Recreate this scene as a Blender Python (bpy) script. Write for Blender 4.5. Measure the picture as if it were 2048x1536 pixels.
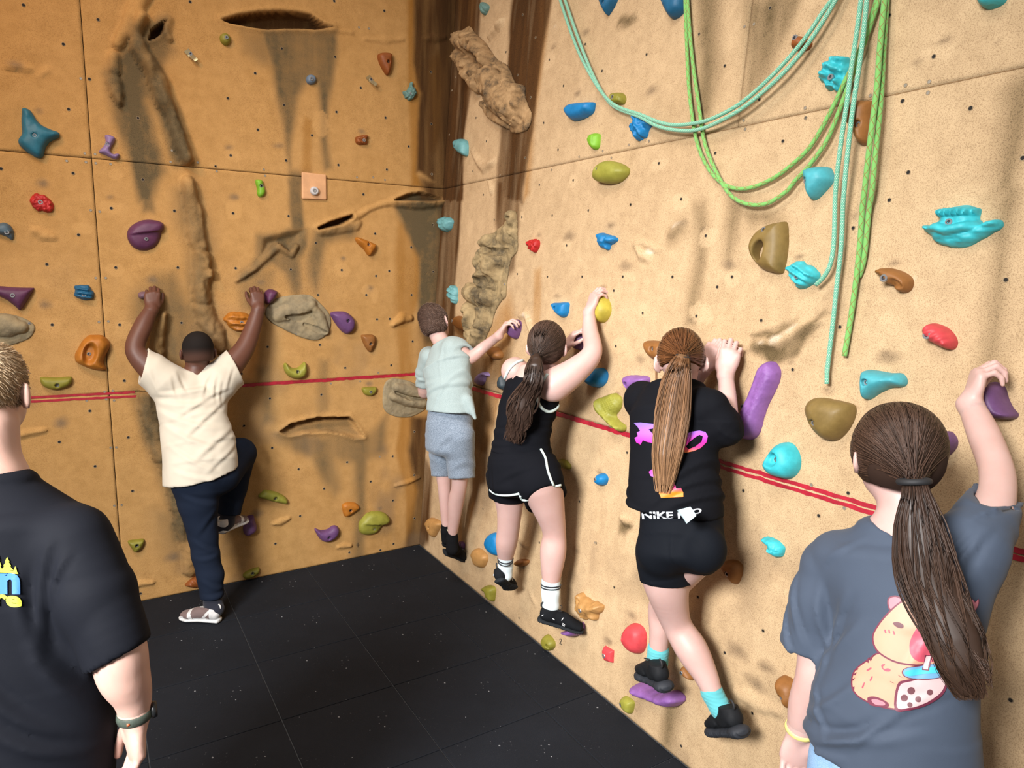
import bpy, bmesh, math, random
import numpy as np
from mathutils import Vector, Matrix
from mathutils.bvhtree import BVHTree
from mathutils.geometry import delaunay_2d_cdt

for o in list(bpy.data.objects):
    bpy.data.objects.remove(o, do_unlink=True)
SC = bpy.context.scene
COL = SC.collection
rng = np.random.default_rng(7)
random.seed(7)
A = np.array

# ------------------------------------------------------------------ camera
CAM_C = A([-1.8937, -4.2786, 1.9009])
_yaw, _pit, _rol, FPX = 0.55174, 0.15879, 0.01852, 1387.66
LEAN = 0.0736                      # the right wall leans back by this slope
CF = A([math.sin(_yaw) * math.cos(_pit), math.cos(_yaw) * math.cos(_pit), -math.sin(_pit)])
_r = np.cross(CF, [0, 0, 1]); _r /= np.linalg.norm(_r)
_u = np.cross(_r, CF)
CR = math.cos(_rol) * _r + math.sin(_rol) * _u
CU = -math.sin(_rol) * _r + math.cos(_rol) * _u
cd = bpy.data.cameras.new('camera'); cam = bpy.data.objects.new('camera', cd); COL.objects.link(cam)
cd.sensor_fit = 'HORIZONTAL'; cd.sensor_width = 36.0; cd.lens = FPX / 2048 * 36.0
cd.clip_start = 0.05; cd.clip_end = 100
M = Matrix(((CR[0], CU[0], -CF[0], CAM_C[0]), (CR[1], CU[1], -CF[1], CAM_C[1]), (CR[2], CU[2], -CF[2], CAM_C[2]), (0, 0, 0, 1)))
cam.matrix_world = M
SC.camera = cam

# ------------------------------------------------------------------ light and exposure
SC.view_settings.view_transform = 'Standard'
SC.view_settings.look = 'None'
SC.view_settings.gamma = 1.0
SC.view_settings.use_curve_mapping = False
SC.view_settings.exposure = 0.0
w = bpy.data.worlds.new('room_ambient'); SC.world = w; w.use_nodes = True
w.node_tree.nodes['Background'].inputs[0].default_value = (1.0, 0.95, 0.91, 1)
w.node_tree.nodes['Background'].inputs[1].default_value = 0.29


def area(name, loc, target, size, power, color, spread=180):
    l = bpy.data.lights.new(name, 'AREA'); l.energy = power; l.color = color
    l.shape = 'RECTANGLE'; l.size = size[0]; l.size_y = size[1]; l.spread = math.radians(spread)
    o = bpy.data.objects.new(name, l); COL.objects.link(o)
    o.location = loc
    d = Vector(target) - Vector(loc)
    o.rotation_euler = d.to_track_quat('-Z', 'Y').to_euler()
    return o


area('window_daylight', (-4.3, -4.4, 3.2), (-0.25, -1.8, 0.55), (1.2, 0.9), 114, (1.0, 0.99, 0.98), 78)
area('ceiling_panel_light', (-2.3, -2.7, 4.9), (-0.7, -0.9, 0.9), (1.3, 0.8), 38, (1.0, 0.96, 0.92), 110)
area('warm_lamp', (-3.6, -2.4, 4.6), (-1.9, 0.0, 2.6), (0.5, 0.5), 24, (1.0, 0.47, 0.10), 130)
# ------------------------------------------------------------------ rays and wall frames
def ray(px, py):
    return CF + CR * ((px - 1024) / FPX) - CU * ((py - 768) / FPX)
_ln = math.hypot(1, LEAN)
WALL = {'L': dict(n=A([0, -1., 0]), a=A([1., 0, 0]), b=A([0, 0, 1.])),
        'R': dict(n=A([-1., 0, LEAN]) / _ln, a=A([0, -1., 0]), b=A([LEAN, 0, 1.]) / _ln)}
CROPS = dict(a=(0, 0, 3.8404), b=(400, 0, 3.8404), c=(800, 0, 3.8404), d=(0, 360, 3.8404), e=(400, 360, 3.8404), f=(820, 360, 3.8404),
             g=(1100, 0, 3.8404), h=(1528, 0, 3.8404), i=(1240, 360, 3.8404), j=(1528, 360, 3.8404), k=(0, 680, 3.8404), l=(400, 720, 3.8404),
             m=(820, 560, 4.5175), n=(820, 880, 3.4143), o=(1180, 640, 3.657), p=(1180, 1000, 2.866), q=(1540, 680, 3.657),
             r=(1500, 1050, 3.1606), s=(0, 1040, 3.0962), P=(0, 0, 1.0))


def cpx(c, pts):                      # survey coordinates of a detail view -> photograph coordinates
    ox, oy, s = CROPS[c]
    return [(ox + x / s, oy + y / s) for x, y in pts]


def on_wall(wn, px, py, off=0.0):     # the point of the wall (moved off it by `off`) seen at a pixel
    W = WALL[wn]; d = ray(px, py)
    t = (off - CAM_C @ W['n']) / (d @ W['n'])
    return CAM_C + d * t


def depth_of(P):
    return (np.asarray(P) - CAM_C) @ CF


def wall_ab(wn, P):
    W = WALL[wn]; P = np.asarray(P)
    return P @ W['a'], P @ W['b']


def wall_pt(wn, a, b, n):
    W = WALL[wn]
    return np.multiply.outer(a, W['a']) + np.multiply.outer(b, W['b']) + np.multiply.outer(n, W['n'])


def px_ab(wn, px, py, off=0.0):
    return wall_ab(wn, on_wall(wn, px, py, off))


# ------------------------------------------------------------------ object helpers
def tag(o, label=None, cat=None, group=None, kind=None):
    if label: o['label'] = label
    if cat: o['category'] = cat
    if group: o['group'] = group
    if kind: o['kind'] = kind
    return o


def empty(name, loc):
    o = bpy.data.objects.new(name, None); COL.objects.link(o); o.location = Vector(loc)
    o.empty_display_size = 0.05
    return o


def link(name, me, mat=None, parent=None, smooth=True):
    if mat is not None:
        me.materials.clear(); me.materials.append(mat)
    o = bpy.data.objects.new(name, me); COL.objects.link(o)
    if parent is not None:
        o.parent = parent
        o.matrix_parent_inverse = Matrix.Identity(4)
        if parent.type == 'EMPTY' or True:
            o.location = -world_loc(parent)
    return o


def world_loc(o):
    v = Vector((0, 0, 0))
    while o is not None:
        v = v + o.location; o = o.parent
    return v


def mesh_np(name, V, F, smooth=True):
    me = bpy.data.meshes.new(name)
    V = np.ascontiguousarray(V, dtype=np.float32)
    F = np.asarray(F, dtype=np.int32)
    me.vertices.add(len(V)); me.vertices.foreach_set('co', V.ravel())
    k = F.shape[1]
    me.loops.add(F.size); me.loops.foreach_set('vertex_index', F.ravel())
    me.polygons.add(len(F)); me.polygons.foreach_set('loop_start', np.arange(0, F.size, k, dtype=np.int32))
    me.polygons.foreach_set('loop_total', np.full(len(F), k, dtype=np.int32))
    me.polygons.foreach_set('use_smooth', np.full(len(F), smooth, dtype=bool))
    me.update(calc_edges=True)
    return me


def set_attr(me, name, arr):          # float colour per vertex
    at = me.color_attributes.new(name, 'FLOAT_COLOR', 'POINT')
    a = np.ones((len(me.vertices), 4), dtype=np.float32); a[:, :arr.shape[1]] = arr
    at.data.foreach_set('color', a.ravel())


# ------------------------------------------------------------------ numpy noise
def vnoise(x, y, seed=0):
    x = np.asarray(x, float); y = np.asarray(y, float)
    xi = np.floor(x).astype(np.int64); yi = np.floor(y).astype(np.int64)
    fx = x - xi; fy = y - yi
    fx = fx * fx * (3 - 2 * fx); fy = fy * fy * (3 - 2 * fy)

    def h(i, j):
        n = (i * 374761393 + j * 668265263 + seed * 1442695041) & 0x7fffffff
        n = ((n ^ (n >> 13)) * 1274126177) & 0x7fffffff
        return ((n ^ (n >> 16)) & 0xffff) / 65535.0
    return (h(xi, yi) * (1 - fx) + h(xi + 1, yi) * fx) * (1 - fy) + (h(xi, yi + 1) * (1 - fx) + h(xi + 1, yi + 1) * fx) * fy


def fbm(x, y, seed=0, oct=4):
    s = 0; a = 0.5; t = 0
    for i in range(oct):
        s = s + a * vnoise(x * 2 ** i, y * 2 ** i, seed + i * 17); t += a; a *= 0.5
    return s / t


def sstep(e0, e1, x):
    t = np.clip((x - e0) / (e1 - e0), 0, 1)
    return t * t * (3 - 2 * t)


def poly_sd(px, py, poly):            # signed distance to a closed polygon, negative inside
    poly = np.asarray(poly, float); n = len(poly)
    d = np.full(px.shape, 1e18); ins = np.zeros(px.shape, bool)
    for i in range(n):
        ax, ay = poly[i]; bx, by = poly[(i + 1) % n]
        ex, ey = bx - ax, by - ay
        wx, wy = px - ax, py - ay
        t = np.clip((wx * ex + wy * ey) / (ex * ex + ey * ey + 1e-18), 0, 1)
        d = np.minimum(d, (wx - ex * t) ** 2 + (wy - ey * t) ** 2)
        c = ((ay <= py) & (by > py)) | ((by <= py) & (ay > py))
        ins ^= c & (px < ax + (py - ay) / (ey if abs(ey) > 1e-12 else 1e-12) * ex)
    d = np.sqrt(d)
    return np.where(ins, -d, d)


def line_sd(px, py, pts, rad):        # distance to a polyline over the radius along it
    best = np.full(px.shape, 1e9)
    for i in range(len(pts) - 1):
        ax, ay = pts[i]; bx, by = pts[i + 1]
        ex, ey = bx - ax, by - ay
        t = np.clip(((px - ax) * ex + (py - ay) * ey) / (ex * ex + ey * ey + 1e-18), 0, 1)
        d = np.hypot(px - ax - ex * t, py - ay - ey * t) / (rad[i] * (1 - t) + rad[i + 1] * t)
        best = np.minimum(best, d)
    return best


def catmull(pts, n, closed=False):
    P = np.asarray(pts, float); m = len(P)
    out = []
    segs = m if closed else m - 1
    for i in range(segs):
        if closed:
            p0, p1, p2, p3 = P[(i - 1) % m], P[i], P[(i + 1) % m], P[(i + 2) % m]
        else:
            p0, p1, p2, p3 = P[max(i - 1, 0)], P[i], P[i + 1], P[min(i + 2, m - 1)]
        for k in range(n):
            t = k / n
            out.append(0.5 * ((2 * p1) + (-p0 + p2) * t + (2 * p0 - 5 * p1 + 4 * p2 - p3) * t * t + (-p0 + 3 * p1 - 3 * p2 + p3) * t ** 3))
    if not closed: out.append(P[-1])
    return np.array(out)


# ------------------------------------------------------------------ surface nets
def surface_nets(D, org, vox):
    ins = D < 0
    nx, ny, nz = D.shape
    c = ins[:-1, :-1, :-1].astype(np.int8)
    s = c.copy()
    for dx, dy, dz in ((1, 0, 0), (0, 1, 0), (1, 1, 0), (0, 0, 1), (1, 0, 1), (0, 1, 1), (1, 1, 1)):
        s += ins[dx:nx - 1 + dx, dy:ny - 1 + dy, dz:nz - 1 + dz]
    mix = (s > 0) & (s < 8)
    I = np.argwhere(mix)
    if len(I) == 0: return np.zeros((0, 3)), np.zeros((0, 4), int)
    idx = np.full(mix.shape, -1, np.int32); idx[mix] = np.arange(len(I), dtype=np.int32)
    off = A([[0, 0, 0], [1, 0, 0], [0, 1, 0], [1, 1, 0], [0, 0, 1], [1, 0, 1], [0, 1, 1], [1, 1, 1]])
    val = np.stack([D[I[:, 0] + o[0], I[:, 1] + o[1], I[:, 2] + o[2]] for o in off], 1)
    acc = np.zeros((len(I), 3)); cnt = np.zeros(len(I))
    for a_, b_ in ((0, 1), (2, 3), (4, 5), (6, 7), (0, 2), (1, 3), (4, 6), (5, 7), (0, 4), (1, 5), (2, 6), (3, 7)):
        va, vb = val[:, a_], val[:, b_]
        m = (va < 0) != (vb < 0)
        t = np.where(m, va / np.where(m, va - vb, 1), 0)
        pt = off[a_] + np.multiply.outer(t, (off[b_] - off[a_]))
        acc += pt * m[:, None]; cnt += m
    V = (I + acc / cnt[:, None]) * vox + org
    Q = []
    for ax in range(3):
        u, v = (ax + 1) % 3, (ax + 2) % 3
        sl0 = [slice(None)] * 3; sl1 = [slice(None)] * 3
        sl0[ax] = slice(0, -1); sl1[ax] = slice(1, None)
        a0 = ins[tuple(sl0)]; a1 = ins[tuple(sl1)]
        E = np.argwhere(a0 != a1)
        E = E[(E[:, u] > 0) & (E[:, v] > 0) & (E[:, u] < D.shape[u] - 1) & (E[:, v] < D.shape[v] - 1)]
        if len(E) == 0: continue
        fl = a0[E[:, 0], E[:, 1], E[:, 2]]
        eu = np.eye(3, dtype=int)[u]; ev = np.eye(3, dtype=int)[v]
        q = [idx[tuple((E - eu - ev).T)], idx[tuple((E - ev).T)], idx[tuple(E.T)], idx[tuple((E - eu).T)]]
        q = np.stack(q, 1)
        q[~fl] = q[~fl][:, ::-1]
        Q.append(q)
    return V, np.concatenate(Q)


def smin(a, b, k):
    if k <= 0: return np.minimum(a, b)
    h = np.clip(0.5 + 0.5 * (b - a) / k, 0, 1)
    return b + (a - b) * h - k * h * (1 - h)


def unit(v):
    v = np.asarray(v, float); return v / (np.linalg.norm(v) + 1e-12)


class Group:
    """a smooth union of tapered limbs, ellipsoids and lofts, with cutting planes and open ends"""
    def __init__(s, k=0.02):
        s.pr = []; s.cuts = []; s.k = k; s.subs = []; s.open = []

    def cone(s, a, ra, b, rb, k=None):
        a = np.asarray(a, float); b = np.asarray(b, float)
        ba = b - a; L2 = ba @ ba + 1e-12; rr = ra - rb

        def f(P):
            t = np.clip((P - a) @ ba / L2, 0, 1)
            return np.linalg.norm(P - a - t[:, None] * ba, axis=1) - (ra - rr * t)
        s.pr.append((f, (a + b) / 2, np.linalg.norm(ba) / 2 + max(ra, rb), s.k if k is None else k)); return s

    def chain(s, pts, k=None):
        for (a, ra), (b, rb) in zip(pts[:-1], pts[1:]): s.cone(a, ra, b, rb, k)
        return s

    def ell(s, c, r, ax=None, k=None, sub=False):
        c = np.asarray(c, float); r = np.asarray(r, float)
        ax = np.eye(3) if ax is None else np.asarray(ax, float)

        def f(P):
            q = (P - c) @ ax.T
            k0 = np.linalg.norm(q / r, axis=1) + 1e-9; k1 = np.linalg.norm(q / (r * r), axis=1) + 1e-9
            return k0 * (k0 - 1) / k1
        (s.subs if sub else s.pr).append((f, c, r.max(), s.k if k is None else k)); return s

    def loft(s, st, Adir, Bdir, k=None, capz=0.5):
        """st: list of (centre, half width, half depth); Adir, Bdir: width and depth directions (single or per station)"""
        C = np.array([q[0] for q in st]); a = A([q[1] for q in st]); b = A([q[2] for q in st])
        AD = np.array([Adir] * len(st)) if np.ndim(Adir) == 1 else np.array(Adir)
        BD = np.array([Bdir] * len(st)) if np.ndim(Bdir) == 1 else np.array(Bdir)

        def f(P):
            best = np.full(len(P), 1e9)
            for i in range(len(C) - 1):
                e = C[i + 1] - C[i]; L = np.linalg.norm(e); T = e / L
                tt = (P - C[i]) @ T / L
                t = np.clip(tt, 0, 1); ts = t
                c = C[i] + t[:, None] * e
                aa = a[i] * (1 - ts) + a[i + 1] * ts; bb = b[i] * (1 - ts) + b[i + 1] * ts
                Ad = AD[i] * (1 - ts)[:, None] + AD[i + 1] * ts[:, None]; Bd = BD[i] * (1 - ts)[:, None] + BD[i + 1] * ts[:, None]
                r = P - c
                x = (r * Ad).sum(1); y = (r * Bd).sum(1)
                z = (tt - t) * L
                cz = np.minimum(aa, bb) * capz
                q = np.stack([x / aa, y / bb, z / cz], 1)
                q2 = np.stack([x / aa ** 2, y / bb ** 2, z / cz ** 2], 1)
                k0 = np.linalg.norm(q, axis=1) + 1e-9; k1 = np.linalg.norm(q2, axis=1) + 1e-9
                best = np.minimum(best, k0 * (k0 - 1) / k1)
            return best
        lo = (C - np.maximum(a, b)[:, None]).min(0); hi = (C + np.maximum(a, b)[:, None]).max(0)
        s.pr.append((f, (lo + hi) / 2, np.linalg.norm(hi - lo) / 2, s.k if k is None else k)); return s

    def cover(s, ch, ex=.008, k=.01):  # cloth that surely lies outside the limb under it
        return s.chain([(p, r + ex) for p, r in ch], k)

    def cut(s, pt, n):                # removes what lies on the side n points to
        s.cuts.append((np.asarray(pt, float), unit(n))); return s

    def hole(s, pt, n, depth=0.05, th=0.007, R=0.3):    # a cut end that is open like a sleeve
        s.cut(pt, n); s.open.append((np.asarray(pt, float), unit(n), max(depth, .035), max(th, .0155), R)); return s

    def ev(s, P, band):
        d = np.full(len(P), 1e3)
        for f, c, R, k in s.pr:
            m = np.einsum('ij,ij->i', P - c, P - c) < (R + k + band) ** 2
            if not m.any(): continue
            d[m] = smin(d[m], f(P[m]), k)
        for f, c, R, k in s.subs:
            m = np.einsum('ij,ij->i', P - c, P - c) < (R + k + band) ** 2
            if m.any(): d[m] = -smin(-d[m], f(P[m]), k)
        base = d.copy()
        for pt, n in s.cuts: d = np.maximum(d, (P - pt) @ n)
        for pt, n, dep, th, R in s.open:
            sl = (P - pt) @ n
            lat = np.linalg.norm(P - pt, axis=1) - R
            sub = np.maximum(np.maximum(base + th, -(sl + dep)), lat)
            d = np.maximum(d, -sub)
        return d

    def bounds(s):
        lo = np.min([c - R for f, c, R, k in s.pr], 0); hi = np.max([c + R for f, c, R, k in s.pr], 0)
        return lo, hi


def mesh_sdf(groups, vox, k=0.015, disp=None, pad=0.02, box=None):
    if isinstance(groups, Group): groups = [groups]
    if box is None:
        B = [g.bounds() for g in groups]
        lo = np.min([b[0] for b in B], 0) - pad; hi = np.max([b[1] for b in B], 0) + pad
    else: lo, hi = A(box[0]), A(box[1])
    cs = 5
    n = (np.ceil((hi - lo) / (vox * cs)).astype(int)) * cs + 1

    def evalp(P, band):
        d = None
        for g in groups:
            e = g.ev(P, band)
            d = e if d is None else smin(d, e, k)
        return d
    cn = (n - 1) // cs + 1
    g3 = np.stack(np.meshgrid(*[np.arange(q) for q in cn], indexing='ij'), -1).reshape(-1, 3)
    cp = lo + g3 * (vox * cs)
    band = vox * cs * 2.2 + 0.02
    cdv = evalp(cp, band).reshape(cn)
    thr = vox * cs * 1.9 + 0.006
    act = np.abs(cdv) < thr
    # fine values from coarse (nearest), active ones evaluated
    D = np.repeat(np.repeat(np.repeat(cdv, cs, 0), cs, 1), cs, 2)
    h = cs // 2
    D = D[h:h + n[0], h:h + n[1], h:h + n[2]]
    if D.shape != tuple(n):
        D = np.pad(D, [(0, n[i] - D.shape[i]) for i in range(3)], mode='edge')
    D = D.astype(np.float32)
    am = np.repeat(np.repeat(np.repeat(act, cs, 0), cs, 1), cs, 2)[h:h + n[0], h:h + n[1], h:h + n[2]]
    am = np.pad(am, [(0, n[i] - am.shape[i]) for i in range(3)], mode='edge')
    I = np.argwhere(am)
    P = lo + I * vox
    d = evalp(P, 0.03)
    if disp is not None: d = d + disp(P)
    D[am] = d
    D[0] = D[-1] = 1; D[:, 0] = D[:, -1] = 1; D[:, :, 0] = D[:, :, -1] = 1
    return surface_nets(D, lo, vox)


def join_np(parts):
    V = []; F = []; o = 0
    for v, f in parts:
        V.append(v); F.append(f + o); o += len(v)
    return np.concatenate(V), np.concatenate(F)


def tube_np(P, r, sides=8, closed=False, caps=True):
    """tube along P (n,3), radius r (scalar or per point) -> verts, quads, uv-less"""
    P = np.asarray(P, float); n = len(P)
    r = np.full(n, r) if np.isscalar(r) else np.asarray(r, float)
    T = np.gradient(P, axis=0); T /= np.linalg.norm(T, axis=1)[:, None] + 1e-12
    N = np.zeros_like(P); up = A([0, 0, 1.]) if abs(T[0, 2]) < 0.9 else A([1., 0, 0])
    v = np.cross(T[0], up); N[0] = v / np.linalg.norm(v)
    for i in range(1, n):
        v = N[i - 1] - T[i] * (N[i - 1] @ T[i]); N[i] = v / (np.linalg.norm(v) + 1e-12)
    Bn = np.cross(T, N)
    th = np.arange(sides) * 2 * np.pi / sides
    V = P[:, None] + r[:, None, None] * (np.cos(th)[None, :, None] * N[:, None] + np.sin(th)[None, :, None] * Bn[:, None])
    V = V.reshape(-1, 3)
    i = np.arange(n - 1)[:, None] * sides; j = np.arange(sides)[None]; j2 = (j + 1) % sides
    F = np.stack([i + j, i + j2, i + sides + j2, i + sides + j], -1).reshape(-1, 4)
    if caps:
        V = np.vstack([V, P[0], P[-1]]); a_, b_ = n * sides, n * sides + 1
        k = np.arange(0, sides); k2 = (k + 1) % sides
        F = np.vstack([F, np.stack([k2, k, np.full(sides, a_), np.full(sides, a_)], 1)[:, :4], np.stack([(n - 1) * sides + k, (n - 1) * sides + k2, np.full(sides, b_), np.full(sides, b_)], 1)])
    return V, F


def mesh_mixed(name, V, F, smooth=True):      # quads that may be degenerate triangles
    F = np.asarray(F)
    tri = F[:, 2] == F[:, 3]
    if not tri.any(): return mesh_np(name, V, F, smooth)
    me = bpy.data.meshes.new(name)
    faces = [tuple(f[:3]) if t else tuple(f) for f, t in zip(F.tolist(), tri)]
    me.from_pydata(np.asarray(V).tolist(), [], faces)
    me.polygons.foreach_set('use_smooth', np.full(len(me.polygons), smooth, dtype=bool))
    return me


def bm_obj(name, bm, mat, parent=None, smooth=False):
    me = bpy.data.meshes.new(name); bm.to_mesh(me); bm.free()
    me.polygons.foreach_set('use_smooth', np.full(len(me.polygons), smooth, dtype=bool))
    return link(name, me, mat, parent)


# ------------------------------------------------------------------ materials
def nmat(name):
    m = bpy.data.materials.new(name); m.use_nodes = True
    nt = m.node_tree; b = nt.nodes['Principled BSDF']
    return m, nt, b


def N(nt, t, **kw):
    n = nt.nodes.new(t)
    for k, v in kw.items():
        if k == 'ins':
            for a_, b_ in v.items(): n.inputs[a_].default_value = b_
        else: setattr(n, k, v)
    return n


def ramp(nt, stops, fac=None):
    r = N(nt, 'ShaderNodeValToRGB')
    e = r.color_ramp.elements
    while len(e) > 1: e.remove(e[-1])
    e[0].position = stops[0][0]; e[0].color = tuple(stops[0][1]) + (1,)
    for p, c in stops[1:]:
        q = e.new(p); q.color = tuple(c) + (1,)
    if fac is not None: nt.links.new(fac, r.inputs[0])
    return r


def mixc(nt, fac, a, b, blend='MIX'):
    m = N(nt, 'ShaderNodeMix', data_type='RGBA', blend_type=blend)
    for s, v in ((m.inputs[0], fac), (m.inputs[6], a), (m.inputs[7], b)):
        if isinstance(v, (int, float)): s.default_value = v
        elif isinstance(v, (tuple, list)): s.default_value = tuple(v) + ((1,) if len(v) == 3 else ())
        else: nt.links.new(v, s)
    return m.outputs[2]


def noise(nt, scale, detail=3, rough=0.6, vec=None, mapscale=None):
    tc = N(nt, 'ShaderNodeTexCoord') if vec is None else None
    v = tc.outputs['Object'] if vec is None else vec
    if mapscale:
        mp = N(nt, 'ShaderNodeMapping'); mp.inputs['Scale'].default_value = mapscale
        nt.links.new(v, mp.inputs[0]); v = mp.outputs[0]
    n = N(nt, 'ShaderNodeTexNoise', ins={'Scale': scale, 'Detail': detail, 'Roughness': rough})
    nt.links.new(v, n.inputs['Vector'])
    return n.outputs['Fac']


def bump(nt, b, h, strength=0.3, dist=0.002):
    bn = N(nt, 'ShaderNodeBump', ins={'Strength': strength, 'Distance': dist})
    nt.links.new(h, bn.inputs['Height']); nt.links.new(bn.outputs[0], b.inputs['Normal'])


def plain(name, col, rough=0.6, var=0.12, scale=40, bumps=0.0, bscale=400, metal=0.0, sheen=0.0, sss=0.0, spec=0.5):
    m, nt, b = nmat(name)
    f = noise(nt, scale)
    c = A(col)
    r = ramp(nt, [(0.3, tuple(c * (1 - var))), (0.7, tuple(np.minimum(c * (1 + var), 1)))], f)
    nt.links.new(r.outputs[0], b.inputs['Base Color'])
    b.inputs['Roughness'].default_value = rough; b.inputs['Metallic'].default_value = metal
    b.inputs['Specular IOR Level'].default_value = spec
    if sheen: b.inputs['Sheen Weight'].default_value = sheen
    if sss:
        b.inputs['Subsurface Weight'].default_value = sss; b.inputs['Subsurface Radius'].default_value = (0.012, 0.004, 0.002)
        b.inputs['Subsurface Scale'].default_value = 0.5
    if bumps: bump(nt, b, noise(nt, bscale, 2), bumps, 0.001)
    return m
# ------------------------------------------------------------------ climbing walls
def hxy(wn, c, pts, off=0.0):
    return [px_ab(wn, x, y, off) for x, y in cpx(c, pts)]


def wrad(wn, px, py, r):              # pixel radius -> metres on the wall at that pixel
    P = on_wall(wn, px, py); return r * depth_of(P) / FPX


def rib(H, X, Z, wn, c, pts, h, seed=0, p=0.5):
    s = CROPS[c][2]
    ab = hxy(wn, c, [(q[0], q[1]) for q in pts])
    rad = [wrad(wn, *cpx(c, [(q[0], q[1])])[0], q[2] / s) for q in pts]
    wob = 1 + 0.5 * (fbm(X * 16, Z * 16, seed + 3, 3) - 0.5)
    d = line_sd(X, Z, ab, rad) * wob
    hh = 1.2 * h * np.clip(1 - d * d, 0, 1) ** p * (0.5 + 1.0 * fbm(X * 24, Z * 13, seed, 4))
    return np.maximum(H, hh)


def slit(H, X, Z, wn, c, pts, depth, grade=0.0, soft=0.006):
    ab = hxy(wn, c, pts)
    sd = poly_sd(X, Z, ab)
    zs = [q[1] for q in ab]
    g = 1 - grade + grade * np.clip((Z - min(zs)) / (max(zs) - min(zs)), 0, 1)
    cutv = -depth * g * sstep(0.002, -soft, sd)
    lip = 0.012 * np.exp(-(np.maximum(sd, 0) / 0.02) ** 2) * (sd > 0)
    return np.where(sd < 0.002, np.minimum(H, H + cutv), H + lip)


def blot(S, ch, X, Z, wn, c, pts, amt, soft=0.03, seed=0, ragged=0.03):
    ab = hxy(wn, c, pts)
    wx = X + ragged * (fbm(X * 9, Z * 3, seed + 1, 4) - 0.5); wz = Z + ragged * (fbm(X * 9, Z * 3, seed + 2, 4) - 0.5)
    sd = poly_sd(wx, wz, ab)
    m = sstep(soft, -soft, sd)
    streak = 0.70 + 0.8 * (fbm(X * 15, Z * 1.6, seed + 5, 3) - 0.25)
    v = amt * m * np.clip(streak, 0.2, 1.15)
    S[..., ch] = np.maximum(S[..., ch], np.clip(v, 0, 1))


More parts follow.
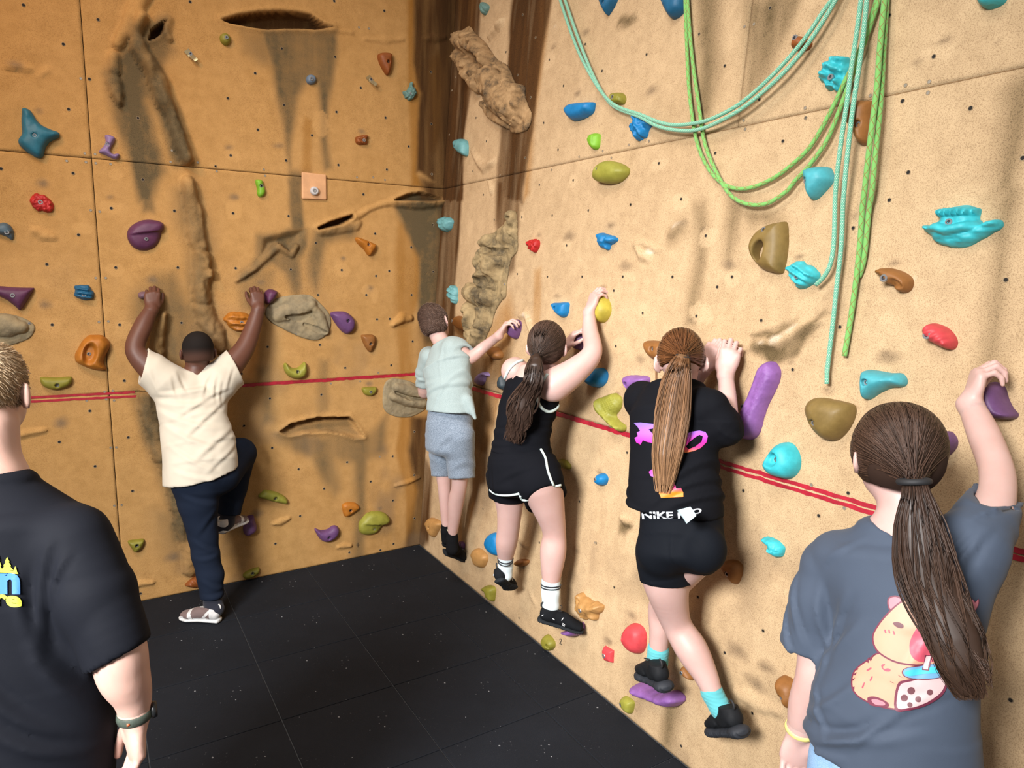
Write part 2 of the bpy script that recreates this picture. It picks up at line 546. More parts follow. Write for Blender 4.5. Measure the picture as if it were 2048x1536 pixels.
def relief_left(X, Z):
    H = 0.0035 * (fbm(X * 3.2, Z * 3.2, 5, 4) - 0.5) * 2
    # the sculpted root that runs down the wall, its side lobes and the column lower down
    H = rib(H, X, Z, 'L', 'a', [(1110, -60, 70), (1010, 120, 62), (960, 250, 50), (900, 340, 40)], .035, 1)
    H = rib(H, X, Z, 'L', 'a', [(1080, 140, 50), (1040, 260, 45), (1062, 390, 58), (1160, 530, 66), (1225, 680, 72), (1270, 800, 64), (1320, 900, 44), (1340, 1000, 50), (1395, 1130, 56), (1430, 1225, 46)], .062, 2)
    H = rib(H, X, Z, 'L', 'a', [(872, 440, 50), (880, 540, 46)], .032, 3)
    H = rib(H, X, Z, 'L', 'a', [(875, 640, 62), (895, 720, 48), (915, 800, 18)], .034, 4)
    H = rib(H, X, Z, 'L', 'd', [(1440, 20, 50), (1462, 150, 60), (1495, 260, 62), (1500, 390, 70), (1530, 510, 60)], .050, 6)
    H = rib(H, X, Z, 'L', 'd', [(1545, 580, 62), (1550, 690, 62), (1545, 800, 58), (1548, 920, 62)], .056, 7)
    H = rib(H, X, Z, 'L', 'd', [(1600, 700, 30), (1602, 730, 32)], .062, 8)
    H = rib(H, X, Z, 'L', 'd', [(1545, 980, 64), (1580, 1060, 80), (1650, 1170, 70), (1700, 1300, 40)], .045, 9)
    H = rib(H, X, Z, 'L', 'd', [(1255, 1030, 26), (1215, 1170, 50), (1205, 1290, 56), (1210, 1420, 50)], .05, 10)
    H = rib(H, X, Z, 'L', 'k', [(1120, 440, 60), (1165, 540, 84), (1150, 640, 50)], .045, 11)
    H = rib(H, X, Z, 'L', 'k', [(1190, 660, 66), (1230, 780, 84), (1245, 880, 70)], .045, 12)
    H = rib(H, X, Z, 'L', 'k', [(1270, 920, 60), (1320, 1060, 62), (1370, 1240, 64), (1410, 1430, 60), (1450, 1600, 58), (1460, 1760, 50)], .04, 13)
    H = rib(H, X, Z, 'L', 'e', [(280, 770, 16), (420, 680, 22), (540, 560, 30), (598, 505, 26), (650, 545, 24), (700, 575, 26), (735, 510, 24)], .02, 14)
    H = rib(H, X, Z, 'L', 'e', [(1180, 300, 26), (1290, 225, 24), (1400, 185, 20), (1490, 170, 26)], .012, 15)
    H = rib(H, X, Z, 'L', 'e', [(930, 400, 30), (1060, 380, 40), (1190, 350, 40), (1210, 330, 30)], .016, 16)
    H = rib(H, X, Z, 'L', 'e', [(1500, 180, 30), (1680, 185, 44), (1860, 175, 30)], .022, 17)
    H = rib(H, X, Z, 'L', 'a', [(1290, 150, 40), (1270, 250, 34), (1300, 300, 24)], .02, 18)
    # small stubs
    for c, pts, h in (('a', [(40, 520, 14), (140, 515, 26), (225, 530, 22)], .016), ('a', [(300, 585, 10), (370, 540, 22)], .01),
                      ('d', [(260, 390, 24), (330, 420, 46), (410, 440, 26)], .014), ('k', [(110, 740, 14), (230, 710, 24), (350, 690, 16)], .014),
                      ('e', [(1480, 1110, 18), (1560, 1060, 40), (1610, 1060, 24)], .02), ('l', [(560, 1255, 12), (620, 1245, 26), (680, 1215, 18)], .014),
                      ('l', [(1060, 1435, 14), (1110, 1425, 24), (1155, 1425, 14)], .012), ('l', [(1500, 965, 12), (1590, 940, 22), (1680, 900, 14)], .012),
                      ('s', [(815, 420, 16), (870, 390, 22), (945, 385, 12)], .012), ('b', [(1270, 300, 14), (1420, 310, 26), (1560, 305, 14)], .008),
                      ('b', [(1720, 300, 14), (1800, 290, 40), (1880, 290, 14)], .008), ('b', [(1000, 235, 10), (1110, 245, 16), (1170, 255, 10)], .007)):
        H = rib(H, X, Z, 'L', c, pts, h, 30)
    # hollows and slits
    hol = hxy('L', 'e', [(490, 560), (500, 460), (680, 410), (790, 390), (740, 500), (690, 570), (620, 500), (560, 510)])
    H = np.where(H > .012, H, H - .035 * sstep(.02, -.03, poly_sd(X, Z, hol)))
    H = slit(H, X, Z, 'L', 'a', [(1140, 315), (1160, 230), (1270, 158), (1250, 250), (1180, 300)], .07)
    H = slit(H, X, Z, 'L', 'b', [(155, 150), (300, 110), (450, 88), (600, 82), (750, 92), (850, 112), (950, 180), (1032, 205), (900, 228), (780, 220), (650, 220), (520, 228), (380, 207), (250, 185)], .10, 0.0, .02)
    H = slit(H, X, Z, 'L', 'e', [(903, 368), (1000, 320), (1180, 262), (1178, 290), (1080, 345), (915, 382)], .08)
    H = slit(H, X, Z, 'L', 'e', [(1480, 157), (1600, 105), (1700, 93), (1790, 120), (1872, 150), (1760, 166), (1600, 162)], .06, 0.3)
    H = slit(H, X, Z, 'L', 'l', [(610, 550), (700, 488), (900, 440), (1150, 438), (1190, 480), (1262, 592), (1190, 602), (1100, 570), (1000, 550), (800, 556), (700, 580), (650, 572)], .075, 0.75, .012)
    return H


def stain_and_shade_left(X, Z):
    S = np.zeros(X.shape + (3,))       # grey-green wash, dark brown wash (slit shade goes into both), raw ochre
    B = lambda ch, c, pts, amt, soft=.03, seed=0, rg=.05: blot(S, ch, X, Z, 'L', c, pts, amt, soft, seed, rg)
    B(0, 'b', [(480, 225), (1060, 225), (1050, 400), (1000, 700), (980, 960), (1010, 1300), (960, 1300), (930, 900), (890, 640), (800, 640), (740, 760), (740, 1000), (700, 1200), (690, 1330), (670, 1200), (640, 900), (600, 700), (560, 500)], .75, .03, 1)
    B(0, 'b', [(320, 240), (560, 230), (560, 520), (430, 460), (340, 400)], .5, .05, 2)
    B(0, 'b', [(680, 1300), (850, 1320), (780, 1540), (690, 1540)], .75, .03, 3)
    B(2, 'b', [(800, 900), (860, 930), (850, 1320), (790, 1320), (780, 1000)], .6, .02, 3)
    B(0, 'a', [(800, 560), (960, 360), (1010, 200), (1300, 120), (1330, 400), (1260, 520), (1290, 700), (1420, 1000), (1500, 1250), (1330, 1250), (1220, 900), (1130, 760), (1180, 1000), (1260, 1300), (1180, 1540), (1080, 1540), (1010, 1280), (930, 1060), (850, 900)], .9, .04, 4)
    B(0, 'd', [(1080, -20), (1210, -20), (1190, 260), (1100, 240)], .8, .02, 5)
    B(0, 'd', [(1340, 60), (1500, -20), (1560, 200), (1640, 500), (1640, 900), (1740, 1180), (1720, 1400), (1400, 1400), (1100, 1500), (1000, 1300), (1020, 900), (1180, 720), (1340, 700), (1430, 900), (1440, 500), (1360, 300)], .62, .06, 6)
    B(0, 'd', [(1820, 770), (1990, 690), (2100, 700), (2060, 1000), (1860, 1000)], .5, .04, 7)
    B(0, 'k', [(1020, 380), (1250, 420), (1280, 800), (1420, 1200), (1500, 1560), (1330, 1560), (1250, 1200), (1120, 800)], .85, .04, 8)
    B(0, 's', [(960, -60), (1160, -60), (1200, 200), (1210, 340), (1080, 300), (1000, 180)], .45, .08, 9)
    B(0, 'e', [(440, 440), (690, 380), (820, 380), (830, 520), (760, 620), (760, 900), (710, 900), (660, 720), (560, 640), (460, 740), (300, 800), (260, 760), (440, 600)], .8, .03, 10)
    B(0, 'e', [(880, 380), (1220, 330), (1200, 450), (980, 480), (960, 560), (900, 860), (830, 720), (800, 560)], .7, .04, 11)
    B(0, 'e', [(680, 0), (780, 0), (800, 380), (690, 400)], .8, .02, 12)
    B(0, 'l', [(580, 570), (1270, 590), (1420, 420), (1420, 700), (1290, 780), (1270, 1100), (1260, 1540), (1175, 1540), (1190, 1200), (1170, 800), (1060, 760), (1080, 1000), (1030, 1060), (940, 900), (840, 760), (640, 660)], .62, .04, 13)
    B(0, 'l', [(900, 0), (980, 0), (980, 380), (900, 420)], .45, .03, 14)
    B(0, 'l', [(440, 60), (540, 60), (560, 460), (470, 480)], .7, .04, 14)
    # dark paint plus painted-in shade down inside the slits and the hollow
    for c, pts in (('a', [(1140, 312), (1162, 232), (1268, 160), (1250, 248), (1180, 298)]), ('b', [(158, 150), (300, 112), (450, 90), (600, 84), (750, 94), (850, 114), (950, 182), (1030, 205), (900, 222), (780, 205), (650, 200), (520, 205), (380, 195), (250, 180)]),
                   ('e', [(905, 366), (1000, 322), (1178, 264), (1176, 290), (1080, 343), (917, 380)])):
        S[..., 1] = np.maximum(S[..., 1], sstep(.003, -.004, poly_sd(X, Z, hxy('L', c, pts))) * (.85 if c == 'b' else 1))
    B(0, 'e', [(500, 545), (500, 465), (590, 440), (680, 412), (780, 395), (735, 490), (690, 560), (620, 495), (560, 505)], .9, .012, 33, .01)
    B(0, 'e', [(1490, 157), (1600, 108), (1700, 97), (1860, 150), (1760, 163), (1600, 160)], 1.0, .008, 34, .01)
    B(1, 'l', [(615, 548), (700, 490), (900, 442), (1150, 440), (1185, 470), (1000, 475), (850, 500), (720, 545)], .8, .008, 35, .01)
    B(0, 'l', [(700, 560), (850, 500), (1150, 470), (1250, 590), (1100, 565), (900, 550)], .6, .02, 36, .02)
    # the painted corner
    B(1, 'b', [(1640, -80), (2080, -80), (1990, 700), (1960, 1440), (1830, 1440), (1690, 1330), (1650, 1330), (1660, 1100), (1700, 700), (1640, 480)], 1.0, .02, 15, .06)
    B(2, 'b', [(1590, -80), (1650, -80), (1660, 300), (1720, 600), (1700, 900), (1660, 1330), (1720, 1440), (1620, 1440), (1610, 800)], .8, .02, 16, .03)
    B(2, 'b', [(1730, 480), (1890, 400), (1900, 700), (1850, 1050), (1800, 1180), (1760, 1150)], 1.0, .03, 26, .05)
    B(0, 'e', [(1480, 190), (1890, 170), (2080, 200), (2060, 900), (1960, 1100), (1700, 1000), (1700, 600), (1590, 400)], .95, .03, 17, .06)
    B(0, 'e', [(1690, 180), (2100, 180), (2100, 1000), (1930, 1300), (1740, 1250), (1680, 1000)], 1.0, .03, 37, .05)
    B(1, 'e', [(1700, -10), (2060, -10), (2060, 160), (1700, 160)], .8, .04, 17, .05)
    B(2, 'e', [(1520, 320), (1600, 330), (1700, 560), (1680, 900), (1600, 1100), (1660, 1500), (1540, 1540), (1500, 900)], .65, .03, 18, .05)
    B(1, 'e', [(1840, 160), (2080, 160), (2080, 1500), (1700, 1540), (1680, 1150), (1800, 1000)], .55, .05, 27, .06)
    B(1, 'l', [(1620, 430), (1900, 430), (1760, 1490), (1590, 1480), (1660, 1000), (1600, 700)], .85, .03, 19, .06)
    B(2, 'l', [(1540, 440), (1640, 440), (1600, 700), (1680, 1000), (1610, 1480), (1590, 1480), (1560, 1000), (1500, 700)], .8, .02, 20, .04)
    return S


def relief_right(X, Z):
    H = 0.003 * (fbm(X * 3.1 + 9, Z * 3.1, 8, 4) - 0.5) * 2
    for c, pts, h in (('c', [(700, 290, 20), (720, 245, 36), (770, 200, 30), (800, 160, 14)], .03), ('c', [(560, 1160, 12), (610, 1250, 30), (650, 1290, 34), (720, 1250, 30)], .02),
                      ('c', [(690, 1400, 16), (705, 1450, 24), (710, 1480, 16)], .015), ('c', [(1690, 210, 26), (1750, 160, 34), (1800, 140, 20)], .010),
                      ('i', [(120, 490, 16), (170, 590, 26), (225, 600, 30)], .016), ('i', [(130, 480, 14), (230, 500, 26), (300, 545, 14)], .012),
                      ('i', [(385, 430, 20), (430, 380, 40), (470, 340, 26)], .014), ('f', [(850, 1050, 14), (890, 1020, 30), (940, 1180, 18)], .014),
                      ('i', [(1000, 1290, 30), (1200, 1230, 60), (1400, 1150, 44), (1580, 1070, 16)], .012), ('i', [(1010, 1190, 12), (1150, 1150, 22), (1340, 1050, 10)], .009),
                      ('o', [(230, 1440, 16), (270, 1480, 36), (310, 1490, 16)], .012), ('n', [(810, 1020, 8), (850, 1110, 12), (860, 1140, 8)], .008),
                      ('p', [(840, 1100, 30), (960, 1160, 50), (1080, 1210, 30)], .01), ('n', [(740, 660, 16), (770, 700, 30), (800, 730, 16)], .008)):
        H = rib(H, X, Z, 'R', c, pts, h, 40)
    return H


SCUFF_R = [('c', 1420, 250, 40), ('c', 1360, 720, 30), ('c', 1180, 360, 30), ('f', 1220, 430, 60), ('f', 1660, 660, 60), ('f', 1480, 830, 30), ('f', 990, 420, 22), ('f', 1540, 350, 40),
           ('i', 850, 650, 60), ('i', 640, 380, 30), ('i', 480, 330, 40), ('h', 1380, 320, 60), ('h', 1790, 340, 24), ('h', 1190, 470, 40), ('j', 990, 640, 40), ('j', 950, 1350, 60),
           ('j', 690, 280, 26), ('j', 270, 590, 30), ('p', 850, 870, 60), ('p', 960, 1060, 60), ('p', 110, 810, 30), ('p', 240, 660, 40), ('n', 1140, 760, 30), ('n', 1300, 220, 24), ('o', 200, 540, 20),
           ('q', 860, 130, 70), ('q', 420, 370, 30), ('i', 150, 1380, 40), ('n', 1350, 1370, 40), ('r', 100, 900, 60), ('i', 1320, 1400, 30), ('f', 1130, 900, 40), ('i', 560, 1080, 40), ('c', 1930, 700, 60)]
SCUFF_L = [('a', 130, 500, 60), ('a', 300, 850, 40), ('d', 350, 960, 50), ('d', 330, 30, 50), ('d', 1170, 770, 50), ('d', 850, 130, 30), ('d', 1790, 130, 40), ('b', 220, 1130, 36), ('b', 600, 1120, 40),
           ('b', 1240, 1010, 30), ('e', 1100, 600, 24), ('e', 1310, 840, 40), ('e', 470, 790, 40), ('l', 440, 1180, 50), ('l', 1380, 1140, 40), ('k', 470, 640, 60), ('s', 1080, 230, 50), ('l', 1300, 180, 30), ('e', 270, 130, 40)]
GHOST_R = [('c', 1148, 465, 48, 70), ('c', 1333, 1385, 30, 44), ('c', 1990, 1255, 60, 50), ('c', 665, 1085, 20, 34), ('f', 860, 286, 24, 40), ('f', 1205, 505, 36, 40), ('f', 850, 720, 34, 50), ('f', 1670, 745, 60, 40),
           ('f', 1790, 1000, 36, 60), ('f', 1610, 1270, 50, 66), ('f', 460, 360, 30, 90), ('i', 460, 165, 60, 60), ('i', 665, 440, 60, 70), ('i', 870, 760, 54, 66), ('i', 625, 1030, 74, 80), ('h', 1320, 400, 90, 60),
           ('o', 215, 175, 60, 60), ('j', 950, 1060, 60, 60), ('f', 1150, 960, 90, 60)]
GHOST_L = [('d', 850, 205, 70, 44), ('d', 1790, 230, 60, 70), ('d', 640, 370, 60, 50), ('a', 880, 1340, 40, 40), ('e', 1090, 690, 70, 50), ('e', 1270, 850, 30, 40), ('e', 1345, 880, 34, 60), ('b', 930, 950, 60, 90),
           ('b', 250, 1200, 60, 50), ('d', 400, 1110, 70, 60), ('d', 890, 690, 60, 50), ('d', 960, 1150, 60, 70)]


def spots(S, ch, X, Z, wn, lst, amt, seed=3):
    for q in lst:
        c, x, y, rx = q[:4]; ry = q[4] if len(q) > 4 else rx * 0.8
        px, py = cpx(c, [(x, y)])[0]
        a, b = px_ab(wn, px, py); s = CROPS[c][2]
        r1 = wrad(wn, px, py, rx / s) * (1.5 if wn == 'R' else 1.05); r2 = wrad(wn, px, py, ry / s)
        d = np.hypot((X - a) / r1, (Z - b) / r2) + 0.9 * (fbm(X * 26, Z * 26, seed, 3) - 0.5)
        if len(q) > 4: S[..., ch] = np.maximum(S[..., ch], amt * sstep(1.06, .94, d))
        else: S[..., ch] = np.maximum(S[..., ch], amt * np.clip(1.15 - d, 0, 1))


def stain_right(X, Z):
    S = np.zeros(X.shape + (3,))
    B = lambda ch, c, pts, amt, soft=.03, seed=0, rg=.05: blot(S, ch, X, Z, 'R', c, pts, amt, soft, seed, rg)
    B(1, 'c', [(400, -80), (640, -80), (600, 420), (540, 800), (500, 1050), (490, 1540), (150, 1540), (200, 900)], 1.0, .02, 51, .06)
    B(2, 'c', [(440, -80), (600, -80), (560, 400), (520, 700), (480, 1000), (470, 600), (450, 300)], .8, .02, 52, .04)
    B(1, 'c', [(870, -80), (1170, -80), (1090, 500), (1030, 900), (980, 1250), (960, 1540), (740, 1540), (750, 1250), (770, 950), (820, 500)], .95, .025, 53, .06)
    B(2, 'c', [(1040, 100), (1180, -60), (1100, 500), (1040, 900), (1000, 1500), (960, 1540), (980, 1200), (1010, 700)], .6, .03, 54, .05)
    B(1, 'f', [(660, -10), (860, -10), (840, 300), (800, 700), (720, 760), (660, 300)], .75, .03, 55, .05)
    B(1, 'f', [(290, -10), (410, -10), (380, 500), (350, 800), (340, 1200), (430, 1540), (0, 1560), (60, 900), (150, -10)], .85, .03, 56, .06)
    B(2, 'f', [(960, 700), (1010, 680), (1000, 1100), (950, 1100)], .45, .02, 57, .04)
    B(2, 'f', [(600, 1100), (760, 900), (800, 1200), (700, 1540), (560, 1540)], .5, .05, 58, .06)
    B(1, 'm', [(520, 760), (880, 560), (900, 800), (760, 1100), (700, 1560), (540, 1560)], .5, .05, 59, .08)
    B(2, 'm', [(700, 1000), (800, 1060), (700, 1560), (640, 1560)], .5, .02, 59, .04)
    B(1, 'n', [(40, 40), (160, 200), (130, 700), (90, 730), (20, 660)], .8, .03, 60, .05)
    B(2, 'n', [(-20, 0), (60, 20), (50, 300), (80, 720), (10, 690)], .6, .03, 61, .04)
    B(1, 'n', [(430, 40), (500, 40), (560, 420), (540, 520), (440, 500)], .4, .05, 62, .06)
    for c, pts, a in (('g', [(1120, -60), (1290, -60), (1290, 500), (1240, 900), (1130, 900), (1180, 400)], .35), ('g', [(1500, -60), (1800, -60), (1700, 400), (1580, 700), (1440, 940), (1500, 500)], .42),
                      ('h', [(60, -60), (300, -60), (180, 250), (60, 400)], .4), ('i', [(580, 200), (650, 200), (620, 700), (560, 1100), (490, 1150), (540, 700)], .35), ('i', [(860, 150), (960, 200), (900, 480), (830, 700), (780, 640), (820, 450)], .4),
                      ('h', [(1840, 700), (2080, 500), (1900, 1540), (1700, 1540)], .35), ('j', [(1740, 200), (1900, 0), (1980, 100), (1880, 500), (1840, 900), (1760, 1560), (1640, 1560), (1740, 700)], .42),
                      ('i', [(1000, 1240), (1200, 1230), (1400, 1130), (1610, 1060), (1560, 1130), (1400, 1330), (1150, 1380), (1020, 1330)], .65), ('i', [(1000, 1185), (1150, 1130), (1350, 1040), (1340, 1070), (1150, 1190), (1020, 1200)], .7),
                      ('i', [(900, 60), (1050, 160), (1250, 300), (1240, 420), (1000, 300)], .3), ('p', [(430, 1150), (530, 1190), (470, 1420), (400, 1420)], .4), ('o', [(225, 1440), (330, 1460), (320, 1510), (230, 1520)], .5),
                      ('p', [(170, 110), (250, 140), (210, 190), (170, 180)], .5), ('c', [(1670, 230), (1690, 170), (1800, 120), (1820, 160), (1720, 240)], .45), ('i', [(370, 460), (380, 390), (480, 330), (480, 420), (410, 470)], .4)):
        B(0, c, pts, min(a * 1.9, .95), .05 if a < .45 else .02, 70, .08)
    return S


CHALK = [('i', [(1040, 1250), (1200, 1205), (1340, 1115), (1320, 1165), (1200, 1240), (1070, 1265)]), ('i', [(390, 355), (475, 310), (490, 330), (410, 385)]), ('m', [(1015, 320), (1050, 275), (1085, 360), (1045, 345)]),
         ('j', [(1120, 745), (1165, 730), (1168, 770), (1125, 770)]), ('c', [(1165, 205), (1210, 185), (1215, 218), (1175, 224)]), ('i', [(200, 520), (270, 540), (240, 590), (190, 560)])]


def wall_mat(name, base1, base2, grit):
    m, nt, b = nmat(name)
    at = N(nt, 'ShaderNodeAttribute', attribute_name='stain')
    sp = N(nt, 'ShaderNodeSeparateColor'); nt.links.new(at.outputs['Color'], sp.inputs[0])
    at2 = N(nt, 'ShaderNodeAttribute', attribute_name='wear')
    sp2 = N(nt, 'ShaderNodeSeparateColor'); nt.links.new(at2.outputs['Color'], sp2.inputs[0])
    big = noise(nt, 1.7, 5, .62); mid = noise(nt, 14, 5, .7); fine = noise(nt, 330, 2, .6); streak = noise(nt, 1, 5, .6, mapscale=(15, 15, 1.3))
    c = ramp(nt, [(.32, base1), (.68, base2)], big).outputs[0]
    c = mixc(nt, 0.35, c, ramp(nt, [(.35, tuple(A(base1) * .80)), (.62, tuple(np.minimum(A(base2) * 1.12, 1)))], mid).outputs[0])

    def fac(sock, nz=mid, g=1.15):
        a = N(nt, 'ShaderNodeMath', operation='MULTIPLY_ADD'); nt.links.new(nz, a.inputs[0]); a.inputs[1].default_value = g; a.inputs[2].default_value = .55
        q = N(nt, 'ShaderNodeMath', operation='MULTIPLY', use_clamp=True); nt.links.new(a.outputs[0], q.inputs[0]); nt.links.new(sock, q.inputs[1])
        return q.outputs[0]
    c = mixc(nt, fac(sp.outputs[2], nz=streak), c, (.30, .148, .03))
    c = mixc(nt, fac(sp.outputs[0]), c, (.112, .090, .052))
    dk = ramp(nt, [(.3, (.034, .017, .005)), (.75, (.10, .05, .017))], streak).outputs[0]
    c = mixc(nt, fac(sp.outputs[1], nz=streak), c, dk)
    c = mixc(nt, fac(sp2.outputs[0]), c, (.15, .12, .09))           # rubber scuffs
    g = N(nt, 'ShaderNodeMath', operation='MULTIPLY'); nt.links.new(sp2.outputs[1], g.inputs[0]); g.inputs[1].default_value = .55
    c = mixc(nt, g.outputs[0], c, tuple(np.minimum(A(base2) * 1.12, 1)))
    g2 = N(nt, 'ShaderNodeMath', operation='MULTIPLY'); nt.links.new(sp2.outputs[2], g2.inputs[0]); g2.inputs[1].default_value = .6
    c = mixc(nt, g2.outputs[0], c, (.72, .68, .62))
    c = mixc(nt, grit, c, ramp(nt, [(.34, (.18, .13, .08)), (.52, (.62, .5, .36))], fine).outputs[0], 'SOFT_LIGHT')
    nt.links.new(c, b.inputs['Base Color'])
    b.inputs['Roughness'].default_value = .88; b.inputs['Specular IOR Level'].default_value = .2
    ad = N(nt, 'ShaderNodeMath', operation='MULTIPLY_ADD'); nt.links.new(mid, ad.inputs[0]); ad.inputs[1].default_value = 1.3; nt.links.new(fine, ad.inputs[2])
    bump(nt, b, ad.outputs[0], .45, .0025)
    return m


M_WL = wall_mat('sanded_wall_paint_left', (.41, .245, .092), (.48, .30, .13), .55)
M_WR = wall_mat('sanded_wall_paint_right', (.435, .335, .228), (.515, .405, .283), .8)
M_DARK = plain('dark_gap', (.03, .02, .012), .9)
PH = 1.22
HGT = {}


def wall_panel(wn, parent, a0, a1, b0, b1, relief, stain, mat, step, clip_corner=False):
    g = 0.0016
    na = int((a1 - a0) / step) + 2; nb = int((b1 - b0) / step) + 2
    ua = np.linspace(0, 1, na); ub = np.linspace(b0 + g, b1 - g, nb)
    if clip_corner:                       # the left wall's panels end along the leaning corner
        right = LEAN * ub + 0.004
    else: right = np.full(nb, a1 - g)
    left = a0 + g
    X = left + ua[:, None] * (right - left)[None]; Z = np.repeat(ub[None], na, 0)
    H = relief(X, Z)
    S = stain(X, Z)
    Wr = np.zeros_like(S)
    spots(Wr, 0, X, Z, wn, SCUFF_L if wn == 'L' else SCUFF_R, .62)
    spots(Wr, 1, X, Z, wn, GHOST_L if wn == 'L' else GHOST_R, 1.0)
    Wr[..., 0] = np.maximum(Wr[..., 0], .42 * sstep(.56, .80, fbm(X * 4 + 3, Z * 3.2, 90, 4)) * sstep(2.6, .4, Z))
    if wn == 'R':
        for c, pts in CHALK: Wr[..., 2] = np.maximum(Wr[..., 2], sstep(.008, -.012, poly_sd(X, Z, hxy('R', c, pts)) + .03 * (fbm(X * 50, Z * 50, 8, 3) - .4)))
    edge = np.minimum.reduce([np.abs(Z - b0), np.abs(Z - b1), np.abs(X - a0)] + ([] if clip_corner else [np.abs(X - a1)]))
    H = np.where(H > .012, H, H - .0025 * np.clip(1 - edge / .004, 0, 1))
    V = wall_pt(wn, X, Z, H).reshape(-1, 3)
    # turned-back rim so that every panel has an edge of its own
    i = (np.arange(na - 1)[:, None] * nb + np.arange(nb - 1)[None]).ravel()
    F = np.stack([i, i + nb, i + nb + 1, i + 1], 1)
    ring = np.concatenate([np.arange(na) * nb, (na - 1) * nb + np.arange(1, nb), np.arange(na - 2, -1, -1) * nb + nb - 1, np.arange(nb - 2, 0, -1)])
    rv = V[ring] - WALL[wn]['n'] * (.012 + 0 * H.reshape(-1)[ring])[:, None]
    k = len(V); m = len(ring); j = np.arange(m); j2 = (j + 1) % m
    F = np.vstack([F, np.stack([ring[j2], ring[j], k + j, k + j2], 1)])
    V = np.vstack([V, rv])
    me = mesh_np('wall_panel', V, F)
    if wn == 'L' or True:
        nrm = A([0., 0, 0])
        p0 = me.polygons[0].normal
        if A(p0) @ WALL[wn]['n'] < 0: me.flip_normals()
    pad = lambda Q: np.vstack([Q.reshape(-1, 3), Q.reshape(-1, 3)[ring]])
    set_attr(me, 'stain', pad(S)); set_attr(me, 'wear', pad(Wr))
    return link('wall_panel', me, mat, parent)


def slab(name, wn, a0, a1, b0, b1, n0, n1, mat, parent=None):
    bm = bmesh.new()
    vs = [bm.verts.new(wall_pt(wn, a, b, n)) for n in (n0, n1) for a, b in ((a0, b0), (a1, b0), (a1, b1), (a0, b1))]
    for f in ((3, 2, 1, 0), (4, 5, 6, 7), (0, 1, 5, 4), (1, 2, 6, 5), (2, 3, 7, 6), (3, 0, 4, 7)): bm.faces.new([vs[i] for i in f])
    bmesh.ops.recalc_face_normals(bm, faces=bm.faces)
    return bm_obj(name, bm, mat, parent)


SEAM = -1.8135
wall_l = tag(slab('wall_left', 'L', -3.1, .30, 0, 4.02, -.17, -.115, M_DARK), kind='structure')
wall_r = tag(slab('wall_right', 'R', -.02, 4.3, 0, 4.02, -.09, -.05, M_DARK), kind='structure')
ZT = 4.0
for b0, b1 in ((0, PH), (PH, 2 * PH), (2 * PH, ZT)):
    wall_panel('L', wall_l, SEAM, 0, b0, b1, relief_left, stain_and_shade_left, M_WL, .0085 if b1 < 3 else .0095, True)
    wall_panel('L', wall_l, -3.1, SEAM, b0, b1, relief_left, stain_and_shade_left, M_WL, .0115 if b1 < 3 else .014)
q = _ln
for b0, b1 in ((0, PH), (PH, 2 * PH)):
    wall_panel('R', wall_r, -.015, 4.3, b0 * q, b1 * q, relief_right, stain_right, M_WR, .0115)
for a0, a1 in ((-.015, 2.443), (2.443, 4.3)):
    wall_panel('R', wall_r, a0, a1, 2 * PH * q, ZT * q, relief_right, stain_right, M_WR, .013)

# ------------------------------------------------------------------ floor of rubber tiles
mf, nt, b = nmat('black_rubber_tile')
big = noise(nt, 2.2, 4, .6); fine = noise(nt, 420, 2, .5); sp = noise(nt, 95, 0, .5); sp2 = noise(nt, 6, 2, .5)
c = ramp(nt, [(.3, (.0058, .0072, .0105)), (.7, (.0095, .012, .0175))], big).outputs[0]
c = mixc(nt, ramp(nt, [(.60, (0, 0, 0)), (.72, (.5, .5, .5))], fine).outputs[0], c, (.022, .026, .035))
mm = N(nt, 'ShaderNodeMath', operation='MULTIPLY'); nt.links.new(ramp(nt, [(.765, (0, 0, 0)), (.785, (1, 1, 1))], sp).outputs[0], mm.inputs[0]); nt.links.new(ramp(nt, [(.52, (0, 0, 0)), (.66, (1, 1, 1))], sp2).outputs[0], mm.inputs[1])
c = mixc(nt, mm.outputs[0], c, (.30, .31, .33))
nt.links.new(c, b.inputs['Base Color']); b.inputs['Roughness'].default_value = .85; b.inputs['Specular IOR Level'].default_value = .22
bump(nt, b, fine, .5, .002)
M_FLOORB = plain('tile_joint_dust', (.07, .075, .083), .9)
bm = bmesh.new()
bmesh.ops.create_grid(bm, x_segments=1, y_segments=1, size=1)
for v in bm.verts: v.co = Vector((v.co.x * 1.9 - 1.75, v.co.y * 3.2 - 3.05, -.0052))
floor = tag(bm_obj('floor', bm, M_FLOORB), kind='structure')


def tile_mesh(x0, x1, y0, y1):
    bm = bmesh.new(); g = .0021; e = .003
    lv = [[(x0 + g, y0 + g), (x1 - g, y0 + g), (x1 - g, y1 - g), (x0 + g, y1 - g)], [(x0 + g + e, y0 + g + e), (x1 - g - e, y0 + g + e), (x1 - g - e, y1 - g - e), (x0 + g + e, y1 - g - e)]]
    lo = [bm.verts.new((x, y, -.02)) for x, y in lv[0]]; mi = [bm.verts.new((x, y, -.0015)) for x, y in lv[0]]; hi = [bm.verts.new((x, y, 0)) for x, y in lv[1]]
    bm.faces.new(hi)
    for A_, B_ in ((lo, mi), (mi, hi)):
        for i in range(4): bm.faces.new((A_[i], A_[(i + 1) % 4], B_[(i + 1) % 4], B_[i]))
    me = bpy.data.meshes.new('floor_tile'); bm.to_mesh(me); bm.free(); return me


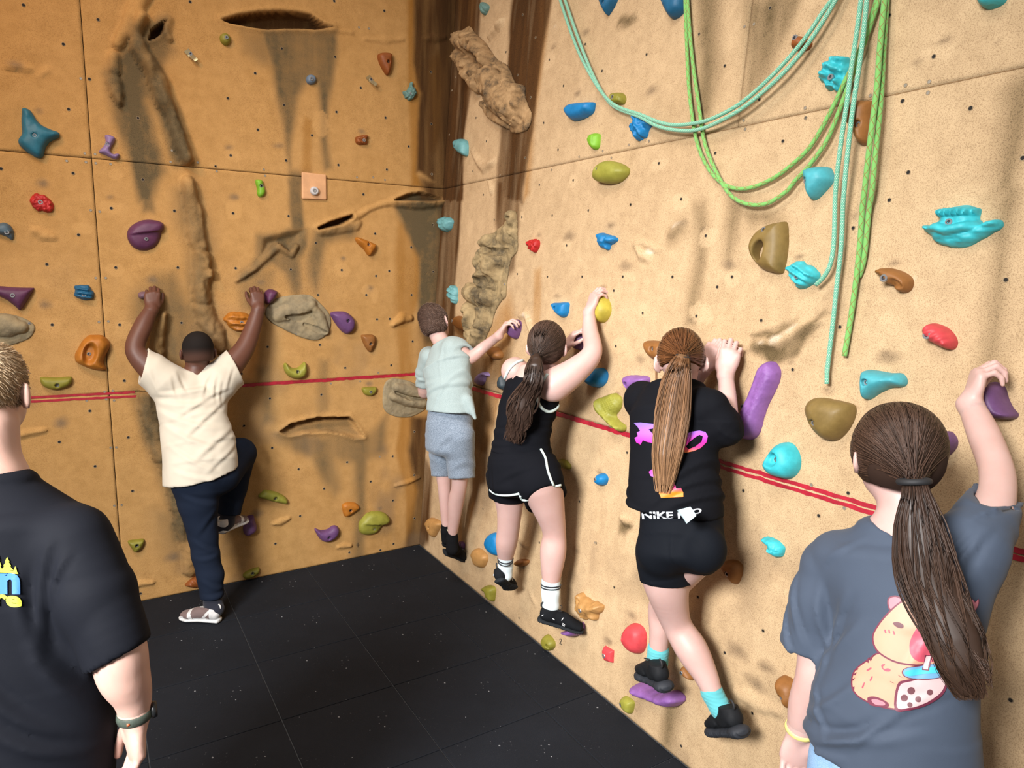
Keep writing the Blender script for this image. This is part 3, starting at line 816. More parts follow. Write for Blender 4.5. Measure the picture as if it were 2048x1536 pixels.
TS = .505
tm = {}
fx = [-.285 - TS * i for i in range(6)]
fy = [-.475 - TS * i for i in range(10)]
for ix in range(6):
    for iy in range(10):
        x1 = 0.0 if ix == 0 else fx[ix - 1]; x0 = fx[ix]; y1 = 0.0 if iy == 0 else fy[iy - 1]; y0 = fy[iy]
        key = (round(x1 - x0, 3), round(y1 - y0, 3))
        if key not in tm: tm[key] = tile_mesh(0, x1 - x0, 0, y1 - y0); tm[key].materials.append(mf)
        o = bpy.data.objects.new('floor_tile', tm[key]); COL.objects.link(o); o.parent = floor; o.location = (x0, y0, 0)

# ------------------------------------------------------------------ bolt holes and screws
HOLES_L = dict(a='181,40 753,152 487,340 687,608 527,840 1060,907 8,1296 562,1331 1097,1380 1772,1194 1980,997 1750,755 1960,563 1460,14',
    b='1030,8 1415,84 629,373 1038,438 645,807 1048,860 1424,905 444,997 860,1040 661,1233 1063,1267 1602,1125 1435,1303 1235,675 1773,553 1776,953 1255,1493 1780,1338',
    d='855,217 603,421 1340,237 1790,255 360,648 889,673 1366,673 1810,678 401,1112 919,1112 1394,1097 152,1350',
    e='680,277 890,484 697,688 1088,692 1453,699 1623,517 906,883 1277,883 1625,883 921,1267 519,1281 1115,1443 1468,1423 1360,1070 1457,1067 1633,1240 1352,737 1345,413 1790,345 1790,705',
    k='168,589 955,313 690,545 456,783 985,748 216,1030 731,970 1018,1160 1855,259 1874,660', l='932,266 537,295 337,505 554,675 1130,785 757,838 1480,740 1646,551 1311,934 953,988 1645,884 1482,1079 769,1198 579,1411 1147,1478 1486,1412 1647,1216 1385,1460', s='870,455')
HOLES_R = dict(c='1148,460 1257,659 1424,340 1553,545 1895,418 1105,944 1215,1150 1333,1385 1990,1255 1072,1420 945,114 1043,288 815,400 905,577 1005,748 963,1213 585,905 665,1085 562,1315',
    g='1147,263 1344,507 1692,62 1270,1177 1790,1085 1610,765', h='963,120 1305,435 1065,776 1588,832 1110,1325 1990,1215',
    f='1372,234 1095,272 860,286 1695,190 1205,503 1057,743 1325,743 1637,743 825,722 1788,1022 1583,1276 1567,850 648,305 565,113',
    i='82,190 472,147 660,429 862,744 748,822 404,744 587,1045 1086,1079 1792,370 1690,1130 1327,1457', j='965,155 1860,768',
    p='620,556 993,750 773,875 932,1222 525,1410 36,245 140,500', r='84,667 1648,1107 15,1190', q='573,1120 357,1285', o='1125,1248 272,970', n='1158,420 1272,705 885,700 1395,1008 745,1215 500,470')
SCREWS_L = dict(a='620,603 650,1178 730,1183 512,1236 735,1253 660,1245 850,1260 1320,1155 1310,1243 1518,1248 1655,1275', b='120,1278 128,1315 490,1303 500,1350 1205,1362 1330,1363 1420,1382 1220,210 1297,220', d='697,232 765,243 735,752 812,752 760,1090 832,1085',
    k='803,398 866,390 665,465 816,455 876,464 850,826 893,824 878,1272 934,1267', l='1230,163 1005,180 1370,98 1380,742 1755,810 1730,1090', e='1788,345 1970,530')
SCREWS_R = dict(c='770,1345 1165,1305 1378,1205 1560,1160 1760,1113 430,593 400,695 380,1035', g='763,1085 473,1213 1490,925 1500,993 1495,205 1567,185 1960,830 1965,908', h='318,830 320,905 818,735 1270,628 1260,713 1088,655', q='305,1060 545,1230 770,1285', p='30,245', i='1500,800')


def holes(wn, spec, walls, rad, name, mat, rim):
    bm = bmesh.new()
    W = WALL[wn]; rel = relief_left if wn == 'L' else relief_right
    for c, s in spec.items():
        for tok in s.split():
            x, y = map(float, tok.split(',')); px, py = cpx(c, [(x, y)])[0]
            a, b_ = px_ab(wn, px, py)
            n0 = float(rel(A([a]), A([b_]))[0]) + .0006
            k = 12; rings = []
            for r, nn in ((rad * 1.25, -.002), (rad * 1.2, .0012), (rad, .0012), (rad * .92, .0002)):
                rings.append([bm.verts.new(wall_pt(wn, a + r * math.cos(t), b_ + r * math.sin(t), n0 + nn)) for t in np.arange(k) * 2 * np.pi / k])
            for q1, q2 in zip(rings[:-1], rings[1:]):
                for t in range(k): bm.faces.new((q1[t], q1[(t + 1) % k], q2[(t + 1) % k], q2[t]))
            f = bm.faces.new(rings[-1]); f.material_index = 1
    bmesh.ops.recalc_face_normals(bm, faces=bm.faces)
    for f in bm.faces:
        if f.normal.dot(Vector(W['n'])) < -.3: f.normal_flip()
    o = bm_obj(name, bm, None, walls); o.data.materials.append(rim); o.data.materials.append(mat)
    o['kind'] = 'stuff'


M_HOLE = plain('bolt_hole_black', (.012, .009, .007), .9)
M_RIM = plain('bolt_hole_rim', (.30, .22, .13), .7)
M_SCREW = plain('screw_steel', (.42, .38, .32), .35, metal=.6)
holes('L', HOLES_L, wall_l, .0070, 'bolt_hole', M_HOLE, M_RIM)
holes('R', HOLES_R, wall_r, .0056, 'bolt_hole', M_HOLE, M_RIM)
holes('L', SCREWS_L, wall_l, .0055, 'screw_head', M_SCREW, M_RIM)
holes('R', SCREWS_R, wall_r, .0050, 'screw_head', M_SCREW, M_RIM)

# ------------------------------------------------------------------ red tape along the 1.2 m seam
m_tape = plain('red_tape_paint', (.36, .012, .028), .5, .25, 30)


def tape(wn, p0, p1, width, label, name='tape_strip', wob=.0015, group=None):
    a0, b0 = px_ab(wn, *p0); a1, b1 = px_ab(wn, *p1)
    n = max(20, int(abs(a1 - a0) / .02)); t = np.linspace(0, 1, n)
    a = a0 + (a1 - a0) * t; b_ = b0 + (b1 - b0) * t
    rel = relief_left if wn == 'L' else relief_right
    rw = np.random.default_rng(3)
    w0 = width / 2 + rw.normal(0, wob, n); w1 = width / 2 + rw.normal(0, wob, n)
    h = np.maximum(rel(a, b_), np.maximum(rel(a, b_ + width / 2), rel(a, b_ - width / 2))) + .0018
    top = wall_pt(wn, a, b_ + w0, h); bot = wall_pt(wn, a, b_ - w1, h); topi = wall_pt(wn, a, b_ + w0, h - .004); boti = wall_pt(wn, a, b_ - w1, h - .004)
    V = np.concatenate([topi, top, bot, boti]); i = np.arange(n - 1)
    F = np.vstack([np.stack([i + k * n, i + 1 + k * n, i + 1 + (k + 1) * n, i + (k + 1) * n], 1) for k in range(3)])
    me = mesh_np(name, V, F, False)
    o = link(name, me, m_tape)
    p = o.data.polygons[n]
    if A(p.normal) @ WALL[wn]['n'] < 0: o.data.flip_normals()
    return tag(o, label, 'tape', group)


tape('L', (-60, 801), (270, 784.5), .012, 'upper of two thin red tape lines left of the boy in cream', wob=.001)
tape('L', (-60, 809), (273, 792.5), .012, 'lower of two thin red tape lines left of the boy in cream', wob=.001)
tape('L', (395, 777), (862, 746), .019, 'red tape line between boy in cream and boy in grey on the left wall')
tape('R', (862, 752), (1440, 925), .021, 'red tape line on right wall from the corner to behind the ponytail girl in black')
tape('R', (1440, 922), (2520, 1246), .013, 'upper red tape stripe on right wall behind the girl in slate shirt', wob=.0012)
tape('R', (1440, 933), (2520, 1264), .013, 'lower red tape stripe on right wall behind the girl in slate shirt', wob=.0012)
# ------------------------------------------------------------------ climbing holds
HM = {}
HC = dict(teal=(.012, .13, .20), slate=(.07, .12, .16), lilac=(.24, .16, .33), plum=(.095, .024, .072), grape=(.125, .052, .155), violet=(.235, .10, .33), olive=(.22, .20, .022), lime=(.17, .40, .02),
          moss=(.27, .26, .035), red=(.42, .012, .012), rose=(.55, .05, .06), orange=(.40, .14, .012), rust=(.24, .065, .010), tan=(.42, .22, .07), brown=(.25, .10, .022), blue=(.0, .17, .42), deepblue=(.004, .095, .20),
          aqua=(.06, .36, .42), cyan=(.035, .44, .50), sea=(.13, .34, .36), seagrey=(.12, .24, .22), khaki=(.20, .13, .035), yellow=(.42, .34, .04), steel=(.13, .18, .25), mauve=(.16, .09, .12), ink=(.02, .035, .045), rock1=(0, 0, 0))


def hold_mat(cn):
    if cn in HM: return HM[cn]
    m, nt, b = nmat('resin_' + cn)
    c = A(HC[cn])
    big = noise(nt, 26, 4, .65); fine = noise(nt, 700, 2, .6)
    col = ramp(nt, [(.3, tuple(c * .82)), (.72, tuple(np.minimum(c * 1.12 + .006, 1)))], big).outputs[0]
    chalk = ramp(nt, [(.60, (0, 0, 0)), (.8, (.22, .22, .22))], noise(nt, 11, 5, .7)).outputs[0]
    col = mixc(nt, chalk, col, tuple(np.minimum(c * .6 + .17, 1)))
    nt.links.new(col, b.inputs['Base Color']); b.inputs['Roughness'].default_value = .52; b.inputs['Specular IOR Level'].default_value = .45
    bump(nt, b, fine, .35, .0012)
    HM[cn] = m; return m


M_BOLT = plain('zinc_bolt', (.40, .41, .43), .32, .1, metal=.75)
M_SOCK = plain('bolt_socket', (.03, .03, .035), .5)


def bolt_mesh():
    bm = bmesh.new()
    prof = [(.0098, -.006), (.0098, .0012), (.0088, .0022), (.0052, .0022), (.0046, .0008), (.0040, -.001)]
    k = 14; R = [[bm.verts.new((r * math.cos(t), r * math.sin(t), z)) for t in np.arange(k) * 2 * np.pi / k] for r, z in prof]
    for i in range(len(R) - 1):
        for t in range(k):
            f = bm.faces.new((R[i][t], R[i][(t + 1) % k], R[i + 1][(t + 1) % k], R[i + 1][t])); f.material_index = 1 if i >= 4 else 0
    f = bm.faces.new(R[-1]); f.material_index = 1
    me = bpy.data.meshes.new('bolt'); bm.to_mesh(me); bm.free()
    me.materials.append(M_BOLT); me.materials.append(M_SOCK); return me


BOLT = bolt_mesh()


def add_bolt(parent, wn, a, b_, n, r=1.0):
    W = WALL[wn]
    o = bpy.data.objects.new('bolt', BOLT); COL.objects.link(o); o.parent = parent
    R = Matrix((W['a'], W['b'], W['n'])).transposed()
    if R.determinant() < 0: R = Matrix((-W['a'], W['b'], W['n'])).transposed()
    o.matrix_local = Matrix.Translation(Vector(wall_pt(wn, A(a), A(b_), A(n))) - world_loc(parent)) @ R.to_4x4() @ Matrix.Scale(r, 4)


def hold(wn, c, pts, h, cn, label, bolt=None, name='climbing_hold', dome=.6, rnd=.5, ridges=None, pocket=None, thru=None, shelf=None, rough=0.0, peak=None, flat=None, res=29, cat='climbing hold', mat=None, fn=None, off=None, group=None, boltr=1.0, sink=None, sharp=False):
    """a bolted hold: its outline on the wall, how far it stands out, and the forms cut into it"""
    if isinstance(pts, str): pts = [tuple(map(float, t.split(','))) for t in pts.split()]
    o_ = .4 * h if off is None else off
    ab = A([px_ab(wn, x, y, o_) for x, y in cpx(c, pts)])
    if not sharp: ab = catmull(ab, 3, True)
    cen = ab.mean(0); ext = ab.max(0) - ab.min(0)
    vox = max(ext.max() / res, .0026)
    to = lambda q: A(px_ab(wn, *cpx(c, [q])[0], o_))
    sc = lambda q, r: r / CROPS[c][2] * depth_of(on_wall(wn, *cpx(c, [q])[0], o_)) / FPX
    lo = ab.min(0) - vox * 3; hi = ab.max(0) + vox * 3
    na = A([int((hi[0] - lo[0]) / vox) + 2, int((hi[1] - lo[1]) / vox) + 2]); nn = int((h * 1.25 + vox * 6) / vox) + 3
    ga = lo[0] + np.arange(na[0]) * vox; gb = lo[1] + np.arange(na[1]) * vox; gn = -vox * 2.5 + np.arange(nn) * vox
    X, Y = np.meshgrid(ga, gb, indexing='ij')
    sd = poly_sd(X, Y, ab)
    if rough: sd = sd + rough * .4 * ext.max() * (fbm(X / ext.max() * 7, Y / ext.max() * 7, 5, 3) - .5)
    md = max(-sd.min(), 1e-4)
    t = np.clip(-sd / md, 0, 1)
    if peak is not None:
        pk = to(peak); dm = np.hypot(X - pk[0], Y - pk[1]); rr = np.hypot(ab[:, 0] - pk[0], ab[:, 1] - pk[1]).max()
        t = np.clip(1 - dm / rr, 0, 1) * .75 + .25 * t
    hl = h * (1 - dome + dome * np.sqrt(1 - (1 - t) ** 2))
    if shelf:                              # a sloping ledge: one side of the line stands lower
        p0, p1 = to(shelf[0]), to(shelf[1]); e = (p1 - p0) / np.linalg.norm(p1 - p0)
        s_ = (X - p0[0]) * -e[1] + (Y - p0[1]) * e[0]          # above the line positive
        L = np.clip(((X - p0[0]) * e[0] + (Y - p0[1]) * e[1]) / np.linalg.norm(p1 - p0), 0, 1)
        hl = hl - shelf[2] * h * np.sqrt(L) * sstep(.004, -.007, s_)
    if ridges:
        ang, wl, amp = ridges; q = X * math.cos(ang) + Y * math.sin(ang)
        wob = .35 * (fbm(X * 30, Y * 30, 3, 3) - .5)
        hl = hl + amp * h * (np.abs(((q / (wl * ext.max()) + wob) % 1) * 2 - 1) - .5) * 2 * np.clip(t * 3, 0, 1)
    if rough: hl = hl + rough * h * (fbm(X / ext.max() * 9, Y / ext.max() * 9, 11, 4) - .5) * 2
    if fn: hl = fn(X, Y, hl, to, t)
    pockets = pocket if isinstance(pocket, list) else [pocket] if pocket else []
    for pc, prx, pry, ang, dep in pockets:
        p0 = to(pc); r1, r2 = sc(pc, prx), sc(pc, pry); dx, dy = X - p0[0], Y - p0[1]
        u = dx * math.cos(ang) + dy * math.sin(ang); v = -dx * math.sin(ang) + dy * math.cos(ang)
        hl = hl - dep * h * sstep(1.15, .55, np.hypot(u / r1, v / r2))
    hl = np.maximum(hl, .003)
    bab = None; depth_b = 0
    if bolt:
        bab = to(bolt)
        i = int(np.clip((bab[0] - lo[0]) / vox, 0, na[0] - 1)); j = int(np.clip((bab[1] - lo[1]) / vox, 0, na[1] - 1))
        bn = hl[i, j]
    Zn = gn[None, None]
    r = min(rnd * h, md * .8)
    d1 = sd[..., None] + r; d2 = (Zn - hl[..., None]) * .9 + r
    D = np.minimum(np.maximum(d1, d2), 0) + np.sqrt(np.maximum(d1, 0) ** 2 + np.maximum(d2, 0) ** 2) - r
    D = np.maximum(D, -Zn - .004)
    if thru:
        p0 = to(thru[0]); r1, r2 = sc(thru[0], thru[1]), sc(thru[0], thru[2]); dx, dy = X - p0[0], Y - p0[1]; ang = thru[3]
        u = dx * math.cos(ang) + dy * math.sin(ang); v = -dx * math.sin(ang) + dy * math.cos(ang)
        cyl = (np.hypot(u / r1, v / r2) - 1) * min(r1, r2)
        D = -smin(-D, np.repeat(cyl[..., None], nn, 2), .012)
    snk = sink if sink is not None else (.5 if h > .03 else 0.0)
    if bolt and snk:
        cy = np.hypot(X - bab[0], Y - bab[1]) - .0105
        D = np.maximum(D, -np.maximum(np.repeat(cy[..., None], nn, 2), bn * (1 - snk) - Zn))
    V, F = surface_nets(D.astype(np.float32), A([lo[0], lo[1], gn[0]]), vox)
    Wp = wall_pt(wn, V[:, 0], V[:, 1], V[:, 2])
    if wn == 'R' or True:
        W = WALL[wn]
        if np.dot(np.cross(W['a'], W['b']), W['n']) < 0: F = F[:, ::-1]
    root = empty(name, wall_pt(wn, cen[0], cen[1], 0.0)) if bolt else None
    me = mesh_np('grip' if bolt else name, Wp, F)
    ob = link('grip' if bolt else name, me, mat or hold_mat(cn), root)
    if bolt:
        if name != 'climbing_hold': ob.name = 'rock_body'
        add_bolt(root, wn, bab[0], bab[1], bn * (1 - snk) + .001, boltr)
        tag(root, label, cat, group); return root
    tag(ob, label, cat, group); return ob


H = hold
# ---- left wall
H('L', 'a', '165,830 185,820 240,850 300,940 380,985 450,1010 466,1035 440,1065 385,1090 350,1140 335,1200 300,1219 240,1190 170,1140 133,1090 140,1060 165,1020 160,930', .055, 'teal', 'large teal star-shaped hold at upper left of left wall', (268, 1045), pocket=((235, 950), 30, 60, .2, .12), sink=.2)
H('L', 'a', '805,1040 830,1030 885,1055 880,1090 855,1130 850,1162 870,1180 910,1176 920,1195 900,1225 860,1215 810,1190 760,1170 765,1150 800,1115 810,1080', .035, 'lilac', 'lilac boot-shaped hold beside the upper panel seam on the left wall', (823, 1110))
H('L', 'a', '1735,250 1765,270 1776,310 1755,345 1725,345 1695,315 1690,275 1708,255', .035, 'olive', 'round olive button hold just below the long upper slit', (1735, 295), sink=0)
H('L', 'd', '230,130 260,105 310,103 350,120 385,155 415,185 412,225 375,255 330,240 290,245 265,215 240,195 228,165', .03, 'red', 'red flower-like hold at far left of the left wall', (312, 172), rough=.35, sink=0, boltr=1.15)
H('L', 'd', '0,330 30,325 75,345 105,395 108,445 90,465 50,440 0,420 -60,400 -50,345', .04, 'slate', 'slate blue hold at the left picture edge below the red one', (55, 403), shelf=((-20, 420), (108, 395), .3), sink=0, boltr=1.1)
H('L', 'd', '975,430 985,380 1030,335 1100,305 1170,303 1230,315 1265,345 1255,400 1235,470 1190,525 1120,548 1050,535 1000,490', .06, 'plum', 'big round plum hold with a ledge above the left hand of the boy in cream', (1122, 454), shelf=((985, 420), (1270, 385), .45), sink=0, res=38)
H('L', 'd', '-80,800 0,815 150,825 270,828 230,895 175,985 150,1008 110,970 60,930 0,900 -80,870', .05, 'plum', 'plum wedge hold cut by the left picture edge', (100, 885), sink=0, boltr=1.1, sharp=True)
H('L', 'd', '570,815 600,808 680,808 705,845 722,865 715,915 650,925 590,905 565,885 575,850', .04, 'deepblue', 'dark blue ribbed block hold next to the vertical seam on the left wall', (645, 880), ridges=(1.45, .22, .16), rough=.12, sink=0, boltr=1.1)
H('L', 'd', '720,1190 790,1195 842,1245 845,1290 825,1330 797,1400 815,1440 805,1468 720,1462 640,1435 580,1400 572,1350 595,1300 630,1240 680,1195', .07, 'orange', 'orange pocket hold across the vertical seam on the left wall', (684, 1335), pocket=((690, 1330), 46, 86, -.22, .55), sink=0, res=38)
H('L', 'k', '305,290 350,285 430,290 510,283 550,285 560,315 540,350 490,375 420,388 350,370 315,340', .04, 'olive', 'olive bar hold just above the red tape at far left', (440, 345))
H('L', 'b', '425,1390 445,1375 480,1385 490,1420 505,1470 490,1505 460,1515 440,1490 440,1450', .03, 'lime', 'bright green bean hold left of the plywood square', (470, 1430), sink=.3)
H('L', 'b', '855,570 885,582 897,612 885,640 855,650 828,638 817,610 828,580', .03, 'steel', 'round steel blue button hold in the grey streak under the long slit', (851, 610), sink=0, boltr=1.15)
H('L', 'b', '1368,430 1385,405 1430,398 1475,408 1483,440 1475,520 1455,570 1438,576 1415,545 1385,490', .045, 'rust', 'rust brown teardrop hold high on left wall', (1438, 480))
H('L', 'b', '1555,700 1590,690 1610,660 1620,630 1635,628 1640,660 1665,690 1660,730 1640,760 1605,775 1595,755 1580,750 1570,725', .035, 'seagrey', 'grey-teal claw-shaped hold near the painted corner, high on the left wall', (1612, 723), rough=.3, sink=0, boltr=.9)
H('L', 'b', '1195,1060 1210,1045 1285,1032 1293,1060 1280,1075 1290,1105 1230,1112 1200,1095', .032, 'rust', 'rust brown ribbed block hold above and right of the plywood square', (1252, 1080), ridges=(1.3, .3, .15), rough=.15, sink=0)
H('L', 'e', '1195,450 1215,438 1270,455 1340,485 1358,500 1345,540 1310,583 1290,575 1260,530 1215,490', .045, 'orange', 'orange wedge hold under the right-hand slit of the left wall', (1290, 497))
H('L', 'd', '1715,1070 1760,1020 1820,1010 1890,1020 1930,1045 1940,1090 1920,1140 1870,1172 1810,1165 1760,1130 1740,1095', .05, 'orange', 'orange walnut-like grooved hold beside the right forearm of the boy in cream', (1850, 1093), ridges=(1.5, .24, .22), rough=.12, sink=0)
H('L', 'd', '1062,880 1075,862 1110,857 1150,868 1190,880 1180,915 1130,918 1085,915 1065,900', .045, 'mauve', 'mauve knob hold in the left hand of the boy in cream')
H('L', 'e', '500,870 515,850 540,838 585,848 600,870 580,915 545,950 515,955 495,920', .06, 'plum', 'plum cone hold in the right hand of the boy in cream')
H('L', 'e', '1005,1030 1025,1012 1075,1007 1130,1015 1180,1055 1198,1095 1190,1145 1160,1178 1125,1185 1080,1150 1030,1080', .055, 'grape', 'purple half-round hold right of the large grey rock disc', (1127, 1080))
H('L', 'e', '1240,1200 1265,1188 1330,1188 1352,1210 1350,1250 1320,1315 1300,1320 1265,1270', .04, 'brown', 'brown triangular hold below the purple half-round one', (1305, 1258))
H('L', 'e', '645,1420 665,1405 685,1425 705,1441 740,1446 772,1430 795,1405 815,1403 828,1460 810,1510 760,1532 700,1520 655,1475', .05, 'moss', 'moss green U-shaped hold just above the red tape', (747, 1472))
H('L', 'l', '1247,215 1300,208 1355,208 1360,235 1340,265 1305,280 1265,265 1250,240', .03, 'olive', 'small olive half-moon hold just below the red tape', (1305, 242))
H('L', 'l', '447,1055 480,1015 510,1000 600,1020 660,1055 678,1085 670,1110 600,1100 520,1080', .04, 'moss', 'tilted moss green bar hold right of the raised knee', (577, 1060))
H('L', 'l', '1095,1140 1100,1110 1140,1095 1200,1100 1230,1135 1200,1165 1140,1205 1110,1200', .035, 'orange', 'small orange hold low on left wall above the purple bean', (1153, 1152))
H('L', 'l', '1220,1290 1235,1240 1290,1180 1350,1165 1420,1175 1462,1215 1460,1250 1410,1290 1370,1340 1300,1358 1240,1340', .06, 'moss', 'large round moss green hold with a deep ledge, low on the left wall', (1335, 1298), shelf=((1240, 1255), (1480, 1265), .5), sink=.2)
H('L', 'l', '880,1298 930,1310 980,1305 1020,1278 1055,1278 1075,1310 1060,1355 1020,1390 965,1403 920,1375', .045, 'grape', 'purple bean hold with a pointed end, low on left wall', (985, 1360))
H('L', 'l', '355,1215 390,1200 415,1200 430,1240 442,1300 410,1340 355,1355 335,1310 345,1250', .065, 'grape', 'purple block hold under the raised foot of the boy in cream')
H('L', 's', '790,135 840,125 890,120 895,145 870,185 835,203 815,180', .035, 'olive', 'olive triangular hold low on left wall beside the man', (848, 155))
H('L', 's', '1505,345 1530,320 1590,297 1610,300 1605,330 1560,360 1520,368', .035, 'olive', 'olive hold at floor level right of the standing shoe', (1562, 328))
H('L', 's', '1145,410 1175,375 1215,350 1250,348 1270,410 1200,422', .035, 'rust', 'rust brown hold at floor level behind the standing leg', ridges=(.6, .3, .15))
# ---- right wall
H('R', 'c', '620,40 625,12 650,20 675,45 660,90 640,115 622,90', .035, 'seagrey', 'small grey-teal hold at the top of the right wall near the corner', (634, 70), rough=.2, sink=0, boltr=.8)
H('R', 'c', '418,1090 440,1065 480,1065 505,1090 508,1170 495,1200 460,1185 425,1150', .05, 'sea', 'pale sea-green rounded hold on the dark corner paint', (440, 1135))
H('R', 'f', '220,320 235,290 270,278 310,295 313,340 290,385 262,403 240,385 222,350', .05, 'sea', 'sea-green drippy hold in the corner above the boy in grey', rough=.3)
H('R', 'f', '293,860 305,815 330,808 350,830 353,900 350,940 330,952 310,925 295,900', .04, 'sea', 'sea-green ribbed hold in the corner right above the head of the boy in grey', ridges=(1.3, .25, .2), rough=.2)
H('R', 'f', '335,1085 360,1040 400,1060 450,1090 450,1150 420,1172 380,1155 345,1125', .05, 'brown', 'brown wedge hold just right of the head of the boy in grey', (352, 1085), sink=0)
H('R', 'f', '895,475 920,455 950,445 980,465 985,500 970,540 945,560 920,535 900,500', .035, 'red', 'small red knobbly hold right of the tall rock feature', rough=.35)
H('R', 'f', '1435,420 1460,402 1490,405 1530,425 1575,440 1570,470 1530,500 1515,535 1490,542 1460,525 1450,490 1440,455', .045, 'blue', 'blue mushroom-like hold in the middle of the right wall', rough=.2, shelf=((1430, 490), (1580, 480), .4))
H('R', 'c', '1268,850 1285,805 1340,785 1465,777 1475,800 1460,860 1400,905 1330,928 1290,905', .06, 'blue', 'smooth blue jug hold left of the mint rope swag', (1297, 830), sink=.3)
H('R', 'c', '1443,1060 1470,1025 1520,1020 1525,1060 1515,1130 1485,1150 1460,1130 1445,1090', .04, 'lime', 'small bright green hold above the yellow-green egg hold', (1458, 1055), shelf=((1495, 1150), (1500, 1020), .3))
H('R', 'c', '1622,730 1640,710 1690,708 1715,730 1718,770 1700,800 1650,800 1625,775', .04, 'olive', 'small square olive hold resting above the mint rope swag', (1655, 750), rough=.1, sink=.2)
H('R', 'c', '1785,890 1830,880 1915,930 1910,970 1890,1000 1875,1055 1850,1065 1838,1080 1800,1060 1772,1000 1785,940', .05, 'blue', 'rough blue rippled hold touching the mint rope swag from below', rough=.3, ridges=(.6, .35, .15))
H('R', 'c', '1503,1370 1515,1300 1545,1260 1590,1235 1650,1240 1710,1270 1732,1305 1715,1345 1660,1395 1590,1408 1520,1395', .075, 'moss', 'yellow-green egg-shaped hold below the seam on the right wall', (1555, 1310), peak=(1560, 1350), sink=.2)
H('R', 'c', '1530,-40 1530,0 1550,60 1575,108 1585,110 1640,20 1645,-40', .05, 'deepblue', 'pointed blue hold at the top edge, left of the green rope', (1590, 30), sink=.3)
H('R', 'g', '850,-50 850,0 870,60 905,125 930,142 965,125 1010,75 1030,10 1025,-50', .055, 'deepblue', 'rounded blue hold at the top edge touching the green rope', (893, 10), sink=.3)
H('R', 'h', '215,360 225,305 255,275 290,275 330,300 352,330 320,380 260,385 222,380', .04, 'rust', 'rust brown hold half hidden behind the mint rope swag', (258, 298), sink=.2)
H('R', 'h', '410,600 440,540 490,470 520,425 560,430 600,425 625,430 640,480 635,560 620,660 580,690 550,718 520,690 480,685 460,645 420,630', .05, 'cyan', 'cyan scaly textured hold left of the hanging ropes', (533, 600), rough=.3, ridges=(1.0, .22, .14), pocket=((555, 600), 70, 45, .4, .35), sink=0)
H('R', 'h', '640,830 700,765 750,760 810,762 840,775 838,830 820,960 800,1080 760,1112 720,1105 690,1060 660,980 632,960', .06, 'brown', 'long brown hold behind the hanging ropes', (748, 965), sink=.35)
H('R', 'h', '300,1330 330,1285 440,1270 490,1290 510,1360 490,1410 430,1480 380,1525 340,1530 315,1450', .06, 'aqua', 'pale blue wedge hold under the green rope swag', (345, 1395), pocket=[((340, 1505), 24, 20, 0, .4)], sink=.3)
H('R', 'h', '1640,-40 1640,0 1660,40 1700,57 1760,45 1820,10 1830,-40', .05, 'cyan', 'cyan hold cut by the top edge at far right')


def croc(X, Y, hl, to, t):
    p = [to(q) for q in ((1230, 350), (1330, 365), (1420, 390), (1520, 370), (1640, 340), (1790, 315))]
    low = line_sd(X, Y, p, [.014] * 6)
    q = [to(z) for z in ((1300, 240), (1400, 245), (1520, 240), (1630, 225))]
    up = line_sd(X, Y, q, [.013] * 4)
    hl = hl * .5 + .030 * np.sqrt(np.clip(1 - low ** 2, 0, 1)) + .028 * np.sqrt(np.clip(1 - up ** 2, 0, 1)) * (.8 + .4 * np.sin(X * 420))
    yb = np.interp(X, sorted(k[0] for k in p), [k[1] for k in sorted(p, key=lambda k: k[0])])
    hl = np.where(Y < yb - .01, np.maximum(hl, .05 * (.7 + .4 * fbm(X * 30, Y * 60, 4, 3))), hl)
    return hl


H('R', 'j', '1200,340 1215,335 1265,345 1293,310 1300,235 1330,205 1440,178 1530,165 1600,190 1640,215 1630,270 1650,330 1740,300 1785,310 1797,345 1740,390 1640,445 1560,495 1470,510 1340,500 1280,470 1260,430 1210,390', .075, 'cyan', 'big bright cyan hold with beaded ledges at right', (1428, 325), rough=.12, fn=croc, sink=0, res=50)
H('R', 'i', '985,530 1000,460 1050,385 1130,335 1200,318 1252,318 1265,420 1260,540 1240,660 1215,718 1150,712 1070,680 1010,610', .06, 'khaki', 'khaki D-shaped hold with a hole through it', (1125, 385), thru=((1092, 548), 54, 78, -.25), sink=.25, res=46)
H('R', 'j', '162,690 200,650 245,620 290,615 320,645 370,660 385,690 410,720 405,760 350,800 290,832 240,830 215,770', .045, 'cyan', 'cyan ribbed square hold left of the short rope end', (285, 743), ridges=(1.1, .17, .2), rough=.2, sink=0)
H('R', 'j', '853,715 870,685 930,670 1020,690 1090,725 1125,770 1115,830 1080,862 1030,860 1003,830 990,812 940,800 915,765 895,745', .05, 'brown', 'brown bean-shaped hold right of the ropes', (962, 760), pocket=((1040, 800), 60, 30, -.5, .3), sink=0, boltr=1.15)
H('R', 'j', '1222,1150 1250,1110 1290,1097 1380,1130 1440,1190 1460,1250 1440,1295 1400,1303 1320,1270 1250,1230 1222,1190', .055, 'rose', 'red oval hold above the raised fist of the girl in slate shirt', (1293, 1195), sink=0, boltr=1.15, ridges=(2.2, .2, .05))
H('R', 'q', '660,270 680,220 740,218 860,240 930,238 970,275 977,320 945,345 870,350 780,390 710,435 680,435 660,380', .06, 'aqua', 'pale blue pistol-shaped hold below the rope ends', (732, 310), sink=.35)
H('R', 'q', '262,520 285,450 340,422 430,435 560,465 592,510 575,590 530,670 470,730 420,743 360,720 300,640', .08, 'khaki', 'khaki rounded shield hold left of the dark-haired girl in slate', (355, 605), peak=(420, 500), sink=.25)
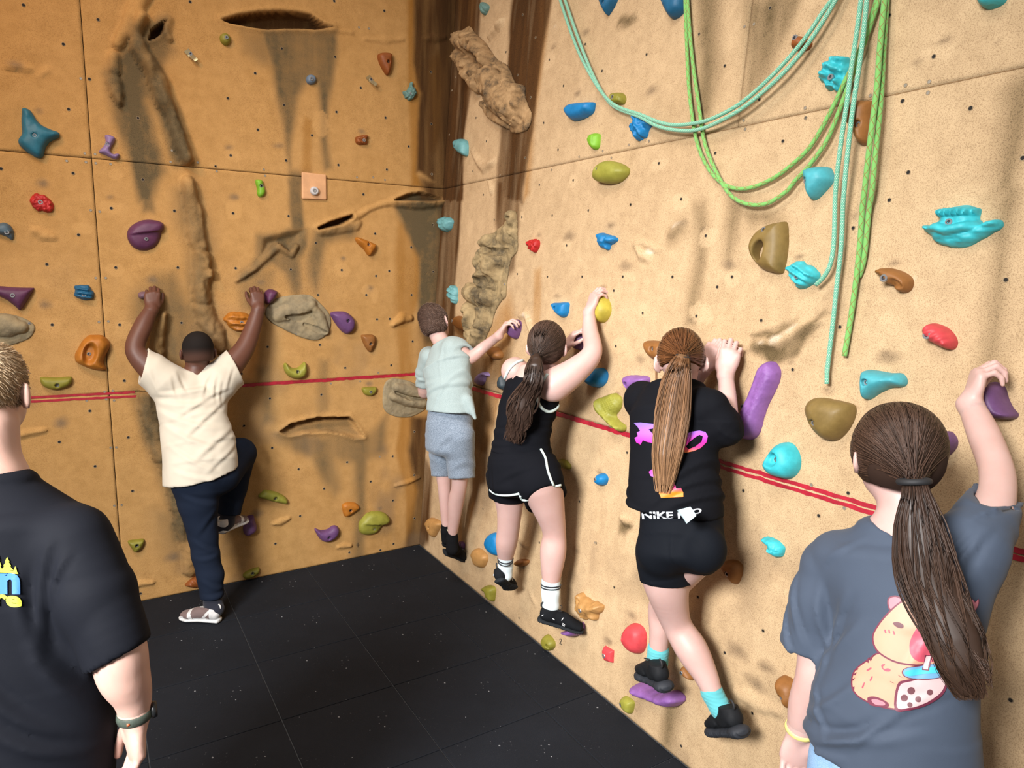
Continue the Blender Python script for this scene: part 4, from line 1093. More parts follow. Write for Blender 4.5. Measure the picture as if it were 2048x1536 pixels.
H('R', 'o', '1263,1060 1290,990 1350,910 1410,893 1460,915 1500,980 1512,1060 1490,1120 1440,1165 1370,1160 1300,1130', .07, 'cyan', 'cyan egg-shaped hold sitting on the red tape', (1375, 1020), pocket=((1365, 1020), 62, 50, .6, .4), sink=.15)


def foot(X, Y, hl, to, t):
    c0, c1 = to((1285, 360)), to((1150, 760))
    d = line_sd(X, Y, [c0, c1], [.045, .02])
    v = np.abs(np.sin((X * .8 + Y) * 260 + 3 * fbm(X * 40, Y * 40, 2, 2))) * np.abs(np.sin((X - Y * .6) * 230))
    return hl - .012 * np.clip(1 - d, 0, 1) + .004 * v * (d < 1)


H('R', 'o', '1072,820 1085,740 1110,650 1150,560 1190,450 1225,350 1270,305 1320,300 1360,350 1368,420 1330,520 1280,620 1245,720 1220,820 1180,870 1130,880 1085,855', .06, 'violet', 'long violet foot-shaped hold right of the ponytail girl in black', (1108, 635), fn=foot, sink=.3, res=52)
H('R', 'f', '1413,1020 1430,920 1455,880 1490,900 1515,960 1518,1010 1500,1060 1470,1093 1435,1090', .06, 'yellow', 'yellow hold under the right hand of the girl in the tank top')
H('R', 'f', '1087,945 1120,940 1200,938 1207,975 1195,1035 1165,1058 1130,1035 1100,990', .045, 'blue', 'blue shield-shaped hold above the head of the girl in the tank top', (1133, 985))
H('R', 'f', '735,1120 755,1078 790,1068 825,1080 832,1120 820,1180 795,1223 760,1195 740,1155', .06, 'grape', 'purple hold in the right hand of the boy in grey')
H('R', 'f', '1240,1200 1280,1152 1330,1155 1345,1200 1340,1270 1300,1305 1260,1300 1240,1255', .06, 'grape', 'purple hold in the left hand of the girl in the tank top')
H('R', 'o', '398,170 410,147 470,150 540,160 560,200 530,290 470,298 425,260 405,220', .055, 'brown', 'orange-brown hold left of the red-haired ponytail head', (487, 215), sink=.3)
H('R', 'o', '245,440 260,405 340,402 410,415 412,460 350,500 300,520 275,515 255,480', .05, 'violet', 'violet hold beside the left shoulder of the ponytail girl in black', (290, 470))
H('R', 'm', '1575,900 1600,840 1650,800 1700,790 1745,820 1755,880 1730,940 1680,975 1620,960', .065, 'blue', 'smooth round blue hold under the elbow of the girl in the tank top')


def drip(X, Y, hl, to, t):
    p = [to(q) for q in ((60, 590), (90, 680), (150, 740), (225, 800))]
    return hl * .75 + .02 * np.sqrt(np.clip(1 - line_sd(X, Y, p, [.02, .02, .018, .016]) ** 2, 0, 1)) + .004 * np.sin((X + Y) * 300)


H('R', 'o', '42,620 60,570 110,545 160,530 205,560 215,610 200,660 170,700 200,740 240,770 243,805 215,822 170,790 110,730 60,680', .055, 'moss', 'mossy green dripping hold on the red tape left of the ponytail girl', fn=drip)
H('R', 'n', '1000,155 1020,130 1060,140 1088,175 1085,200 1050,198 1010,175', .03, 'olive', 'small olive leaf-shaped hold right of the striped black shorts')
H('R', 'n', '1265,265 1285,230 1320,232 1338,265 1325,305 1295,315 1270,295', .04, 'blue', 'small round blue button hold below the mossy dripping one', (1292, 267), sink=0, boltr=.8)
H('R', 'n', '105,570 130,530 180,545 205,575 185,620 155,667 130,640 115,600', .045, 'tan', 'tan diamond hold low in the corner left of the black socks', (148, 600), boltr=.8, sink=.3)
H('R', 'n', '515,720 520,670 550,635 590,640 610,700 600,780 575,792 540,770', .05, 'blue', 'blue oval hold left of the shin of the girl in the tank top')
H('R', 'n', '418,790 435,745 470,742 510,780 520,815 500,865 475,876 445,860 430,815', .045, 'tan', 'tan rounded hold low on the right wall between two climbers')
H('R', 'n', '715,840 740,815 800,820 795,850 760,868 728,862', .035, 'brown', 'small orange-brown hold between the calves of the girl in the tank top')
H('R', 'n', '485,1020 510,995 550,995 572,1020 568,1070 560,1105 530,1085 520,1050 495,1035', .045, 'olive', 'olive hold at the foot of the right wall under the smaller black trainer')
H('R', 'n', '1040,1310 1100,1290 1150,1250 1162,1290 1150,1325 1110,1342', .075, 'violet', 'violet hold under the right trainer of the girl in the tank top')
H('R', 'n', '300,700 345,695 358,720 350,755 325,765 300,740', .05, 'grape', 'small purple hold under the shoe of the boy in grey')
H('R', 'n', '900,1370 920,1330 945,1340 975,1380 975,1420 950,1442 920,1430', .04, 'olive', 'small olive hold at the foot of the right wall beside a pencilled 2', (955, 1405), boltr=.7)
H('R', 'n', '1130,1080 1155,1050 1200,1075 1260,1105 1300,1130 1300,1170 1270,1190 1265,1235 1230,1235 1210,1215 1180,1228 1150,1170', .05, 'tan', 'rough tan rock-textured hold right of the striped socks', (1200, 1155), rough=.3, ridges=(2.0, .3, .15), sink=0)
H('R', 'n', '1312,1440 1325,1405 1350,1420 1385,1440 1380,1525 1330,1510', .025, 'rose', 'small square red hold low on the right wall', (1340, 1470), sink=0, sharp=True)
H('R', 'p', '182,790 195,740 225,710 270,720 302,770 300,850 275,885 240,880 205,845', .06, 'rose', 'dusty red oval hold left of the turquoise socks', (208, 787), sink=.3)
H('R', 'p', '258,1060 300,1060 400,1100 480,1100 515,1130 522,1160 480,1188 420,1175 340,1145 270,1105', .085, 'violet', 'long violet hold under the left trainer of the ponytail girl', rough=.12)
H('R', 'p', '170,1160 190,1125 240,1155 240,1200 225,1230 185,1195', .035, 'moss', 'small yellow-green hold at the foot of the right wall', (188, 1170), boltr=.8, sink=.2)
H('R', 'p', '525,960 545,950 580,1000 585,1035 550,1020 528,990', .035, 'brown', 'small orange-brown hold behind the shin of the ponytail girl', (545, 985), boltr=.8, sink=0)
H('R', 'p', '750,375 780,345 830,350 860,385 855,440 830,487 800,460 765,415', .045, 'brown', 'orange-brown shield hold right of the hip of the ponytail girl', (805, 422), sink=.2)
H('R', 'p', '978,230 1000,213 1050,225 1095,265 1105,300 1085,332 1050,328 1010,290 1005,260', .035, 'cyan', 'small cyan curled shell hold right of the hip of the ponytail girl', (1030, 270), rough=.2, pocket=((1025, 275), 30, 16, -.7, .4), sink=0, boltr=.6)
H('R', 'p', '1060,1050 1075,1015 1110,1015 1170,1060 1190,1150 1145,1205 1105,1160 1075,1100', .055, 'brown', 'orange-brown hold behind the forearm with the yellow wristband', (1118, 1127), sink=.3)
H('R', 'q', '1540,430 1560,340 1610,305 1680,340 1710,430 1745,500 1782,545 1760,578 1680,582 1615,565 1570,510', .075, 'grape', 'purple fin-shaped hold gripped by the girl in slate shirt', (1565, 428), sink=0, boltr=.8)
H('R', 'q', '1210,690 1260,668 1310,680 1345,740 1330,800 1275,850 1220,820', .06, 'grape', 'purple round hold half hidden behind the dark-haired girl in slate')
H('R', 'm', '590,920 610,860 650,830 690,835 702,870 670,876 662,920 635,955 605,945', .045, 'lilac', 'lilac curled hold between the boy in grey and the girl in tank top')
H('R', 'm', '800,950 815,880 845,850 870,950 850,1000 815,990', .05, 'ink', 'dark blue-black hold peeking out left of the tank top', (815, 945), boltr=.8, sink=.3)
H('R', 'm', '705,640 740,600 780,610 815,660 810,710 760,720 720,690', .05, 'brown', 'orange-brown hold in the shade under the forearm of the boy in grey')

# ---- bolted-on sculpted rock features


def rock_mat(name, c1, c2, c3):
    m, nt, b = nmat(name)
    mid = noise(nt, 9, 6, .7); fine = noise(nt, 240, 3, .6)
    c = ramp(nt, [(.36, c3), (.50, c1), (.64, c2)], mid).outputs[0]
    c = mixc(nt, ramp(nt, [(.55, (0, 0, 0)), (.75, (.45, .45, .45))], fine).outputs[0], c, tuple(A(c2) * 1.15))
    nt.links.new(c, b.inputs['Base Color']); b.inputs['Roughness'].default_value = .85; b.inputs['Specular IOR Level'].default_value = .25
    ad = N(nt, 'ShaderNodeMath', operation='MULTIPLY_ADD'); nt.links.new(mid, ad.inputs[0]); ad.inputs[1].default_value = 3; nt.links.new(fine, ad.inputs[2])
    bump(nt, b, ad.outputs[0], .5, .003); return m


M_ROCK = rock_mat('sculpted_rock_tan', (.29, .18, .085), (.42, .27, .135), (.075, .052, .032))
M_ROCKG = rock_mat('sculpted_rock_grey', (.25, .185, .095), (.38, .28, .145), (.085, .066, .04))
M_DISC = rock_mat('rock_disc_grey', (.27, .22, .135), (.33, .26, .15), (.20, .165, .105))


def rl(X, Y, to, pts, rad):
    return np.sqrt(np.clip(1 - line_sd(X, Y, [to(p) for p in pts], rad) ** 2, 0, 1))


def rock_up(X, Y, hl, to, t):
    h = .022 * np.clip(t * 5, 0, 1)
    h = np.maximum(h, .10 * rl(X, Y, to, [(455, 300), (580, 360), (660, 470)], [.06, .07, .05]))
    h = np.maximum(h, .075 * rl(X, Y, to, [(440, 430), (520, 560), (600, 660)], [.05, .07, .05]))
    h = np.maximum(h, .13 * rl(X, Y, to, [(690, 600), (760, 720), (880, 850)], [.085, .12, .085]))
    h = np.maximum(h, .09 * rl(X, Y, to, [(770, 540), (830, 650), (910, 690)], [.04, .05, .03]))
    h = np.maximum(h, .07 * rl(X, Y, to, [(640, 800), (720, 880), (800, 940)], [.03, .05, .04]))
    h = h - .045 * rl(X, Y, to, [(530, 410), (610, 470), (650, 560), (640, 640)], [.018, .03, .03, .018])
    return np.maximum(h + .022 * (fbm(X * 26, Y * 26, 21, 4) - .5) * 2 - .05 * np.clip(t * 4, 0, 1) * np.clip(.16 - np.abs(fbm(X * 9 + Y * 5, Y * 7 - X * 6, 5, 4) - .5) * 2, 0, 1) / .16 + .014 * (np.abs(fbm(X * 30, Y * 22, 77, 3) - .5) * 4 - .5), .012)


def rock_low(X, Y, hl, to, t):
    h = .018 * np.clip(t * 6, 0, 1)
    h = np.maximum(h, .055 * rl(X, Y, to, [(765, 270), (745, 400), (660, 470)], [.04, .07, .08]))
    h = np.maximum(h, .10 * rl(X, Y, to, [(620, 480), (590, 560), (570, 640)], [.07, .06, .05]))
    h = np.maximum(h, .11 * rl(X, Y, to, [(650, 600), (610, 720), (580, 760)], [.10, .11, .07]))
    h = np.maximum(h, .09 * rl(X, Y, to, [(460, 850), (500, 890), (600, 900)], [.06, .07, .06]))
    h = np.maximum(h, .085 * rl(X, Y, to, [(455, 990), (470, 1080), (470, 1180)], [.05, .06, .06]))
    h = np.maximum(h, .075 * rl(X, Y, to, [(560, 1000), (540, 1120), (490, 1240)], [.06, .06, .05]))
    h = h - .05 * rl(X, Y, to, [(640, 550), (690, 560), (730, 545)], [.02, .026, .016])
    h = h - .04 * rl(X, Y, to, [(690, 680), (660, 770), (570, 780)], [.02, .03, .02])
    h = h - .045 * rl(X, Y, to, [(490, 960), (510, 1060), (470, 1140)], [.016, .03, .02])
    return np.maximum(h + .018 * (fbm(X * 24, Y * 24, 31, 4) - .5) * 2 - .035 * np.clip(t * 4, 0, 1) * np.clip(.14 - np.abs(fbm(X * 10, Y * 8, 15, 4) - .5) * 2, 0, 1) / .14 + .010 * (np.abs(fbm(X * 34, Y * 26, 78, 3) - .5) * 4 - .5), .012)


def disc1(X, Y, hl, to, t):
    h = .008 + .008 * np.clip(t * 4, 0, 1)
    h = np.maximum(h, .045 * rl(X, Y, to, [(600, 1040), (740, 1000), (850, 960)], [.045, .06, .04]))
    h = np.maximum(h, .04 * rl(X, Y, to, [(850, 960), (920, 1050), (960, 1160)], [.03, .036, .03]))
    h = h - .03 * rl(X, Y, to, [(660, 1050), (760, 1060), (850, 1020)], [.012, .025, .012])
    h = h - .02 * rl(X, Y, to, [(800, 1110), (900, 1150), (960, 1170)], [.01, .02, .01])
    return np.maximum(h + .006 * (fbm(X * 30, Y * 30, 41, 4) - .5) * 2, .007)


def disc2(X, Y, hl, to, t):
    h = .008 + .006 * np.clip(t * 4, 0, 1)
    h = np.maximum(h, .05 * rl(X, Y, to, [(1510, 210), (1600, 230), (1700, 270)], [.03, .045, .04]))
    h = np.maximum(h, .06 * rl(X, Y, to, [(1480, 280), (1580, 310), (1700, 330)], [.03, .04, .04]))
    h = h - .035 * rl(X, Y, to, [(1500, 250), (1600, 290), (1720, 295)], [.008, .014, .010])
    return np.maximum(h + .006 * (fbm(X * 30, Y * 30, 42, 4) - .5) * 2, .007)


def disc3(X, Y, hl, to, t):
    h = .008 + .006 * np.clip(t * 4, 0, 1)
    h = np.maximum(h, .05 * rl(X, Y, to, [(-60, 1110), (60, 1120), (160, 1130)], [.06, .06, .035]))
    return np.maximum(h + .006 * (fbm(X * 30, Y * 30, 43, 4) - .5) * 2, .007)


RK = dict(name='rock_feature', cat='rock feature', rnd=.1, sink=0)
H('R', 'c', '410,300 430,250 490,190 520,195 560,250 640,330 720,440 800,490 860,630 920,640 938,670 935,720 960,800 985,860 970,960 920,1015 830,1020 790,970 680,910 640,850 610,740 560,690 480,560 420,440', .14, None, 'long tan sculpted rock bolted high on the right wall beside the corner', (872, 945), fn=rock_up, mat=M_ROCK, res=82, off=.03, boltr=.6, **RK)
H('R', 'f', '700,330 740,250 770,230 790,260 795,400 795,540 750,600 730,680 715,800 705,900 680,920 640,980 610,1060 600,1110 560,1200 520,1290 440,1300 415,1200 440,960 430,850 460,790 500,770 540,600 580,470 620,430', .13, None, 'tall grey-brown sculpted rock between the boy in grey and the seam above', (705, 800), fn=rock_low, mat=M_ROCKG, res=96, off=.03, boltr=.5, **RK)
H('L', 'e', '500,1030 530,960 600,905 700,885 810,878 870,895 930,950 985,1010 1010,1070 1000,1150 970,1200 900,1232 830,1225 740,1195 630,1140 550,1095', .06, None, 'large grey rock disc with a ridged middle right of the raised right arm', (738, 1180), fn=disc1, mat=M_DISC, res=66, off=.01, boltr=.5, **RK)
H('L', 'l', '1410,230 1430,170 1480,140 1560,150 1650,180 1720,250 1745,340 1720,390 1660,425 1590,445 1500,435 1430,400 1405,330', .075, None, 'grey rock disc with a deep groove left of the boy in grey', (1485, 403), fn=disc2, mat=M_DISC, res=60, off=.01, boltr=.5, **RK)
H('L', 'd', '-120,1050 0,1025 120,1040 220,1080 265,1120 260,1170 220,1220 120,1260 0,1290 -100,1280', .06, None, 'grey-brown rock disc cut by the left picture edge', (225, 1100), fn=disc3, mat=M_DISC, res=60, off=.01, boltr=.6, **RK)

# ---- plywood square with its white knob, and the two bolt hangers
m_ply = plain('bare_plywood', (.62, .34, .17), .7, .12, 18)
ply = hold('L', 'b', '782,1320 970,1342 971,1534 783,1528', .016, None, 'bare orange plywood square screwed over the upper seam', name='plywood_plate', cat='board', mat=m_ply, rnd=.1, dome=0, off=.012, sharp=True)


def knob():
    px, py = cpx('b', [(880, 1466)])[0]
    P = on_wall('L', px, py, .03); a, b_ = wall_ab('L', P)
    prof = [(.024, .017), (.0255, .024), (.0245, .034), (.020, .040), (.013, .042), (.011, .039), (.0, .039)]
    k = 24; bm = bmesh.new()
    R = [[bm.verts.new(wall_pt('L', a + r * math.cos(t), b_ + r * math.sin(t), n)) for t in np.arange(k) * 2 * np.pi / k] for r, n in prof[:-1]]
    for q1, q2 in zip(R[:-1], R[1:]):
        for t in range(k): bm.faces.new((q1[t], q2[t], q2[(t + 1) % k], q1[(t + 1) % k]))
    bm.faces.new(R[-1]); bmesh.ops.recalc_face_normals(bm, faces=bm.faces)
    root = empty('climbing_hold', wall_pt('L', A(a), A(b_), A(.016)))
    bm_obj('grip', bm, plain('white_resin', (.50, .49, .50), .5, .1), root, True)
    add_bolt(root, 'L', a, b_, .039, 1.1)
    tag(root, 'round white button hold bolted to the plywood square', 'climbing hold')


knob()


def hanger(c, q, label):
    px, py = cpx(c, [q])[0]; a, b_ = px_ab('L', px, py)
    root = empty('bolt_hanger', wall_pt('L', A(a), A(b_), A(0.)))
    n = 14; t = np.linspace(0, 1, n)
    P = wall_pt('L', a - .02 + .045 * t, b_ + .022 - .052 * t, .004 + .026 * sstep(.35, 1, t))
    Wd = wall_pt('L', A(.012), A(.010), A(.0))
    V = np.concatenate([P + Wd * (1 - .35 * t)[:, None], P - Wd * (1 - .35 * t)[:, None]]); i = np.arange(n - 1)
    F = np.stack([i, i + 1, n + i + 1, n + i], 1)
    ob = link('hanger_plate', mesh_np('hanger_plate', V, F, False), plain('brass_steel', (.45, .36, .20), .35, .1, metal=.8), root)
    sm = ob.modifiers.new('s', 'SOLIDIFY'); sm.thickness = .003
    add_bolt(root, 'L', a, b_ + .006, .010, 1.0)
    tag(root, label, 'bolt hanger')


hanger('a', (1462, 425), 'steel bolt hanger right of the sculpted root')
hanger('b', (1310, 620), 'steel bolt hanger below the rust brown teardrop hold')

# ---- writing on the wall beside the low hold: a pencilled 2
bm = bmesh.new()


def pencil(wn, pts, r, name, label, cat='mark'):
    P = A([on_wall(wn, x, y, .0035) for x, y in pts]); V, F = tube_np(catmull(P, 5), r, 5)
    tag(link(name, mesh_mixed(name, V, F), plain('pencil_black', (.03, .025, .02), .9)), label, cat)


pencil('R', cpx('n', [(1022, 1365), (1028, 1358), (1034, 1364), (1030, 1376), (1022, 1390), (1030, 1392), (1036, 1396)]), .0016, 'pencilled_number', 'small black handwritten 2 near the floor edge of the right wall')
pencil('L', cpx('l', [(1212, 1402), (1212, 1420), (1212, 1438)]), .0013, 'pencilled_cross', 'upright stroke of the small pencilled plus near the floor')
pencil('L', cpx('l', [(1198, 1420), (1212, 1420), (1226, 1420)]), .0013, 'pencilled_cross', 'level stroke of the small pencilled plus near the floor')
# ------------------------------------------------------------------ ropes
def rope_mat(name, base, fleck, kind):
    m, nt, b = nmat(name)
    at = N(nt, 'ShaderNodeAttribute', attribute_name='weave')
    sp = N(nt, 'ShaderNodeSeparateColor'); nt.links.new(at.outputs['Color'], sp.inputs[0])

    def math_(op, a, bb=None, clamp=False):
        q = N(nt, 'ShaderNodeMath', operation=op, use_clamp=clamp)
        for i, v in enumerate((a, bb)):
            if v is None: continue
            if isinstance(v, (int, float)): q.inputs[i].default_value = v
            else: nt.links.new(v, q.inputs[i])
        return q.outputs[0]
    L, TH = sp.outputs[0], sp.outputs[1]           # metres along the rope, turns around it
    f1, f2 = (105, 4) if kind == 'check' else (26, 1)
    u = math_('ADD', math_('MULTIPLY', L, f1), math_('MULTIPLY', TH, f2)); v = math_('SUBTRACT', math_('MULTIPLY', L, f1), math_('MULTIPLY', TH, f2))
    su = math_('ABSOLUTE', math_('SUBTRACT', math_('FRACT', u), .5)); sv = math_('ABSOLUTE', math_('SUBTRACT', math_('FRACT', v), .5))
    if kind == 'check': fac = math_('MULTIPLY', math_('GREATER_THAN', su, .26), math_('GREATER_THAN', sv, .26))
    else: fac = math_('MAXIMUM', math_('GREATER_THAN', su, .455), math_('GREATER_THAN', sv, .455))
    c = mixc(nt, fac, base, fleck)
    nt.links.new(c, b.inputs['Base Color']); b.inputs['Roughness'].default_value = .8; b.inputs['Sheen Weight'].default_value = .2
    w1 = math_('SINE', math_('MULTIPLY', math_('ADD', math_('MULTIPLY', L, 210), math_('MULTIPLY', TH, 6)), 6.283))
    bump(nt, b, w1, .10, .0005)
    return m


M_MINT = rope_mat('mint_rope_weave', (.085, .36, .235), (.55, .66, .52), 'check')
M_GREEN = rope_mat('green_rope_weave', (.165, .42, .10), (.22, .15, .04), 'diamond')


def rope(parts, mat, label, offs=None, r=.0072, up=True):
    px = [];
    for c, s in parts:
        px += cpx(c, [tuple(map(float, t.split(','))) for t in s.split()])
    n = len(px)
    of = np.full(n, .03) if offs is None else np.interp(np.linspace(0, 1, n), np.linspace(0, 1, len(offs)), offs)
    P = A([on_wall('R', x, y, o) for (x, y), o in zip(px, of)])
    if up:                                  # the rope goes on up towards the belay beam
        d0 = unit(P[0] - P[1]); P = np.vstack([P[0] + d0 * .45 + A([0, 0, .1]), P[0] + d0 * .2, P])
        if up == 2: d1 = unit(P[-1] - P[-2]); P = np.vstack([P, P[-1] + d1 * .2, P[-1] + d1 * .45 + A([0, 0, .1])])
    P = catmull(P, 14)
    seg = np.concatenate([[0], np.cumsum(np.linalg.norm(np.diff(P, axis=0), axis=1))])
    k = int(seg[-1] / .006); s = np.linspace(0, seg[-1], k)
    P = np.stack([np.interp(s, seg, P[:, i]) for i in range(3)], 1)
    for _ in range(30): P[1:-1] = .25 * P[:-2] + .5 * P[1:-1] + .25 * P[2:]
    sides = 13                              # last column repeats the first so the weave can close
    V, F = tube_np(P, r, sides - 1, caps=True)
    me = mesh_mixed('climbing_rope', V, F)
    th = np.abs(((np.arange(sides - 1) / (sides - 1)) * 2) - 1)
    at = np.zeros((len(V), 3)); at[:k * (sides - 1), 0] = np.repeat(s, sides - 1); at[:k * (sides - 1), 1] = np.tile(th, k)
    at[-1, 0] = s[-1]
    set_attr(me, 'weave', at)
    return tag(link('climbing_rope', me, mat), label, 'rope')


rope([('g', '78,0 130,160 220,400 330,610 425,745 500,810 590,848 690,878 800,925 900,955 1000,960 1100,948 1200,928 1350,863 1500,768 1700,588 1850,428 2000,240'), ('h', '470,60 520,0')], M_MINT, 'upper strand of the long mint rope swag', [.03, .03, .05, .05, .04, .06, .05, .04], up=2)
rope([('g', '115,0 180,190 260,410 350,620 440,770 510,830 600,866 700,902 800,960 900,990 1000,1003 1100,1003 1200,978 1350,908 1500,818 1700,652 1850,502 2000,312'), ('h', '500,90 550,0')], M_MINT, 'lower strand of the long mint rope swag', [.03, .03, .045, .05, .04, .06, .05, .04], up=2)
rope([('g', '1038,0 1045,200 1055,450 1065,650 1080,800 1100,950 1130,1100 1180,1230 1240,1330 1310,1400 1400,1445 1500,1450 1600,1425 1750,1350 1900,1230 2000,1130'), ('h', '480,920 570,740 630,600 700,480 770,290 830,110 865,0')], M_GREEN, 'inner strand of the green rope swag', [.025, .025, .025, .025, .025, .03, .03, .025], up=2)
rope([('g', '1056,0 1078,300 1105,550 1135,750 1162,950 1182,1080 1222,1200 1290,1350 1340,1440'), ('i', '860,130 950,180 1050,195 1150,178 1250,110 1330,50'), ('h', '200,1420 300,1330 380,1230 480,1090 560,900 640,680 700,520 785,290 845,110 885,0')], M_GREEN, 'outer strand of the green rope swag, hanging lowest', [.025, .025, .025, .04, .025, .03, .03, .025], up=2)
rope([('h', '745,0 720,200 690,400 660,600 640,780 610,960 585,1150 560,1350 545,1530'), ('j', '545,200 540,420 530,560 510,660 470,740 400,805')], M_MINT, 'mint rope end that hangs shorter and curls left', [.06, .06, .075, .075, .05, .05, .05, .04])
rope([('h', '790,0 765,250 740,450 710,650 680,850 660,1020 640,1200 620,1400 612,1530'), ('j', '605,180 600,400 585,600 560,800 540,1000 520,1180 495,1380 480,1530'), ('q', '420,150 415,322')], M_MINT, 'mint rope end that hangs lowest of all the ropes', [.06, .075, .08, .07, .05, .04, .03, .03])
rope([('h', '925,0 905,200 885,420 870,650 845,850 820,1050 790,1300 765,1530'), ('j', '755,200 740,450 715,700 690,900 660,1100 630,1280 617,1352')], M_GREEN, 'longer of the two straight green rope ends', [.04, .06, .075, .05, .03, .02, .02], r=.0082)
rope([('h', '943,0 930,200 915,450 905,650 890,850 870,1050 845,1300 825,1530'), ('j', '810,180 790,400 770,600 752,690 728,745')], M_GREEN, 'shorter green rope end merging behind the longer one', [.025, .03, .05, .05, .03, .02, .012], r=.0078)
# ------------------------------------------------------------------ people: shared builders
class Fr:
    """joint placement for one person: a pixel and a distance off the wall (or from the camera) -> a point and a radius"""
    def __init__(s, wn): s.wn = wn; s.n, s.a, s.b = (WALL[wn][k] for k in 'nab') if wn in WALL else (-unit(A([CF[0], CF[1], 0])), unit(A([CR[0], CR[1], 0])), A([0, 0, 1.]))

    def P(s, px, py, off):
        if s.wn in WALL: return on_wall(s.wn, px, py, off)
        return CAM_C + ray(px, py) * off

    def J(s, px, py, off, hw):
        p = s.P(px, py, off); return p, hw * depth_of(p) / FPX

    def D(s, x0, y0, x1, y1, off): return unit(s.P(x1, y1, off) - s.P(x0, y0, off))

    def st(s, px, py, off, hw, b, k=1.0, dn=0.0):
        p, r = s.J(px, py, off, hw); return p - s.n * dn, r * k, b * k


def smooth_j(ch, n=8):
    Q = catmull(A([list(p) + [r] for p, r in ch]), n)
    return [(q[:3], q[3]) for q in Q]


def skin_mat(name, c, rough=.5):
    m, nt, b = nmat(name)
    c = A(c); f = noise(nt, 9, 4, .6)
    col = ramp(nt, [(.3, tuple(c * A([.97, .92, .90]))), (.7, tuple(np.minimum(c * 1.05, 1)))], f).outputs[0]
    nt.links.new(col, b.inputs['Base Color']); b.inputs['Roughness'].default_value = rough
    b.inputs['Subsurface Weight'].default_value = .14; b.inputs['Subsurface Radius'].default_value = (1, .35, .2); b.inputs['Subsurface Scale'].default_value = .006
    bump(nt, b, noise(nt, 500, 2), .12, .001); return m


def cloth_mat(name, c, rough=.75, weave=900, heather=0, c2=None, sheen=.15, spec=.3):
    m, nt, b = nmat(name)
    c = A(c); f = noise(nt, 6, 3, .6)
    col = ramp(nt, [(.3, tuple(c * .93)), (.7, tuple(np.minimum(c * 1.06, 1)))], f).outputs[0]
    if heather:
        hn = noise(nt, 1, 3, .7, mapscale=(150, 150, 420) if heather == 1 else (330, 330, 330))
        col = mixc(nt, ramp(nt, [(.42, (0, 0, 0)), (.6, (1, 1, 1))], hn).outputs[0], col, c2)
    nt.links.new(col, b.inputs['Base Color']); b.inputs['Roughness'].default_value = rough
    b.inputs['Sheen Weight'].default_value = sheen; b.inputs['Specular IOR Level'].default_value = spec
    bump(nt, b, noise(nt, weave, 2), .25, .0008); return m


def hair_mat(name, root, tip, rough=.38, spec=.5):
    m, nt, b = nmat(name)
    at = N(nt, 'ShaderNodeAttribute', attribute_name='hair')
    sp = N(nt, 'ShaderNodeSeparateColor'); nt.links.new(at.outputs['Color'], sp.inputs[0])
    col = mixc(nt, sp.outputs[1], root, tip)
    v = N(nt, 'ShaderNodeMapRange', ins={'To Min': .45, 'To Max': 1.5}); nt.links.new(sp.outputs[0], v.inputs['Value'])
    cc = N(nt, 'ShaderNodeCombineColor')
    for i in range(3): nt.links.new(v.outputs[0], cc.inputs[i])
    col = mixc(nt, 1.0, col, cc.outputs[0], 'MULTIPLY')
    nt.links.new(col, b.inputs['Base Color']); b.inputs['Roughness'].default_value = rough; b.inputs['Specular IOR Level'].default_value = spec
    return m


def part(name, VF, mat, parent, smooth=True):
    V, F = VF
    return link(name, mesh_np(name, V, F, smooth), mat, parent)


def strands(name, S, r0, mat, parent, tint=None, tip0=0.0, r1=.35):
    """S: (n, m, 3) hairs drawn as thin three-sided tubes"""
    S = np.asarray(S, float); n, m, _ = S.shape
    T = np.gradient(S, axis=1); T /= np.linalg.norm(T, axis=2, keepdims=True) + 1e-12
    up = np.where(np.abs(T[..., 2:3]) < .9, A([0, 0, 1.]), A([1., 0, 0]))
    Nn = np.cross(T, up); Nn /= np.linalg.norm(Nn, axis=2, keepdims=True) + 1e-12
    B = np.cross(T, Nn)
    r = (np.full(n, r0) if np.isscalar(r0) else np.asarray(r0))[:, None] * np.linspace(1, r1, m)[None]
    V = np.stack([S + r[..., None] * (math.cos(t) * Nn + math.sin(t) * B) for t in (0, 2.0944, 4.1888)], 2).reshape(-1, 3)
    base = (np.arange(n)[:, None] * m + np.arange(m - 1)[None]).ravel() * 3
    F = np.concatenate([np.stack([base + j, base + (j + 1) % 3, base + 3 + (j + 1) % 3, base + 3 + j], 1) for j in range(3)])
    me = mesh_np(name, V, F)
    tint = rng.random(n) if tint is None else tint
    at = np.zeros((n, m, 3, 3)); at[..., 0] = tint[:, None, None]; at[..., 1] = (tip0 + (1 - tip0) * np.linspace(0, 1, m))[None, :, None]
    set_attr(me, 'hair', at.reshape(-1, 3))
    return link(name, me, mat, parent)


def cap_of(mat):                       # the scalp under the hairs: same colour, no gloss
    m = mat.copy(); b = m.node_tree.nodes['Principled BSDF']; b.inputs['Roughness'].default_value = .85; b.inputs['Specular IOR Level'].default_value = .1
    return m


def cap_attr(me, tint, tip=0.0):
    a = np.zeros((len(me.vertices), 3)); a[:, 0] = tint; a[:, 1] = tip; set_attr(me, 'hair', a)


